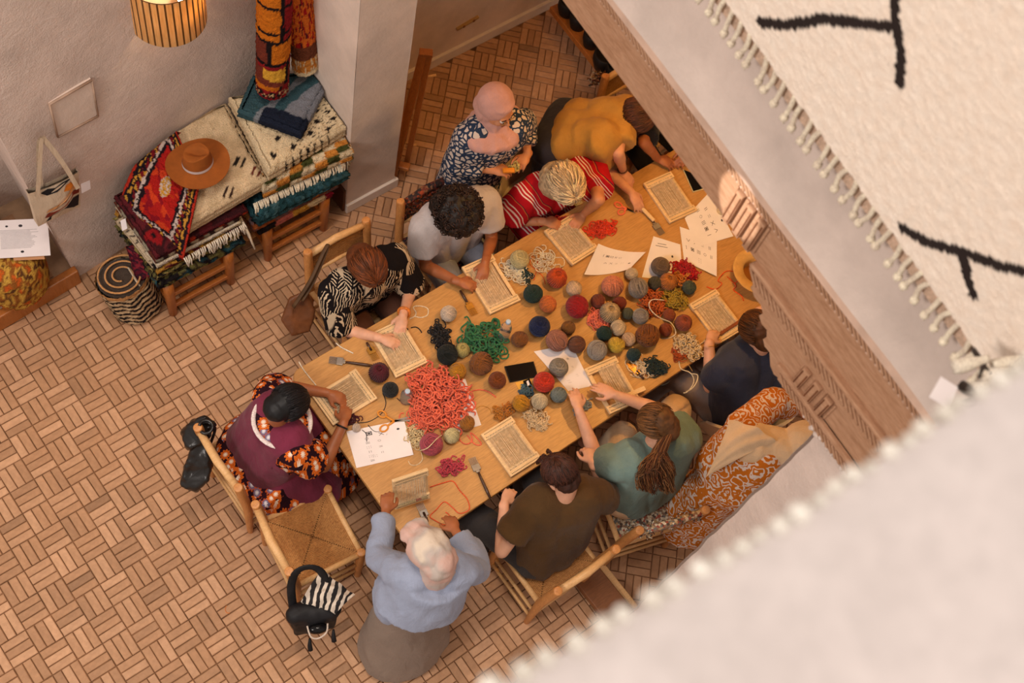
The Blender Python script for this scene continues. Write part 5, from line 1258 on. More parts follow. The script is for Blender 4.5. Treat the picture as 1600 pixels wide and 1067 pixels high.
for i in range(ns):
    a0 = PI+PI*i/ns+.020; a1 = PI+PI*(i+1)/ns-.020; b = MB()
    b.grid(lambda u, v: (LX+r*math.cos(a0+(a1-a0)*u), LY+r*math.sin(a0+(a1-a0)*u), z0+(z1-z0)*v), 4, 1); b.grid(lambda u, v: (LX+(r-.002)*math.cos(a1+(a0-a1)*u), LY+(r-.002)*math.sin(a1+(a0-a1)*u), z0+(z1-z0)*v), 4, 1)
    b.build('slat', m_ven, lp)
    if i: a = PI+PI*i/ns; b = MB(); b.box((LX+(r-.003)*math.cos(a), LY+(r-.003)*math.sin(a), (z0+z1)/2), (.006, .009, z1-z0), Matrix.Rotation(a, 3, 'Z')); b.build('rib', m_lampdark, lp, smooth=False)
for z in (z0, z1): b = MB(); b.tube([(LX+(r-.003)*math.cos(PI+PI*k/24), LY+(r-.003)*math.sin(PI+PI*k/24), z) for k in range(25)], .0025, 6); b.build('hoop', m_lampdark, lp)
t = NT('lamp_bulb'); t.b.inputs['Emission Color'].default_value = (1, .72, .38, 1); t.b.inputs['Emission Strength'].default_value = 60; b = MB(); b.ell((LX+.05, LY-.10, z0+.22), (.03, .03, .04)); b.build('bulb', t.m, lp)
b = MB(); b.tube([(LX+.05, LY-.10, z0+.22), (LX+.05, LY-.10, z0+.14), (LX+.05, LY-.01, z0+.14)], .012, 8); b.build('bulb_holder', m_brass, lp)

# ------------------------------------------------------------------ tote bag on the jamb
m_canvas = cloth('canvas', (206, 186, 160), .05); tb = empty('tote_bag', P(85, 310, 1.0), 'cream canvas tote bag with black and rust dune print hanging on the wall edge', 'bag')
yb = 3.82
def TP(x, y, out=0): v = PY(x, y, yb); return Vector((v.x, v.y-out, v.z))
def quadgrid(q, n, bulge): 
    def f(u, v): p = q[0].lerp(q[1], u).lerp(q[3].lerp(q[2], u), v); return p+Vector((0, -bulge*math.sin(PI*u)*(math.sin(PI*v)*.7+.3*v), 0))
    return f
qf = [TP(60, 354, .0), TP(126, 322, .0), TP(118, 262, .03), TP(40, 296, .03)]; ff = quadgrid(qf, 10, .05)
b = MB(); b.grid(ff, 14, 14); b.grid(lambda u, v: ff(1-u, v)+Vector((0, .05-.02*v, 0)), 14, 14); b.grid(lambda u, v: ff(0, u)+Vector((0, (.05-.02*u)*v, 0)), 8, 2); b.grid(lambda u, v: ff(1, 1-u)+Vector((0, (.05-.02*(1-u))*v, 0)), 8, 2); b.build('body', m_canvas, tb)
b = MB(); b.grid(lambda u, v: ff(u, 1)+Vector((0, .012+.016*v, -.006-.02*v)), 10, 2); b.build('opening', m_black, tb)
def strap(pts, w): 
    b = MB(); q = smoothpts(pts, 5)
    for i in range(len(q)-1):
        d = (q[min(i+2, len(q)-1)]-q[i]); d.y = 0; d.normalize(); s = d.cross(Vector((0, 1, 0))).normalized()*w/2; s2 = pv if i else s; pv = s
        b.add([q[i]-s2, q[i]+s2, q[i+1]+s, q[i+1]-s]+[x+Vector((0, .004, 0)) for x in (q[i]-s2, q[i]+s2, q[i+1]+s, q[i+1]-s)], [(0, 1, 2, 3), (7, 6, 5, 4), (0, 4, 5, 1), (3, 2, 6, 7)])
    return b
strap([TP(50, 296, .06), TP(56, 250, .04), TP(62, 214, .02), TP(70, 218, .02), TP(92, 246, .045), TP(112, 280, .07)], .024).build('strap', m_canvas, tb, smooth=False)
strap([TP(62, 290, .02), TP(58, 250, .02), TP(61, 216, .01), TP(72, 222, .01), TP(94, 250, .02), TP(108, 270, .02)], .024).build('strap', m_canvas, tb, smooth=False)
def patch(poly, c, off, nm, src=None):
    b = MB(); pts = [(src or ff)(u, v)+Vector((0, -off, 0)) for u, v in poly]; b.add(pts, [tuple(range(len(pts)))]); b.build(nm, simple('print_%d_%d' % (c[0], c[1]), c, .9, .08, 40, .1), tb, smooth=False)
patch([(.18, .06), (.94, .10), (.97, .40), (.80, .48), (.62, .34), (.42, .30), (.26, .22)], (34, 24, 30), .003, 'dune_print')
patch([(.16, .22), (.26, .24), (.44, .36), (.64, .42), (.82, .56), (.97, .46), (.98, .56), (.84, .66), (.62, .54), (.40, .46), (.22, .36)], (120, 42, 24), .004, 'dune_print')
patch([(.20, .40), (.40, .49), (.62, .58), (.84, .70), (.98, .60), (.98, .72), (.84, .80), (.66, .66), (.44, .56), (.26, .50)], (206, 146, 90), .005, 'dune_print')
patch([(.62, .80), (.70, .90), (.80, .90), (.86, .80), (.76, .74)], (222, 130, 40), .004, 'sun_print')
patch([(.20, .94), (.34, .99), (.48, .95), (.64, .99), (.84, .98), (.5, .86), (.3, .86)], (26, 24, 28), .004, 'hill_print')
b = MB(); q = [TP(113, 268, .09), TP(127, 262, .09), TP(130, 278, .08), TP(116, 285, .08)]; b.add(q, [(0, 1, 2, 3)]); b.build('paper_tag', m_paper, tb, smooth=False)
# ------------------------------------------------------------------ people
V3 = Vector
UPV = V3((0, 0, 1))
def frame(F):
    F = F.normalized(); U = (UPV-F*UPV.dot(F)); U.normalize(); R = F.cross(U); return F, U, R
def mat3(a, b, c): return Matrix((a, b, c)).transposed()
def hand(mb, W_, H_, nrm, curl=.45, thumb=1, s=1.0, spread=1.0, pinch=0):
    W_, H_ = V3(W_), V3(H_); d = (H_-W_).normalized(); n = (nrm-d*nrm.dot(d)).normalized(); l = n.cross(d)*thumb      # l points to the thumb side
    K = W_+d*.080*s
    mb.ell(W_+d*.048*s, (.046*s, .037*s, .0155*s), mat3(d, l, n), 14, 10)
    mb.cap(W_-d*.02*s, W_+d*.04*s, .025*s, .028*s, 12, .72, l)
    for i, (L, r) in enumerate(((.070, .0085), (.078, .0088), (.072, .0083), (.056, .0074))):
        b = K+l*(.027-.018*i)*s*spread-d*(.004*abs(i-1))*s; a = 0; p = b; c = curl*(1+.10*i)+(pinch if i == 0 else 0)
        mb.cap(W_+d*.03*s+l*(.018-.012*i)*s, b, .012*s, .0102*s, 8)
        for k, (f, rr) in enumerate(((.46, 1), (.30, .92), (.24, .82))):
            a += c*(1.0 if k < 2 else .7); q = p+(d*math.cos(a)-n*math.sin(a)+l*(.10-.07*i)*(1 if k == 0 else 0)).normalized()*L*f*s
            mb.cap(p, q, r*rr*s, r*rr*.90*s, 8); p = q
    tb = W_+d*.022*s+l*.022*s-n*.004*s; t1 = tb+(d*.62+l*.66-n*.25).normalized()*.040*s; t2 = t1+(d*.86+l*.12-n*.45).normalized()*.030*s; t3 = t2+(d*.85-l*.15-n*.5).normalized()*.022*s
    mb.cap(tb, t1, .0145*s, .0115*s, 9); mb.cap(t1, t2, .011*s, .0098*s, 9); mb.cap(t2, t3, .0098*s, .008*s, 9)
def arm(mb, S, E, W_, k=1.0):
    mb.cap(S, E, .046*k, .037*k, 16); mb.cap(E, E.lerp(W_, .35), .037*k, .037*k, 16); mb.cap(E.lerp(W_, .3), W_, .037*k, .0245*k, 16, .9)
def head(mb, Hc, F, U, R, s=1.0, ears=True):
    M3 = mat3(R, F, U)
    mb.ell(Hc+U*.028*s-F*.006*s, (.074*s, .092*s, .086*s), M3, 24, 16); mb.ell(Hc-U*.030*s+F*.022*s, (.061*s, .066*s, .088*s), M3, 20, 14)
    mb.ell(Hc-U*.088*s+F*.056*s, (.030*s, .026*s, .024*s), M3); mb.ell(Hc-U*.070*s+F*.02*s, (.050*s, .055*s, .035*s), M3)
    for q in (-1, 1): mb.ell(Hc-U*.028*s+F*.066*s+R*q*.033*s, (.024*s, .022*s, .024*s), M3, 12, 8)
    mb.ell(Hc+U*.022*s+F*.078*s, (.050*s, .014*s, .011*s), M3)
    mb.cap(Hc+U*.012*s+F*.086*s, Hc-U*.026*s+F*.108*s, .007*s, .0115*s, 10); mb.ell(Hc-U*.030*s+F*.100*s, (.018*s, .010*s, .008*s), M3, 10, 8)
    mb.ell(Hc-U*.056*s+F*.088*s, (.024*s, .009*s, .005*s), M3, 12, 8); mb.ell(Hc-U*.065*s+F*.087*s, (.021*s, .009*s, .006*s), M3, 12, 8)
    if ears:
        for q in (-1, 1): mb.ell(Hc+R*q*.076*s-U*.008*s-F*.008*s, (.008*s, .019*s, .030*s), M3, 12, 10)
def torso(mb, SL, SR, PL, PR, g=0.0, belly=.0, chest=.0, F=None):
    ms, mp = (SL+SR)/2, (PL+PR)/2
    for S, Q in ((SL, PL), (SR, PR)):
        a = ms+(S-ms)*.62; c = mp+(Q-mp)*.75; mb.cap(a-UPV*.05, c, .088+g, .098+g, 18); mb.cap(a, a.lerp(c, .5), .080+g, .088+g, 18)
    mb.cap(ms-UPV*.05, mp, .098+g, .108+g, 18); mb.cap(ms+(SL-ms)*.9, ms+(SR-ms)*.9, .060+g*.8, .060+g*.8, 16)
    if belly and F is not None: f = V3((F.x, F.y, 0)).normalized(); mb.ell(ms.lerp(mp, .66)+f*.07, (.155, .13, .15+belly), None, 20, 14)
    if chest and F is not None:
        f = V3((F.x, F.y, 0)).normalized(); sd = (SL-SR).normalized()
        for q in (-1, 1): mb.ell(ms.lerp(mp, .34)+f*.085+sd*q*.07, (.075+chest,)*3, None, 16, 12)
def wrinkle(a=.006, s=8, seed=0):
    def f(p):
        n = nz((p.x, p.y, p.z*.6), s, seed); m = nz((p.x*1.5, p.y*1.5, p.z*.5), s*2.1, seed+7); return a*(1-2.2*abs(n))+a*.5*m
    return f
PEOPLE = []
def bonelen(lbl, J):
    d = lambda a, b: round((J[a]-J[b]).length, 2)
    print('BONE', lbl[:28], 'SS', d('SL', 'SR'), 'uL', d('SL', 'EL'), 'fL', d('EL', 'WL'), 'uR', d('SR', 'ER'), 'fR', d('ER', 'WR'), 'tor', round(((J['SL']+J['SR'])/2-(J['PL']+J['PR'])/2).length, 2), 'neck', round(((J['SL']+J['SR'])/2-J['H']).length, 2))
def fixarm(S, E, W_, u=.29, f=.25):
    """keep the wrist, slide the elbow (and if needed the wrist's height) to human lengths"""
    d = W_-S; L = d.length; d.normalize(); L = min(L, (u+f)*.985); a = (L*L+u*u-f*f)/(2*L); h = math.sqrt(max(0, u*u-a*a)); x = d.orthogonal().normalized(); y = d.cross(x); hx, hy = proj(E); best = None
    for k in range(90):
        t = 2*PI*k/90; q = S+d*a+(x*math.cos(t)+y*math.sin(t))*h; px, py = proj(q); c = math.hypot(px-hx, py-hy)
        if 1.42 < q.x < 4.45 and 1.13 < q.y < 2.41: c += 900*max(0, .80-q.z)
        c += 60*max(0, .6-q.z)+40*max(0, q.z-S.z)
        if best is None or c < best[0]: best = (c, q)
    return best[1]
def person(label, J, F, skc, cat='person', ears=True, group=None, sc=1.0, armk=1.0, face=True, hd=None, legs=True, u=.29, f=.25):
    base = (J['PL']+J['PR'])/2; e = empty('person', (base.x, base.y, 0), label, cat, group)
    J['EL'] = fixarm(J['SL'], J['EL'], J['WL'], u, f); J['ER'] = fixarm(J['SR'], J['ER'], J['WR'], u, f); bonelen(label, J)
    F, U, R = frame(F); mb = MB(); head(mb, J['H'], F, U, R, sc, ears); ms = (J['SL']+J['SR'])/2
    mb.cap(ms+UPV*.01, J['H']-U*.055*sc-F*.022*sc, .060, .052, 18); mb.cap(ms, ms+(J['H']-ms)*.35, .075, .055, 18)
    torso(mb, J['SL'], J['SR'], J['PL'], J['PR'], -.012)
    for q in 'LR':
        arm(mb, J['S'+q], J['E'+q], J['W'+q], armk); nrm = J.get('N'+q, UPV); curl = J.get('C'+q, .45)
        hand(mb, J['W'+q], J['H'+q], nrm, curl, (1 if q == 'L' else -1)*J.get('T', -1), .97*sc)
    if legs:
        for q in 'LR':
            mb.cap(J['P'+q], J['K'+q], .075, .052, 16); mb.cap(J['K'+q], J['A'+q], .050, .032, 14); mb.cap(J['A'+q]+V3((0, 0, -.02)), J['A'+q]+J['foot']*.14+V3((0, 0, -.05)), .032, .024, 12, .9)
    b = fused(mb, 'body', skin(skc), e, .0052, .32, 2)
    if face:
        for q in (-1, 1):
            x = MB(); x.ell(J['H']+U*.004*sc+F*.0775*sc+R*q*.030*sc, (.0125*sc,)*3, None, 12, 8); ey = x.build('eye', m_eye, e)
            x = MB(); x.ell(J['H']+U*.002*sc+F*.0885*sc+R*q*.030*sc-U*.002, (.0052*sc, .0052*sc, .0052*sc), None, 10, 6); x.build('iris', m_iris, ey)
            x = MB(); x.tube([J['H']+U*(.022+.004*math.sin(PI*t/6))*sc+F*(.090-.002*abs(t-2))*sc+R*q*(.014+.006*t)*sc for t in range(6)], .0030, 5); x.build('eyebrow', m_brow, e)
        x = MB(); x.ell(J['H']-U*.061*sc+F*.0925*sc, (.021*sc, .006*sc, .007*sc), mat3(R, F, U), 14, 8); x.build('lips', m_lip, e)
    return e, F, U, R
m_eye = simple('eye_white', (236, 228, 220), .25, .02, 5, 0); m_iris = simple('iris', (50, 32, 22), .2, .05, 5, 0); m_brow = simple('brow_hair', (58, 38, 28), .8, .1, 50, 0); m_lip = simple('lips', (166, 84, 76), .45, .05, 30, 0)
def hairmat(name, c, hi=1.5):
    t = NT(name); a = t.n('ShaderNodeAttribute'); a.attribute_name = 'Col'; t.base(a.outputs[0]); t.b.inputs['Roughness'].default_value = .52; t.b.inputs['Specular IOR Level'].default_value = .35; return t.m
m_hair = hairmat('hair', 0)
def hv(c, rnd, k=.38): f = 1+rnd.uniform(-k, k); return lin([min(255, v*f) for v in c])
def strands(e, cen, M3, rad, c, n=300, pole=(0, 0, 1), thmax=lambda ph: 1.9, hang=None, seed=0, r=.0024, wob=.05, tip=None, name='hair_strands', parent=None, part=.0, pts_n=9):
    """hair lying on an ellipsoid, flowing away from a parting"""
    rnd = random.Random(seed); b = MB(); b.c = []
    pz = V3(pole).normalized(); px = pz.orthogonal().normalized() if abs(pz.y) > .9 else pz.cross(V3((0, 1, 0))).normalized(); py = pz.cross(px)
    for i in range(n):
        ph = 2*PI*(i+rnd.random())/n; tm = thmax(ph)*rnd.uniform(.88, 1.06); th0 = rnd.uniform(.02, .9) if rnd.random() < .7 else .02; o = rnd.uniform(0, .035); pts = []; w = rnd.uniform(-wob, wob)*2
        off = part*(rnd.random()-.5)
        for k in range(pts_n):
            th = th0+(tm-th0)*k/(pts_n-1) if tm > th0 else tm; a = ph+w*math.sin(th*2+o*99)
            v = pz*math.cos(th)+(px*math.cos(a)+py*math.sin(a))*math.sin(th)+V3((0, off, 0))*math.cos(th)
            k2 = 1.0+o+.012*math.sin(th*6+i); q = cen+M3 @ V3((v.x*rad[0]*k2, v.y*rad[1]*k2, v.z*rad[2]*k2)); pts.append(q)
        if hang:
            L = hang(ph)*rnd.uniform(.8, 1.1)
            if L > 0:
                for k in range(1, 5): pts.append(pts[pts_n-1]+V3((rnd.uniform(-.008, .008), rnd.uniform(-.008, .008), -L*k/4)))
        m = len(pts); n0 = len(b.v); b.tube(pts, [r*(.5+.5*min(1, 3*(m-1-k)/(m-1)+.1)) for k in range(m)], 4); cc = hv(c, rnd); b.c += [cc]*(len(b.v)-n0)
    return b.build(name, m_hair, parent or e)
def hairvol(e, shapes, c, seed=0, vox=.007, name='hair', amp=.004):
    mb = MB()
    for s in shapes: s(mb)
    rnd = random.Random(seed)
    def col(p): k = .86+.28*(nz(p, 60, seed)); return lin([max(0, min(255, v*k)) for v in c])
    return fused(mb, name, m_hair, e, vox, .6, 1, wrinkle(amp, 26, seed), col)
def lock(b, path, n, rad, c, rnd, r=.0028, wave=.006, freq=3):
    pts0 = smoothpts(path, 4); m = len(pts0)
    for i in range(n):
        a = rnd.uniform(0, 6.3); q = rnd.random()**.5; ph = rnd.uniform(0, 6.3); fr = freq*rnd.uniform(.7, 1.3); pts = []
        for k, p in enumerate(pts0):
            t = k/(m-1); R_ = rad(t)*q; d = (pts0[min(k+1, m-1)]-pts0[max(k-1, 0)]).normalized(); x = d.orthogonal().normalized(); y = d.cross(x)
            pts.append(p+x*(R_*math.cos(a)+wave*t*math.sin(fr*t*6+ph))+y*(R_*math.sin(a)+wave*t*math.cos(fr*t*6+ph)))
        n0 = len(b.v); b.tube(pts, [r*(1-.5*k/(m-1)) for k in range(m)], 4); b.c += [hv(c, rnd)]*(len(b.v)-n0)
def top(e, J, F, mat, g=.016, sleeve=.55, name='shirt', vox=.0105, w=.007, seed=0, belly=0, chest=0, sr=(.070, .080), fit=None, extra=None, long=False, hem=0):
    mb = MB(); torso(mb, J['SL'], J['SR'], J['PL'], J['PR'], g, belly, chest, F)
    for q in 'LR':
        S, E, W_ = J['S'+q], J['E'+q], J['W'+q]; mb.cap(S, S.lerp(E, .3), sr[0], sr[0], 18)
        if long: mb.cone(S, E, sr[0], sr[1]*.82, 20); mb.cap(S.lerp(E, .8), E, sr[1]*.78, sr[1]*.80, 18); mb.cone(E, E.lerp(W_, long), sr[1]*.80, sr[1]*.72, 20)
        else:
            T = S.lerp(E, min(1, sleeve)); mb.cone(S, T, sr[0]*1.02, sr[1], 22)
            if sleeve > 1: mb.cap(S.lerp(E, .85), E, sr[1]*.9, sr[1]*.9, 18); mb.cone(E, E.lerp(W_, sleeve-1), sr[1]*.92, sr[1]*.86, 20)
    if extra: extra(mb)
    return fused(mb, name, mat, e, vox, .55, 3, wrinkle(w, 7, seed))
def trousers(e, J, mat, name='trousers', r=(.100, .078, .062), seed=0, full=1.0):
    mb = MB()
    for q in 'LR':
        mb.cap(J['P'+q], J['K'+q], r[0], r[1], 18); mb.cap(J['K'+q], J['K'+q].lerp(J['A'+q], .2), r[1], r[1]*.95, 18); mb.cone(J['K'+q], J['K'+q].lerp(J['A'+q], full*.92), r[1]*.98, r[2], 18)
    mb.cap(J['PL'], J['PR'], r[0]*1.08, r[0]*1.08, 18); return fused(mb, name, mat, e, .012, .5, 3, wrinkle(.005, 9, seed))
def shoes(e, J, mat):
    for q in 'LR':
        mb = MB(); A = J['A'+q]; mb.ell(V3((A.x, A.y, .045))+J['foot']*.03, (.045, .045, .045)); mb.cap(V3((A.x, A.y, .032)), V3((A.x, A.y, .028))+J['foot']*.17, .036, .034, 12, .9); fused(mb, 'shoe', mat, e, .009, .6, 1)
def bracelet(e, W_, E, r, c, w=.006, name='bracelet', at=.12):
    p = W_.lerp(E, at); d = (E-W_).normalized(); x = d.orthogonal().normalized(); y = d.cross(x); b = MB(); b.tube([p+(x*math.cos(t)+y*math.sin(t))*r for t in [2*PI*k/20 for k in range(20)]], w, 8, closed=True, flat=1)
    return b.build(name, simple('bracelet_%d_%d' % (c[0], c[1]), c, .5, .2, 90, .1), e)
def pxy(x, y, z): return V3(P(x, y, z))
def legs_to(J, kx, ky, ax, ay, foot, kz=.50):
    pass

# patterned cloths
def pat(name, fn, rough=.9, fold=.4):
    t = NT(name); fn(t); t.b.inputs['Roughness'].default_value = rough; t.b.inputs['Specular IOR Level'].default_value = .12
    t.bump(t.noise(t.obj((1, 1, .5)), 15, 3, .55, .8), fold, .02); return t.m
def cellframe(t, scale, jit=1.0):
    """random little frame per Voronoi cell: local coordinates, distance, cell colour"""
    vo = t.n('ShaderNodeTexVoronoi'); vo.inputs['Scale'].default_value = scale; vo.inputs['Randomness'].default_value = jit; t.l(t.obj(), vo.inputs['Vector'])
    sv = t.n('ShaderNodeVectorMath', _operation='SCALE'); sv.inputs['Scale'].default_value = scale; t.l(t.obj(), sv.inputs[0])
    d = t.n('ShaderNodeVectorMath', _operation='SUBTRACT'); t.l(sv.outputs[0], d.inputs[0])
    ps = t.n('ShaderNodeVectorMath', _operation='SCALE'); ps.inputs['Scale'].default_value = scale; t.l(vo.outputs['Position'], ps.inputs[0]); t.l(ps.outputs[0], d.inputs[1])
    c = t.n('ShaderNodeVectorMath', _operation='SUBTRACT'); t.l(vo.outputs['Color'], c.inputs[0]); c.inputs[1].default_value = (.5, .5, .5)
    n = t.n('ShaderNodeVectorMath', _operation='NORMALIZE'); t.l(c.outputs[0], n.inputs[0]); x = t.n('ShaderNodeVectorMath', _operation='CROSS_PRODUCT'); t.l(n.outputs[0], x.inputs[0]); x.inputs[1].default_value = (.31, .22, .92); xn = t.n('ShaderNodeVectorMath', _operation='NORMALIZE'); t.l(x.outputs[0], xn.inputs[0])
    y = t.n('ShaderNodeVectorMath', _operation='CROSS_PRODUCT'); t.l(xn.outputs[0], y.inputs[0]); y.inputs[1].default_value = (.0, .0, 1.0)
    dx = t.n('ShaderNodeVectorMath', _operation='DOT_PRODUCT'); t.l(d.outputs[0], dx.inputs[0]); t.l(xn.outputs[0], dx.inputs[1])
    dy = t.n('ShaderNodeVectorMath', _operation='DOT_PRODUCT'); t.l(d.outputs[0], dy.inputs[0]); t.l(y.outputs[0], dy.inputs[1])
    s = t.n('ShaderNodeSeparateColor'); t.l(vo.outputs['Color'], s.inputs[0]); return dx.outputs['Value'], dy.outputs['Value'], vo.outputs['Distance'], s.outputs[0]
def leafp(t):
    x, y, d, c = cellframe(t, 8.5); nn = t.noise(t.obj(), 20, 2); ax = t.math('ABSOLUTE', x)
    w = t.math('SINE', t.math('MULTIPLY', t.math('ADD', t.math('ADD', t.math('MULTIPLY', ax, 1.0), y), t.math('MULTIPLY', nn, .35)), 34.0))
    st = t.ramp(w, [(.40, lin((24, 20, 22))), (.55, lin((206, 184, 154)))]); dark = t.ramp(c, [(.0, (1, 1, 1)), (.26, (1, 1, 1)), (.28, (0, 0, 0))], 'CONSTANT')
    o = t.mix(t.ramp(ax, [(.40, (0, 0, 0)), (.44, (1, 1, 1))]), st, lin((196, 176, 148))); o = t.mix(t.ramp(ax, [(.03, (1, 1, 1)), (.05, (0, 0, 0))]), o, lin((24, 20, 22))); t.base(t.mix(dark, o, lin((26, 22, 24))))
def blobp(t):
    v = t.noise(t.obj(), 14, 2); mp = t.n('ShaderNodeVectorMath', _operation='ADD'); 
    nz_ = t.n('ShaderNodeTexNoise'); nz_.inputs['Scale'].default_value = 16; t.l(t.obj(), nz_.inputs['Vector']); sc = t.n('ShaderNodeVectorMath', _operation='SCALE'); sc.inputs['Scale'].default_value = .035; t.l(nz_.outputs['Color'], sc.inputs[0]); t.l(t.obj(), mp.inputs[0]); t.l(sc.outputs[0], mp.inputs[1])
    vo = t.n('ShaderNodeTexVoronoi'); vo.feature = 'DISTANCE_TO_EDGE'; vo.inputs['Scale'].default_value = 30; t.l(mp.outputs[0], vo.inputs['Vector']); t.base(t.ramp(vo.outputs['Distance'], [(.13, lin((44, 58, 82))), (.18, lin((208, 192, 180)))]))
def stripep(t):
    sep = t.n('ShaderNodeSeparateXYZ'); t.l(t.obj(), sep.inputs[0]); nn = t.noise(t.obj(), 5, 1)
    s = t.math('ADD', t.math('MULTIPLY', sep.outputs[0], 1.0), t.math('ADD', t.math('MULTIPLY', sep.outputs[2], .55), t.math('MULTIPLY', nn, .10)))
    f = t.math('FRACT', t.math('MULTIPLY', s, 7.0)); R_, Wt, O = lin((176, 22, 34)), lin((226, 206, 196)), lin((196, 120, 60))
    t.base(t.ramp(f, [(0, R_), (.28, Wt), (.34, R_), (.42, Wt), (.48, R_), (.56, Wt), (.60, R_), (.80, O), (.83, lin((110, 30, 50))), (.88, R_)], 'CONSTANT'))
def floralp(t):
    x, y, d, c = cellframe(t, 17); an = t.math('ARCTAN2', y, x); pt = t.math('MULTIPLY', t.math('ABSOLUTE', t.math('SINE', t.math('MULTIPLY', an, 5.0))), .16)
    r = t.math('SUBTRACT', t.math('POWER', t.math('ADD', t.math('MULTIPLY', x, x), t.math('MULTIPLY', y, y)), .5), pt)
    f = t.ramp(r, [(0, lin((236, 222, 206))), (.03, lin((226, 200, 170))), (.08, lin((206, 96, 28))), (.30, lin((226, 130, 50))), (.33, lin((120, 36, 30))), (.37, lin((40, 16, 26)))], 'CONSTANT')
    t.base(t.mix(t.ramp(c, [(.72, (0, 0, 0)), (.74, (1, 1, 1))], 'CONSTANT'), f, t.ramp(r, [(0, lin((222, 216, 220))), (.04, lin((110, 100, 130))), (.22, lin((186, 80, 30))), (.34, lin((48, 18, 28)))], 'CONSTANT')))
def ikatp(t):
    vo = t.n('ShaderNodeTexVoronoi'); vo.inputs['Scale'].default_value = 14; mp = t.n('ShaderNodeVectorMath', _operation='ADD'); nz_ = t.n('ShaderNodeTexNoise'); nz_.inputs['Scale'].default_value = 14; t.l(t.obj(), nz_.inputs['Vector']); sc = t.n('ShaderNodeVectorMath', _operation='SCALE'); sc.inputs['Scale'].default_value = .09; t.l(nz_.outputs['Color'], sc.inputs[0]); t.l(t.obj(), mp.inputs[0]); t.l(sc.outputs[0], mp.inputs[1]); t.l(mp.outputs[0], vo.inputs['Vector'])
    f = t.math('FRACT', t.math('MULTIPLY', vo.outputs['Distance'], 3.6)); t.base(t.ramp(f, [(.0, lin((186, 104, 28))), (.45, lin((186, 104, 28))), (.50, lin((212, 196, 186))), (.80, lin((212, 196, 186))), (.85, lin((186, 104, 28)))]))
def plaidrag(t): pass
m_leaf, m_blob, m_stripe, m_floral, m_ikat = pat('leaf_print', leafp), pat('blob_print', blobp), pat('stripe_print', stripep), pat('floral_print', floralp), pat('ikat_print', ikatp)
SK1, SK2, SK3, SK4 = (222, 168, 138), (196, 132, 92), (166, 100, 62), (214, 154, 118)
DN = V3((0, 0, -1))

# 1 leaf print shirt, auburn hair -------------------------------------------------
J = dict(H=pxy(573, 414, 1.14), SL=pxy(618, 402, .97), SR=pxy(520, 455, .97), EL=pxy(641, 440, .84), ER=pxy(528, 512, .82), WL=pxy(630, 492, .80), WR=pxy(594, 528, .80), HL=pxy(624, 520, .79), HR=pxy(618, 537, .795), PL=V3((2.25, 2.66, .52)), PR=V3((2.03, 2.66, .52)), KL=V3((2.25, 2.25, .50)), KR=V3((2.0, 2.25, .50)), AL=V3((2.25, 2.2, .09)), AR=V3((2.0, 2.2, .09)), foot=V3((0, -1, 0)))
e, F, U, R = person('woman in black and cream leaf print shirt with auburn hair weaving at table', J, V3((.02, -.55, -.83)), SK1); H = J['H']
top(e, J, F, m_leaf, .024, .95, seed=1, sr=(.078, .088)); trousers(e, J, cloth('brown_trousers', (96, 62, 48)), seed=2)
AUB = (112, 58, 26)
hairvol(e, [lambda m: m.ell(H+U*.030-F*.012, (.088, .104, .096), mat3(R, F, U)), lambda m: m.ell(H-U*.03-F*.05, (.078, .06, .085), mat3(R, F, U)), lambda m: m.ell(H-R*.066-U*.02, (.026, .05, .07), mat3(R, F, U)), lambda m: m.ell(H+R*.066-U*.02, (.026, .05, .07), mat3(R, F, U))], AUB, 1)
strands(e, H+U*.028-F*.012, mat3(R, F, U), (.092, .109, .100), AUB, 420, (.30, .35, .9), lambda ph: 1.9, seed=1, part=.5)
bracelet(e, J['WL'], J['EL'], .031, (206, 120, 50), .009, at=.10)

# 2 light grey shirt, black curls ---------------------------------------------------
J = dict(H=pxy(712, 330, 1.13), SL=pxy(760, 312, .96), SR=pxy(660, 352, .96), EL=pxy(768, 372, .84), ER=pxy(655, 402, .84), WL=pxy(758, 410, .80), WR=pxy(716, 440, .80), HL=pxy(752, 437, .79), HR=pxy(742, 447, .79), PL=V3((2.88, 2.66, .50)), PR=V3((2.66, 2.66, .50)), KL=V3((2.88, 2.25, .50)), KR=V3((2.62, 2.25, .50)), AL=V3((2.9, 2.2, .09)), AR=V3((2.6, 2.2, .09)), foot=V3((0, -1, 0)))
e, F, U, R = person('woman in pale grey shirt with short black curls weaving at table', J, V3((.0, -.6, -.8)), SK3, ears=False); H = J['H']
top(e, J, F, cloth('pale_linen', (196, 186, 184), .05), .028, .62, seed=5, sr=(.080, .092)); trousers(e, J, cloth('pale_blue_trousers', (150, 154, 168)), seed=3)
b = MB(); q = [J['SL'].lerp(J['SR'], .5)+(F*.0+V3((0, -.17, -.1-.03*k))) for k in range(4)]
BK2 = (34, 24, 20)
hairvol(e, [lambda m: m.ell(H+U*.036-F*.010, (.128, .134, .122), mat3(R, F, U)), lambda m: m.ell(H-U*.03-F*.05, (.115, .075, .10), mat3(R, F, U))], BK2, 2, amp=.016)
rnd = random.Random(8); b = MB(); b.c = []
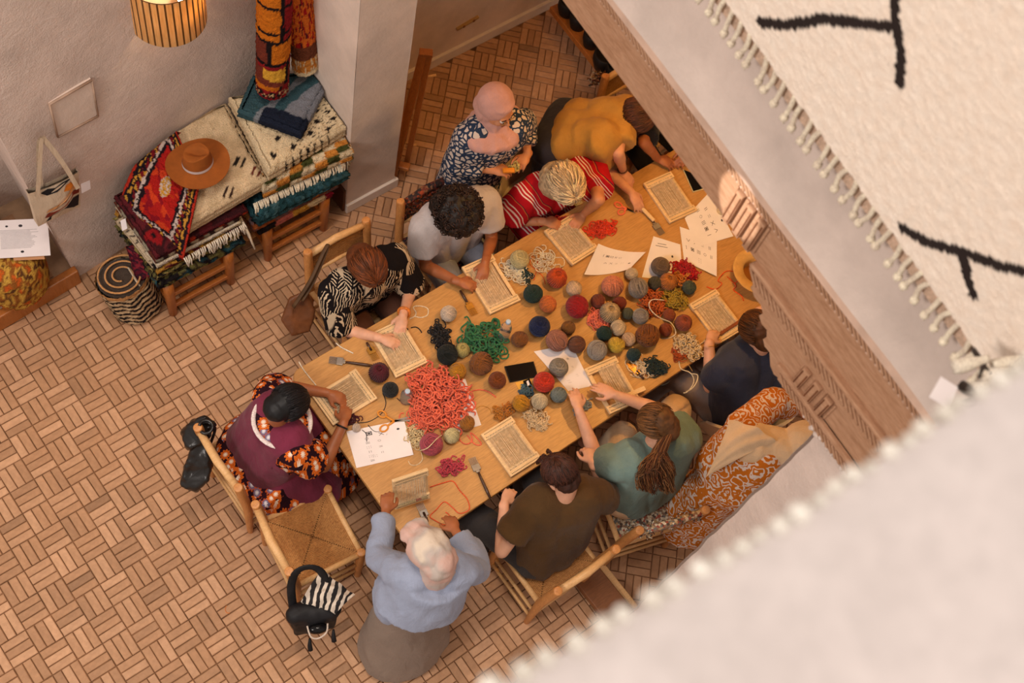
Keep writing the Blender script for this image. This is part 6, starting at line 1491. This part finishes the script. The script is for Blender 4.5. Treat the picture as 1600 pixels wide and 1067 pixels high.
for i in range(520):
    v = V3((rnd.gauss(0, 1), rnd.gauss(0, 1), rnd.gauss(0, 1))).normalized()
    if v.y > .55 and v.z < .1: continue
    c0 = H+U*.028-F*.012+mat3(R, F, U) @ V3((v.x*.134, v.y*.140, v.z*.128)); ax = V3((rnd.gauss(0, 1), rnd.gauss(0, 1), rnd.gauss(0, 1))).normalized(); x = ax.orthogonal().normalized(); y = ax.cross(x); rr = rnd.uniform(.007, .013)
    n0 = len(b.v); b.tube([c0+(x*math.cos(t)+y*math.sin(t))*rr+ax*(t*.0022) for t in [k*.75 for k in range(14)]], .0030, 4); b.c += [hv((52, 34, 26), rnd, .35)]*(len(b.v)-n0)
b.build('curls', m_hair, e)

# 3 standing, pink hijab --------------------------------------------------------------
J = dict(H=pxy(776, 168, 1.52), SL=pxy(810, 194, 1.28), SR=pxy(735, 212, 1.28), EL=pxy(822, 214, 1.08), ER=pxy(732, 258, 1.08), WL=pxy(824, 242, 1.03), WR=pxy(768, 266, 1.04), HL=pxy(812, 258, 1.04), HR=pxy(796, 268, 1.05), PL=V3((3.17, 2.88, .88)), PR=V3((2.97, 2.88, .88)), KL=V3((3.17, 2.86, .46)), KR=V3((2.97, 2.86, .46)), AL=V3((3.17, 2.9, .09)), AR=V3((2.97, 2.9, .09)), foot=V3((0, -1, 0)), CL=.55, CR=.55)
e, F, U, R = person('standing woman in pink hijab and navy and white patterned dress', J, V3((.12, -.90, -.22)), (206, 140, 100), ears=False, u=.25, f=.20); H = J['H']
def sk(m):
    hp = (J['PL']+J['PR'])/2; m.cone(hp+V3((0, 0, .28)), V3((hp.x, hp.y, .10)), .15, .27, 26, .85, V3((1, 0, 0)))
top(e, J, F, m_blob, .03, name='dress', seed=7, sr=(.080, .090), long=.72, extra=sk, vox=.012)
m_pink = cloth('pink_hijab', (204, 154, 142), .06)
def hij(m, s=1.0, neck=True):
    m.ell(H+U*.036-F*.026, (.100, .104, .106), mat3(R, F, U), 24, 16); m.ell(H-U*.05-F*.040, (.092, .084, .10), mat3(R, F, U)); ms = (J['SL']+J['SR'])/2
    m.cap(H-U*.125+F*.020, ms+UPV*.03, .070, .10, 18); m.ell(ms+UPV*.015, (.195, .150, .085), None, 20, 12)
    m.ell(H+U*.085+F*.028, (.070, .048, .030), mat3(R, F, U))
mb = MB(); hij(mb); wf = wrinkle(.009, 13, 3); fused(mb, 'hijab', m_pink, e, .007, .6, 3, lambda p: wf(p)*min(1, max(.25, (H-p).dot(U)*9+.3)))
b = MB()
for q in (-1, 1): c = H+F*.098+R*q*.030+U*.000; b.tube([c+R*math.cos(t)*.021+U*math.sin(t)*.016 for t in [2*PI*k/16 for k in range(16)]], .0014, 5, closed=True)
b.tube([H+F*.104-R*.009, H+F*.106, H+F*.104+R*.009], .0013, 5)
b.build('spectacles', m_brass, e)
tangle3 = MB(); random.seed(3); c0 = (J['HL']+J['HR'])/2
for i in range(16): tangle3.tube(smoothpts([c0+V3((random.uniform(-.03, .03), random.uniform(-.03, .03), random.uniform(-.01, .03))) for _ in range(4)], 3), .003, 5)
tag(tangle3.build('yarn_tuft', W((206, 186, 110))), 'tuft of yellow and cream yarn held by the standing woman in pink hijab', 'yarn')
x = MB(); x.box(J['HR']+V3((-.01, .0, .02)), (.07, .03, .02), Matrix.Rotation(-.5, 3, 'Z')); tag(x.build('orange_spool', simple('orange_spool', (226, 140, 40), .6, .05, 20, .1), smooth=False, bevel=.005), 'orange spool in the right hand of the standing woman in pink hijab', 'spool')

# 4 red stripes, blonde ------------------------------------------------------------------
J = dict(H=pxy(880, 285, 1.12), SL=pxy(925, 262, .95), SR=pxy(822, 305, .95), EL=pxy(938, 300, .84), ER=pxy(806, 352, .84), WL=pxy(912, 334, .80), WR=pxy(850, 346, .80), HL=pxy(899, 350, .795), HR=pxy(878, 352, .79), PL=V3((3.50, 2.60, .50)), PR=V3((3.28, 2.60, .50)), KL=V3((3.52, 2.25, .50)), KR=V3((3.24, 2.25, .50)), AL=V3((3.5, 2.2, .09)), AR=V3((3.2, 2.2, .09)), foot=V3((0, -1, 0)))
e, F, U, R = person('woman with blonde bob in red and white striped top weaving at table', J, V3((.06, -.55, -.82)), SK2, ears=False); H = J['H']
top(e, J, F, m_stripe, .026, .72, seed=9, sr=(.085, .10)); trousers(e, J, pat('striped_skirt', stripep), name='skirt', seed=4)
BLD = (206, 178, 140)
hairvol(e, [lambda m: m.ell(H+U*.032-F*.012, (.100, .116, .106), mat3(R, F, U)), lambda m: m.ell(H-U*.05-F*.035, (.098, .07, .10), mat3(R, F, U)), lambda m: m.ell(H-R*.080-U*.035+F*.01, (.030, .062, .085), mat3(R, F, U)), lambda m: m.ell(H+R*.080-U*.035+F*.01, (.030, .062, .085), mat3(R, F, U))], BLD, 4)
strands(e, H+U*.026-F*.012, mat3(R, F, U), (.107, .122, .112), BLD, 520, (.35, .25, .9), lambda ph: 2.05, hang=lambda ph: .03, seed=4, part=.4, wob=.12)

# 5 mustard shirt, leaning -----------------------------------------------------------------
J = dict(H=pxy(992, 184, 1.14), SL=pxy(972, 168, 1.12), SR=pxy(935, 225, 1.12), EL=pxy(966, 226, .95), ER=pxy(948, 266, .93), WL=pxy(974, 268, .84), WR=pxy(986, 300, .83), HL=pxy(990, 292, .80), HR=pxy(1001, 325, .79), PL=pxy(884, 186, .92), PR=pxy(862, 230, .90), foot=V3((1, -.2, 0)), CR=.3, CL=.5)
mp = (J['PL']+J['PR'])/2
for q in 'LR': P0 = J['P'+q]; J['K'+q] = V3((P0.x+.03, P0.y-.02, .48)); J['A'+q] = V3((P0.x-.02, P0.y, .09))
e, F, U, R = person('person in mustard shirt and navy trousers leaning over the table', J, V3((.62, -.45, -.64)), SK4, u=.30, f=.27); H = J['H']
JS = dict(J); JS['PL'] = J['PL'].lerp(J['SL'], .30); JS['PR'] = J['PR'].lerp(J['SR'], .30)
top(e, JS, F, cloth('mustard_linen', (176, 128, 58), .07), .030, .80, seed=11, sr=(.085, .10), belly=0, w=.010); trousers(e, J, cloth('navy_trousers', (50, 48, 56)), seed=5, r=(.118, .09, .07))
shoes(e, J, m_black)
BR5 = (78, 42, 22)
hairvol(e, [lambda m: m.ell(H+U*.030-F*.010, (.094, .110, .100), mat3(R, F, U)), lambda m: m.ell(H-U*.055-F*.03, (.095, .065, .09), mat3(R, F, U))], BR5, 5)
strands(e, H+U*.026-F*.012, mat3(R, F, U), (.100, .116, .106), BR5, 380, (0, .3, .95), lambda ph: 2.0, hang=lambda ph: .05, seed=5, wob=.16)
rnd = random.Random(15); b = MB(); b.c = []
for k in range(12): 
    s0 = H-U*.02-F*.05+R*rnd.uniform(-.1, .1)*1.0; lock(b, [s0, s0-U*.06-F*.03, s0-U*.12-F*.02+R*rnd.uniform(-.03, .03)], 12, lambda t: .016*(1-.5*t), BR5, rnd, .0022, .012, 1.5)
b.build('curls', m_hair, e)
bracelet(e, J['WL'], J['EL'], .029, (90, 56, 36), .004, at=.14)

# 6 black shirt, under the beam ---------------------------------------------------------------
J = dict(H=V3((4.42, 2.60, 1.15)), SL=V3((4.55, 2.62, .96)), SR=V3((4.18, 2.60, .96)), EL=V3((4.50, 2.36, .84)), ER=V3((4.05, 2.42, .82)), WL=pxy(1076, 238, .82), WR=pxy(1028, 248, .80), HL=pxy(1064, 252, .80), HR=pxy(1054, 258, .79), PL=V3((4.48, 2.72, .50)), PR=V3((4.26, 2.72, .50)), KL=V3((4.5, 2.3, .5)), KR=V3((4.2, 2.3, .5)), AL=V3((4.5, 2.25, .09)), AR=V3((4.2, 2.25, .09)), foot=V3((0, -1, 0)))
e, F, U, R = person('person in black shirt at the far loom, mostly hidden by the carved beam', J, V3((-.1, -.6, -.8)), SK3, ears=False); H = J['H']
top(e, J, F, cloth('black_cotton', (26, 24, 27)), .024, .9, seed=13, sr=(.078, .088)); trousers(e, J, cloth('black_trousers', (30, 28, 32)), seed=6)
hairvol(e, [lambda m: m.ell(H+U*.032-F*.012, (.094, .108, .10), mat3(R, F, U)), lambda m: m.ell(H-U*.05-F*.04, (.09, .06, .09), mat3(R, F, U))], (30, 22, 20), 6)
chair(4.37, 2.75, PI, 'chair of the person in black, mostly hidden by the carved beam')

# 7 navy tee --------------------------------------------------------------------------------------
J = dict(H=pxy(1184, 518, 1.16), SL=pxy(1138, 572, .97), SR=pxy(1224, 528, .97), EL=pxy(1112, 616, .84), ER=pxy(1226, 486, .86), WL=pxy(1108, 536, .81), WR=pxy(1186, 486, .82), HL=pxy(1120, 512, .80), HR=pxy(1164, 500, .80), PL=V3((3.50, .84, .52)), PR=V3((3.74, .84, .52)), KL=V3((3.42, 1.26, .50)), KR=V3((3.72, 1.26, .50)), AL=V3((3.4, 1.3, .09)), AR=V3((3.7, 1.3, .09)), foot=V3((0, 1, 0)))
e, F, U, R = person('woman in navy tee with low brown ponytail weaving beside the beam', J, V3((-.05, .62, -.78)), SK1, armk=1.15); H = J['H']
top(e, J, F, cloth('navy_jersey', (58, 60, 76), .07), .045, .62, seed=15, belly=.05, sr=(.090, .098)); trousers(e, J, cloth('grey_jeans', (136, 122, 116)), seed=7, r=(.115, .09, .07))
BR7 = (86, 50, 22)
hairvol(e, [lambda m: m.ell(H+U*.030-F*.010, (.088, .104, .096), mat3(R, F, U)), lambda m: m.ell(H-U*.03-F*.045, (.078, .06, .08), mat3(R, F, U)), lambda m: m.cap(H-F*.08-U*.04, pxy(1216, 556, 1.05), .034, .028, 14)], BR7, 7)
strands(e, H+U*.028-F*.012, mat3(R, F, U), (.092, .109, .100), BR7, 420, (0, .95, .30), lambda ph: 1.95, seed=7)
rnd = random.Random(5); b = MB(); b.c = []; tail0 = H-F*.085-U*.035; lock(b, [tail0, pxy(1214, 544, 1.07), pxy(1218, 562, 1.00)], 110, lambda t: .024+.012*t, BR7, rnd, .0026, .008, 2); b.build('ponytail', m_hair, e)
b = MB(); p = tail0.lerp(pxy(1214, 544, 1.07), .7); b.tube([p+R*math.cos(t)*.026+U*math.sin(t)*.026 for t in [2*PI*k/18 for k in range(18)]], .007, 8, closed=True); b.build('hair_tie', simple('yellow_tie', (226, 160, 60), .7, .1, 20, .2), e)
bracelet(e, J['WL'], J['EL'], .030, (206, 150, 70), .0025, at=.06)

# 8 ikat dress and cream shawl, head turned away ---------------------------------------------------------
J = dict(H=pxy(1250, 694, 1.22), SL=pxy(1158, 670, 1.16), SR=pxy(1200, 730, 1.16), EL=pxy(1205, 640, .98), ER=pxy(1240, 745, .98), WL=pxy(1245, 640, .95), WR=pxy(1275, 720, .95), HL=pxy(1265, 640, .93), HR=pxy(1290, 705, .93), PL=pxy(1122, 722, .92), PR=pxy(1152, 766, .90), foot=V3((1, .1, 0)))
for q in 'LR': P0 = J['P'+q]; J['K'+q] = V3((P0.x+.04, P0.y, .48)); J['A'+q] = V3((P0.x, P0.y-.02, .09))
e, F, U, R = person('woman in orange and white ikat dress with cream shawl bending away', J, V3((.75, .1, -.62)), SK4, ears=False); H = J['H']
def sk8(m):
    hp = (J['PL']+J['PR'])/2; m.cone(hp+V3((.03, .01, .12)), V3((hp.x-.09, hp.y-.01, .26)), .15, .17, 26)
top(e, J, F, m_ikat, .036, name='dress', seed=17, sr=(.088, .095), long=.7, extra=sk8, vox=.012, w=.009)
m_cream = cloth('cream_shawl', (214, 184, 148), .05)
mb = MB(); ms = (J['SL']+J['SR'])/2; mp = (J['PL']+J['PR'])/2
mb.ell(H+U*.03-F*.015, (.100, .114, .108), mat3(R, F, U), 24, 16); mb.ell(H-U*.05-F*.02, (.096, .09, .10), mat3(R, F, U)); mb.cap(H-F*.03-U*.04, ms+UPV*.03, .098, .12, 18)
fused(mb, 'hijab', m_cream, e, .009, .6, 3, wrinkle(.008, 9, 5))
b = MB(); A0, A1, A2 = pxy(1140, 656, 1.29), pxy(1212, 690, 1.32), pxy(1104, 744, 1.10)
def shawl(u, v):
    top_ = A0.lerp(A1, u); p = top_.lerp(A2, v); return p+V3((0, 0, .05*math.sin(PI*u)*(1-v)+.045*math.sin(PI*v)+.010*math.sin((u*3+v*2)*5)*(1-v)))
b.grid(shawl, 26, 26); b.grid(lambda u, v: shawl(1-u, v)-V3((0, 0, .012)), 26, 26); b.build('shawl', m_cream, e)

# 9 teal shirt, ponytail ---------------------------------------------------------------------------------------
J = dict(H=pxy(1028, 662, 1.17), SL=pxy(966, 728, .98), SR=pxy(1072, 686, .98), EL=pxy(925, 700, .85), ER=pxy(1030, 640, .86), WL=pxy(904, 640, .84), WR=pxy(962, 617, .83), HL=pxy(897, 612, .85), HR=pxy(930, 602, .81), PL=V3((2.68, .80, .52)), PR=V3((2.92, .78, .52)), KL=pxy(972, 682, .52), KR=pxy(1056, 640, .52), foot=V3((-.2, 1, 0)), CL=.35, CR=.12)
J['AL'] = J['KL']+V3((0, .05, -.43)); J['AR'] = J['KR']+V3((0, .05, -.43))
e, F, U, R = person('woman in teal tee with long wavy brown ponytail reaching over the table', J, V3((-.30, .62, -.70)), SK1, armk=1.08, u=.30, f=.27); H = J['H']
top(e, J, F, cloth('teal_jersey', (118, 142, 136), .06), .042, .45, seed=19, belly=.03, sr=(.090, .098)); trousers(e, J, cloth('cream_trousers', (222, 190, 154)), seed=8, r=(.115, .09, .07))
BR9 = (112, 76, 44)
hairvol(e, [lambda m: m.ell(H+U*.030-F*.010, (.086, .102, .094), mat3(R, F, U)), lambda m: m.ell(H-U*.03-F*.045, (.076, .06, .08), mat3(R, F, U))], BR9, 9)
strands(e, H+U*.028-F*.012, mat3(R, F, U), (.091, .107, .098), BR9, 420, (0, .98, .15), lambda ph: 2.0, seed=9)
rnd = random.Random(6); b = MB(); b.c = []; tail0 = H-F*.085-U*.02; BRD = (92, 54, 30)
for k in range(16): dx = rnd.uniform(-.075, .075); lock(b, [tail0, pxy(1030, 706, 1.17)+R*dx*.25, pxy(1028+dx*340, 735, 1.13), pxy(1028+dx*400, 768+rnd.uniform(-18, 6), 1.05)], 34, lambda t: .012+.022*math.sin(PI*min(1, t*1.1)), BRD if k % 3 else BR9, rnd, .0026, .018, 1.8)
b.build('ponytail', m_hair, e)
b = MB(); p = pxy(1029, 703, 1.165); b.tube([p+R*math.cos(t)*.020+U*math.sin(t)*.020 for t in [2*PI*k/18 for k in range(18)]], .006, 8, closed=True); b.build('hair_tie', simple('lilac_tie', (214, 186, 206), .7, .1, 20, .2), e)
b = MB(); c = H+F*.085-R*.04+U*.02; b.tube([H+F*.098-R*.030+R*math.cos(t)*.021+U*math.sin(t)*.016 for t in [2*PI*k/16 for k in range(16)]], .0018, 5, closed=True); b.tube([H+F*.094-R*.055, H+F*.03-R*.080, H-F*.01-R*.082], .002, 5); b.build('spectacles', m_dark_wood, e)

# 10 brown tee ------------------------------------------------------------------------------------------------------
J = dict(H=pxy(876, 742, 1.17), SL=pxy(830, 792, .98), SR=pxy(926, 772, .98), EL=pxy(786, 846, .84), ER=pxy(962, 800, .80), WL=pxy(788, 786, .83), WR=pxy(926, 724, .90), HL=pxy(806, 752, .81), HR=pxy(918, 700, .90), PL=V3((2.04, .82, .52)), PR=V3((2.28, .82, .52)), KL=V3((1.90, 1.22, .50)), KR=V3((2.34, 1.24, .50)), AL=pxy(752, 853, .10), AR=V3((2.34, 1.2, .09)), foot=V3((-.4, .9, 0)), CL=.6, CR=.8)
e, F, U, R = person('man in brown tee with short dark auburn hair weaving at table', J, V3((-.10, .60, -.78)), SK1, armk=1.05); H = J['H']
top(e, J, F, cloth('brown_cotton', (86, 62, 36), .07), .036, .66, seed=21, belly=.02, sr=(.080, .090), w=.010); trousers(e, J, cloth('charcoal_jeans', (58, 54, 54)), seed=9, r=(.105, .085, .07)); 
for q in 'LR':
    A = J['A'+q]; b = MB(); f = J['foot'].normalized(); b.prism([(A.x+f.x*a-f.y*c, A.y+f.y*a+f.x*c) for a, c in ((-.05, -.035), (.10, -.045), (.17, -.02), (.17, .02), (.10, .045), (-.05, .035))], .008, .03)
    for a in (.02, .09): b.tube([A+f*a+V3((-f.y, f.x, 0))*(.045*math.cos(t))+V3((0, 0, -.07+.055*math.sin(t))) for t in [PI*k/8 for k in range(9)]], .009, 6)
    b.build('sandal', m_black, e, smooth=False)
BR10 = (66, 36, 26)
hairvol(e, [lambda m: m.ell(H+U*.030-F*.012, (.082, .098, .092), mat3(R, F, U)), lambda m: m.ell(H-U*.02-F*.045, (.070, .055, .065), mat3(R, F, U))], BR10, 10, amp=.007)
strands(e, H+U*.028-F*.012, mat3(R, F, U), (.086, .101, .095), BR10, 640, (.05, -.25, .97), lambda ph: 1.75, seed=10, wob=.3, pts_n=6, r=.0026)
rnd = random.Random(16); b = MB(); b.c = []
for k in range(10): s0 = H+U*.10+F*.03+R*rnd.uniform(-.04, .04); lock(b, [s0, s0+U*.020+F*.02, s0+F*.045], 14, lambda t: .008, BR10, rnd, .0022, .008, 1.6)
b.build('fringe_curls', m_hair, e)

# 11 blue cape, pale hijab ---------------------------------------------------------------------------------------------
J = dict(H=pxy(672, 862, 1.44), SL=pxy(632, 898, 1.24), SR=pxy(722, 890, 1.24), EL=pxy(600, 850, 1.10), ER=pxy(738, 880, 1.04), WL=pxy(603, 800, 1.00), WR=pxy(712, 830, .95), HL=pxy(606, 768, 1.0), HR=pxy(704, 812, .93), PL=V3((1.20, 1.0, .88)), PR=V3((1.42, .96, .88)), foot=V3((.1, 1, 0)), CL=.5)
for q in 'LR': P0 = J['P'+q]; J['K'+q] = V3((P0.x, P0.y, .48)); J['A'+q] = V3((P0.x, P0.y-.03, .09))
e, F, U, R = person('standing woman in light blue cape, grey skirt and pale hijab holding a loom', J, V3((-.06, .62, -.70)), SK3, ears=False, u=.28, f=.24); H = J['H']
m_blue = cloth('blue_cape', (150, 160, 184), .05, fold=6)
def cape(m):
    ms = (J['SL']+J['SR'])/2; hp = (J['PL']+J['PR'])/2; m.cone(ms+V3((0, -.01, .0)), ms.lerp(hp, .80)+V3((0, -.03, 0)), .17, .235, 28, .82, (J['SR']-J['SL'])); m.cone(J['ER'], J['ER'].lerp(J['WR'], .5)-V3((0, 0, .10)), .07, .11, 18)
top(e, J, F, m_blue, .026, name='cape', seed=23, sr=(.078, .078), long=.88, extra=cape, vox=.011, w=.010)
mb = MB(); hp = (J['PL']+J['PR'])/2; mb.cone(hp+V3((0, 0, .18)), V3((hp.x-.01, hp.y-.06, .04)), .15, .27, 30, .80, V3((1, 0, 0))); fused(mb, 'skirt', cloth('grey_skirt', (136, 120, 108), .06, fold=4), e, .013, .5, 3, wrinkle(.012, 5, 8))
t = NT('pale_hijab_cloth'); v = t.obj(); f = t.noise(v, 7, 2, .4, .4); t.base(t.ramp(f, [(.38, lin((206, 170, 158))), (.50, lin((190, 178, 170))), (.60, lin((216, 200, 182)))])); t.b.inputs['Roughness'].default_value = .85; t.bump(t.noise(t.obj((1, 1, .4)), 22, 3), .4, .015); m_hj11 = t.m
mb = MB(); ms = (J['SL']+J['SR'])/2
mb.ell(H+U*.030-F*.015, (.096, .112, .104), mat3(R, F, U), 24, 16); mb.ell(H-U*.04-F*.05, (.088, .07, .09), mat3(R, F, U)); mb.cap(H-U*.08-F*.02, ms+UPV*.02, .075, .09, 18); mb.ell(H-F*.105-U*.02, (.05, .035, .055), mat3(R, F, U)); mb.ell(H+U*.105+F*.06, (.075, .05, .04), mat3(R, F, U))
fused(mb, 'hijab', m_hj11, e, .008, .6, 2, wrinkle(.008, 13, 2))
bracelet(e, J['WL'], J['EL'], .040, (206, 190, 196), .010, 'embroidered_cuff', at=.14); bracelet(e, J['WL'], J['EL'], .040, (176, 70, 60), .005, 'embroidered_cuff', at=.22)

# 12 burgundy apron dress ----------------------------------------------------------------------------------------------
J = dict(H=pxy(446, 634, 1.16), SL=pxy(420, 622, .98), SR=pxy(462, 706, .98), EL=pxy(468, 606, .86), ER=pxy(512, 716, .84), WL=pxy(512, 614, .81), WR=pxy(537, 660, .81), HL=pxy(532, 622, .80), HR=pxy(541, 638, .80), PL=V3((1.14, 2.24, .52)), PR=V3((1.13, 2.02, .52)), KL=V3((1.52, 2.2, .50)), KR=V3((1.50, 1.96, .50)), AL=V3((1.55, 2.2, .09)), AR=V3((1.55, 1.96, .09)), foot=V3((1, 0, 0)))
e, F, U, R = person('woman with black hair in burgundy apron over orange floral dress', J, V3((.62, -.02, -.78)), SK3); H = J['H']
def sk12(m):
    hp = (J['PL']+J['PR'])/2; m.ell(hp+V3((.02, 0, -.02)), (.24, .26, .12)); m.cap(hp, hp+V3((.35, .12, -.02)), .15, .13); m.cap(hp, hp+V3((.35, -.12, -.02)), .15, .13); m.cone(hp+V3((-.05, -.12, .0)), hp+V3((.1, -.28, -.38)), .16, .20); m.cone(hp+V3((.3, -.1, 0)), hp+V3((.34, -.20, -.40)), .14, .18)
top(e, J, F, m_floral, .024, .55, name='floral_dress', seed=25, sr=(.085, .105), chest=.0, extra=sk12, vox=.012)
def apron(m): pass
JA = dict(J); mb = MB(); ms = (J['SL']+J['SR'])/2; hp = (J['PL']+J['PR'])/2
torso(mb, ms+(J['SL']-ms)*.80, ms+(J['SR']-ms)*.80, J['PL'], J['PR'], .040, 0, .006, F); mb.cap(hp+V3((.05, 0, .05)), hp+V3((.30, 0, .02)), .17, .15); mb.cone(hp+V3((.05, -.10, .02)), hp+V3((.18, -.28, -.28)), .17, .19)
fused(mb, 'apron', cloth('burgundy_linen', (116, 44, 66), .10), e, .011, .55, 3, wrinkle(.008, 8, 4))
b = MB(); nk = ms+UPV*.075+V3((.0, 0, 0)); y_ = MB(); y_.ell(nk-UPV*.02, (.135, .145, .045)); y_.build('floral_yoke', m_floral, e); ring = [nk+V3((.14*math.cos(t)+.0, .150*math.sin(t), -.012)) for t in [2*PI*k/30 for k in range(30)]]; b.tube(ring, .012, 8, closed=True, flat=.6); b.build('white_lace_trim', simple('lace', (226, 212, 208), .9, .12, 120, .5), e)
for sgn in (1, -1):
    S = ms+(J['SL' if sgn > 0 else 'SR']-ms)*.86; b = MB(); b.tube([S+V3((.07*math.cos(t), sgn*.01, .075*math.sin(t)+.0)) for t in [PI*k/12 for k in range(-1, 14)]], .010, 8, flat=.6); b.build('white_lace_trim', bpy.data.materials['lace'], e)
BK12 = (16, 15, 18)
hairvol(e, [lambda m: m.ell(H+U*.030-F*.012, (.088, .104, .096), mat3(R, F, U)), lambda m: m.ell(H-U*.02-F*.065, (.072, .055, .065), mat3(R, F, U))], BK12, 12, amp=.002)
strands(e, H+U*.028-F*.012, mat3(R, F, U), (.092, .109, .100), (24, 21, 24), 420, (0, .8, .6), lambda ph: 1.95, seed=12, part=.3)
b = MB(); p = H-F*.03+U*.125; b.tube([p+F*.02, p-F*.02], .0025, 6); b.build('hair_clip', m_metal, e)
bracelet(e, J['WR'], J['ER'], .031, (22, 20, 24), .005, at=.10)

# ------------------------------------------------------------------ bags
bb = empty('shoulder_bag', pxy(310, 690, .5), 'glossy black shoulder bag knotted to the chair post of the burgundy woman', 'bag')
m_leather = simple('black_leather', (24, 22, 22), .32, .2, 12, .25, 60, .004, spec=.5)
mb = MB()
def flatbag(poly, z, t):
    q = [pxy(x, y, z+h) for x, y, h in poly]; c = sum(q, V3((0, 0, 0)))/len(q); d = (c-V3((0, 0, CAMH))).normalized(); n = len(q); mb.add(q+[p+d*t for p in q], [tuple(range(n))[::-1], tuple(range(n, 2*n))]+[((i+1) % n, i, n+i, n+(i+1) % n)[::-1] for i in range(n)])
flatbag([(282, 676, -.06), (302, 657, 0), (320, 652, .06), (336, 662, .06), (330, 680, .02), (312, 694, -.04), (294, 702, -.08)], .76, .06); flatbag([(300, 704, .06), (322, 690, .10), (331, 720, 0), (324, 748, -.05), (306, 768, -.12), (284, 758, -.12), (290, 728, -.03)], .60, .06)
fused(mb, 'body', m_leather, bb, .009, .6, 3, wrinkle(.012, 14, 3))
b = MB(); q0 = pxy(322, 666, .84); b.tube(smoothpts([q0+V3((.034*math.cos(t), .034*math.sin(t), -.03+.004*t)) for t in [k*.8 for k in range(12)]], 2), .009, 8); b.build('strap', m_leather, bb)
b = MB(); b.tube(smoothpts([pxy(324, 668, .82), pxy(336, 668, .80), pxy(330, 690, .72), pxy(318, 715, .62)], 4), .008, 8); b.build('strap', m_leather, bb)
b = MB(); p = pxy(309, 678, .80); b.tube([p, p+V3((.01, -.01, .0)), p+V3((.028, .0, 0))], .0022, 6); b.build('buckle', m_metal, bb)
bp = empty('backpack', pxy(488, 965, .3), 'black backpack hanging on the back of the empty chair', 'bag')
mb = MB(); c = pxy(490, 962, .50); R2 = Matrix.Rotation(-.45, 3, 'Z'); mb.ell(c, (.125, .085, .14), R2); mb.box(c-V3((0, 0, .02)), (.215, .12, .20), R2); mb.cap(c+R2 @ V3((-.09, 0, .09)), c+R2 @ V3((.09, 0, .09)), .055, .055); fused(mb, 'body', m_black, bp, .010, .6, 4, wrinkle(.006, 10, 1))
b = MB(); b.tube(smoothpts([pxy(458, 950, .58), pxy(455, 915, .72), pxy(465, 892, .82), pxy(488, 886, .84), pxy(505, 898, .76), pxy(512, 930, .62)], 4), .022, 8, flat=.35); b.build('shoulder_strap', m_black, bp)
b = MB(); b.tube(smoothpts([pxy(480, 978, .60), pxy(486, 995, .60), pxy(498, 997, .60), pxy(510, 988, .60), pxy(512, 974, .60)], 4), .0045, 6); b.build('rope_handle', W((206, 190, 176)), bp)
mb = MB(); mb.ell(pxy(497, 982, .58), (.055, .03, .03), R2); fused(mb, 'shiny_pocket', m_black_gloss, bp, .008, .6, 1)
for (x, y) in ((484, 1012), (521, 998)): b = MB(); p = pxy(x, y-14, .42); b.tube([p, pxy(x, y-4, .38), pxy(x+1, y+4, .36)], [.006, .012, .014], 8); b.build('strap_end', m_black, bp)
t = NT('zebra_cloth'); w = t.n('ShaderNodeTexWave'); w.inputs['Scale'].default_value = 9; w.inputs['Distortion'].default_value = 3.5; w.inputs['Detail Scale'].default_value = 1.5; t.l(t.obj((1, 1, 1), (0, .3, .9)), w.inputs['Vector']); t.base(t.ramp(w.outputs[0], [(.5, lin((214, 200, 184))), (.56, lin((28, 24, 26)))])); t.b.inputs['Roughness'].default_value = .85; m_zeb = t.m
b = MB(); z0 = pxy(488, 908, .70)
q = [pxy(503, 890, .74), pxy(555, 930, .66), pxy(524, 958, .66), pxy(470, 940, .66)]
def zeb(u, v): p = q[0].lerp(q[1], u).lerp(q[3].lerp(q[2], u), v); return p+V3((0, 0, .03*math.sin(PI*v)+.014*math.sin(u*14+v*3)+.010*noise.noise(V3((u*6, v*6, 1)))))
b.grid(zeb, 30, 26); b.grid(lambda u, v: zeb(1-u, v)-V3((0, 0, .01)), 30, 26); tag(b.build('zebra_scarf', m_zeb), 'zebra striped scarf bundled on top of the black backpack', 'scarf')
mb = MB(); flatbag([(452, 466, .08), (478, 452, .10), (492, 486, .02), (484, 518, -.06), (456, 524, -.08), (440, 500, -.03)], .52, .09); lb = empty('leather_bag', pxy(466, 500, .35), 'brown leather bag hanging from the chair of the leaf print woman', 'bag'); fused(mb, 'body', simple('brown_leather', (110, 66, 38), .4, .15, 12, .2), lb, .010, .6, 2, wrinkle(.006, 9, 2))
b = MB(); b.tube(smoothpts([pxy(458, 480, .62), pxy(484, 440, .76), pxy(505, 395, .86), pxy(513, 382, .87), pxy(508, 398, .84), pxy(490, 440, .74), pxy(472, 470, .66)], 5), .012, 8, flat=.35); b.build('strap', simple('olive_strap', (84, 60, 38), .6, .1, 20, .1), lb)
b = MB()
def kr(u, v): a = PI*(.1+.8*u); return pxy(783, 330, .86)+V3((.10*math.cos(a)*.6-.02*v, .05-.02*u, -.62*v+.02*math.sin(u*8)))
b.grid(kr, 12, 20); b.grid(lambda u, v: kr(1-u, v)+V3((0, .01, 0)), 12, 20); tag(b.build('draped_jacket', cloth('olive_grey', (88, 76, 60))), 'olive grey garment hung over the seat between the grey and red shirts', 'jacket')
x = MB(); x.ell(pxy(676, 268, .95), (.03, .03, .04));
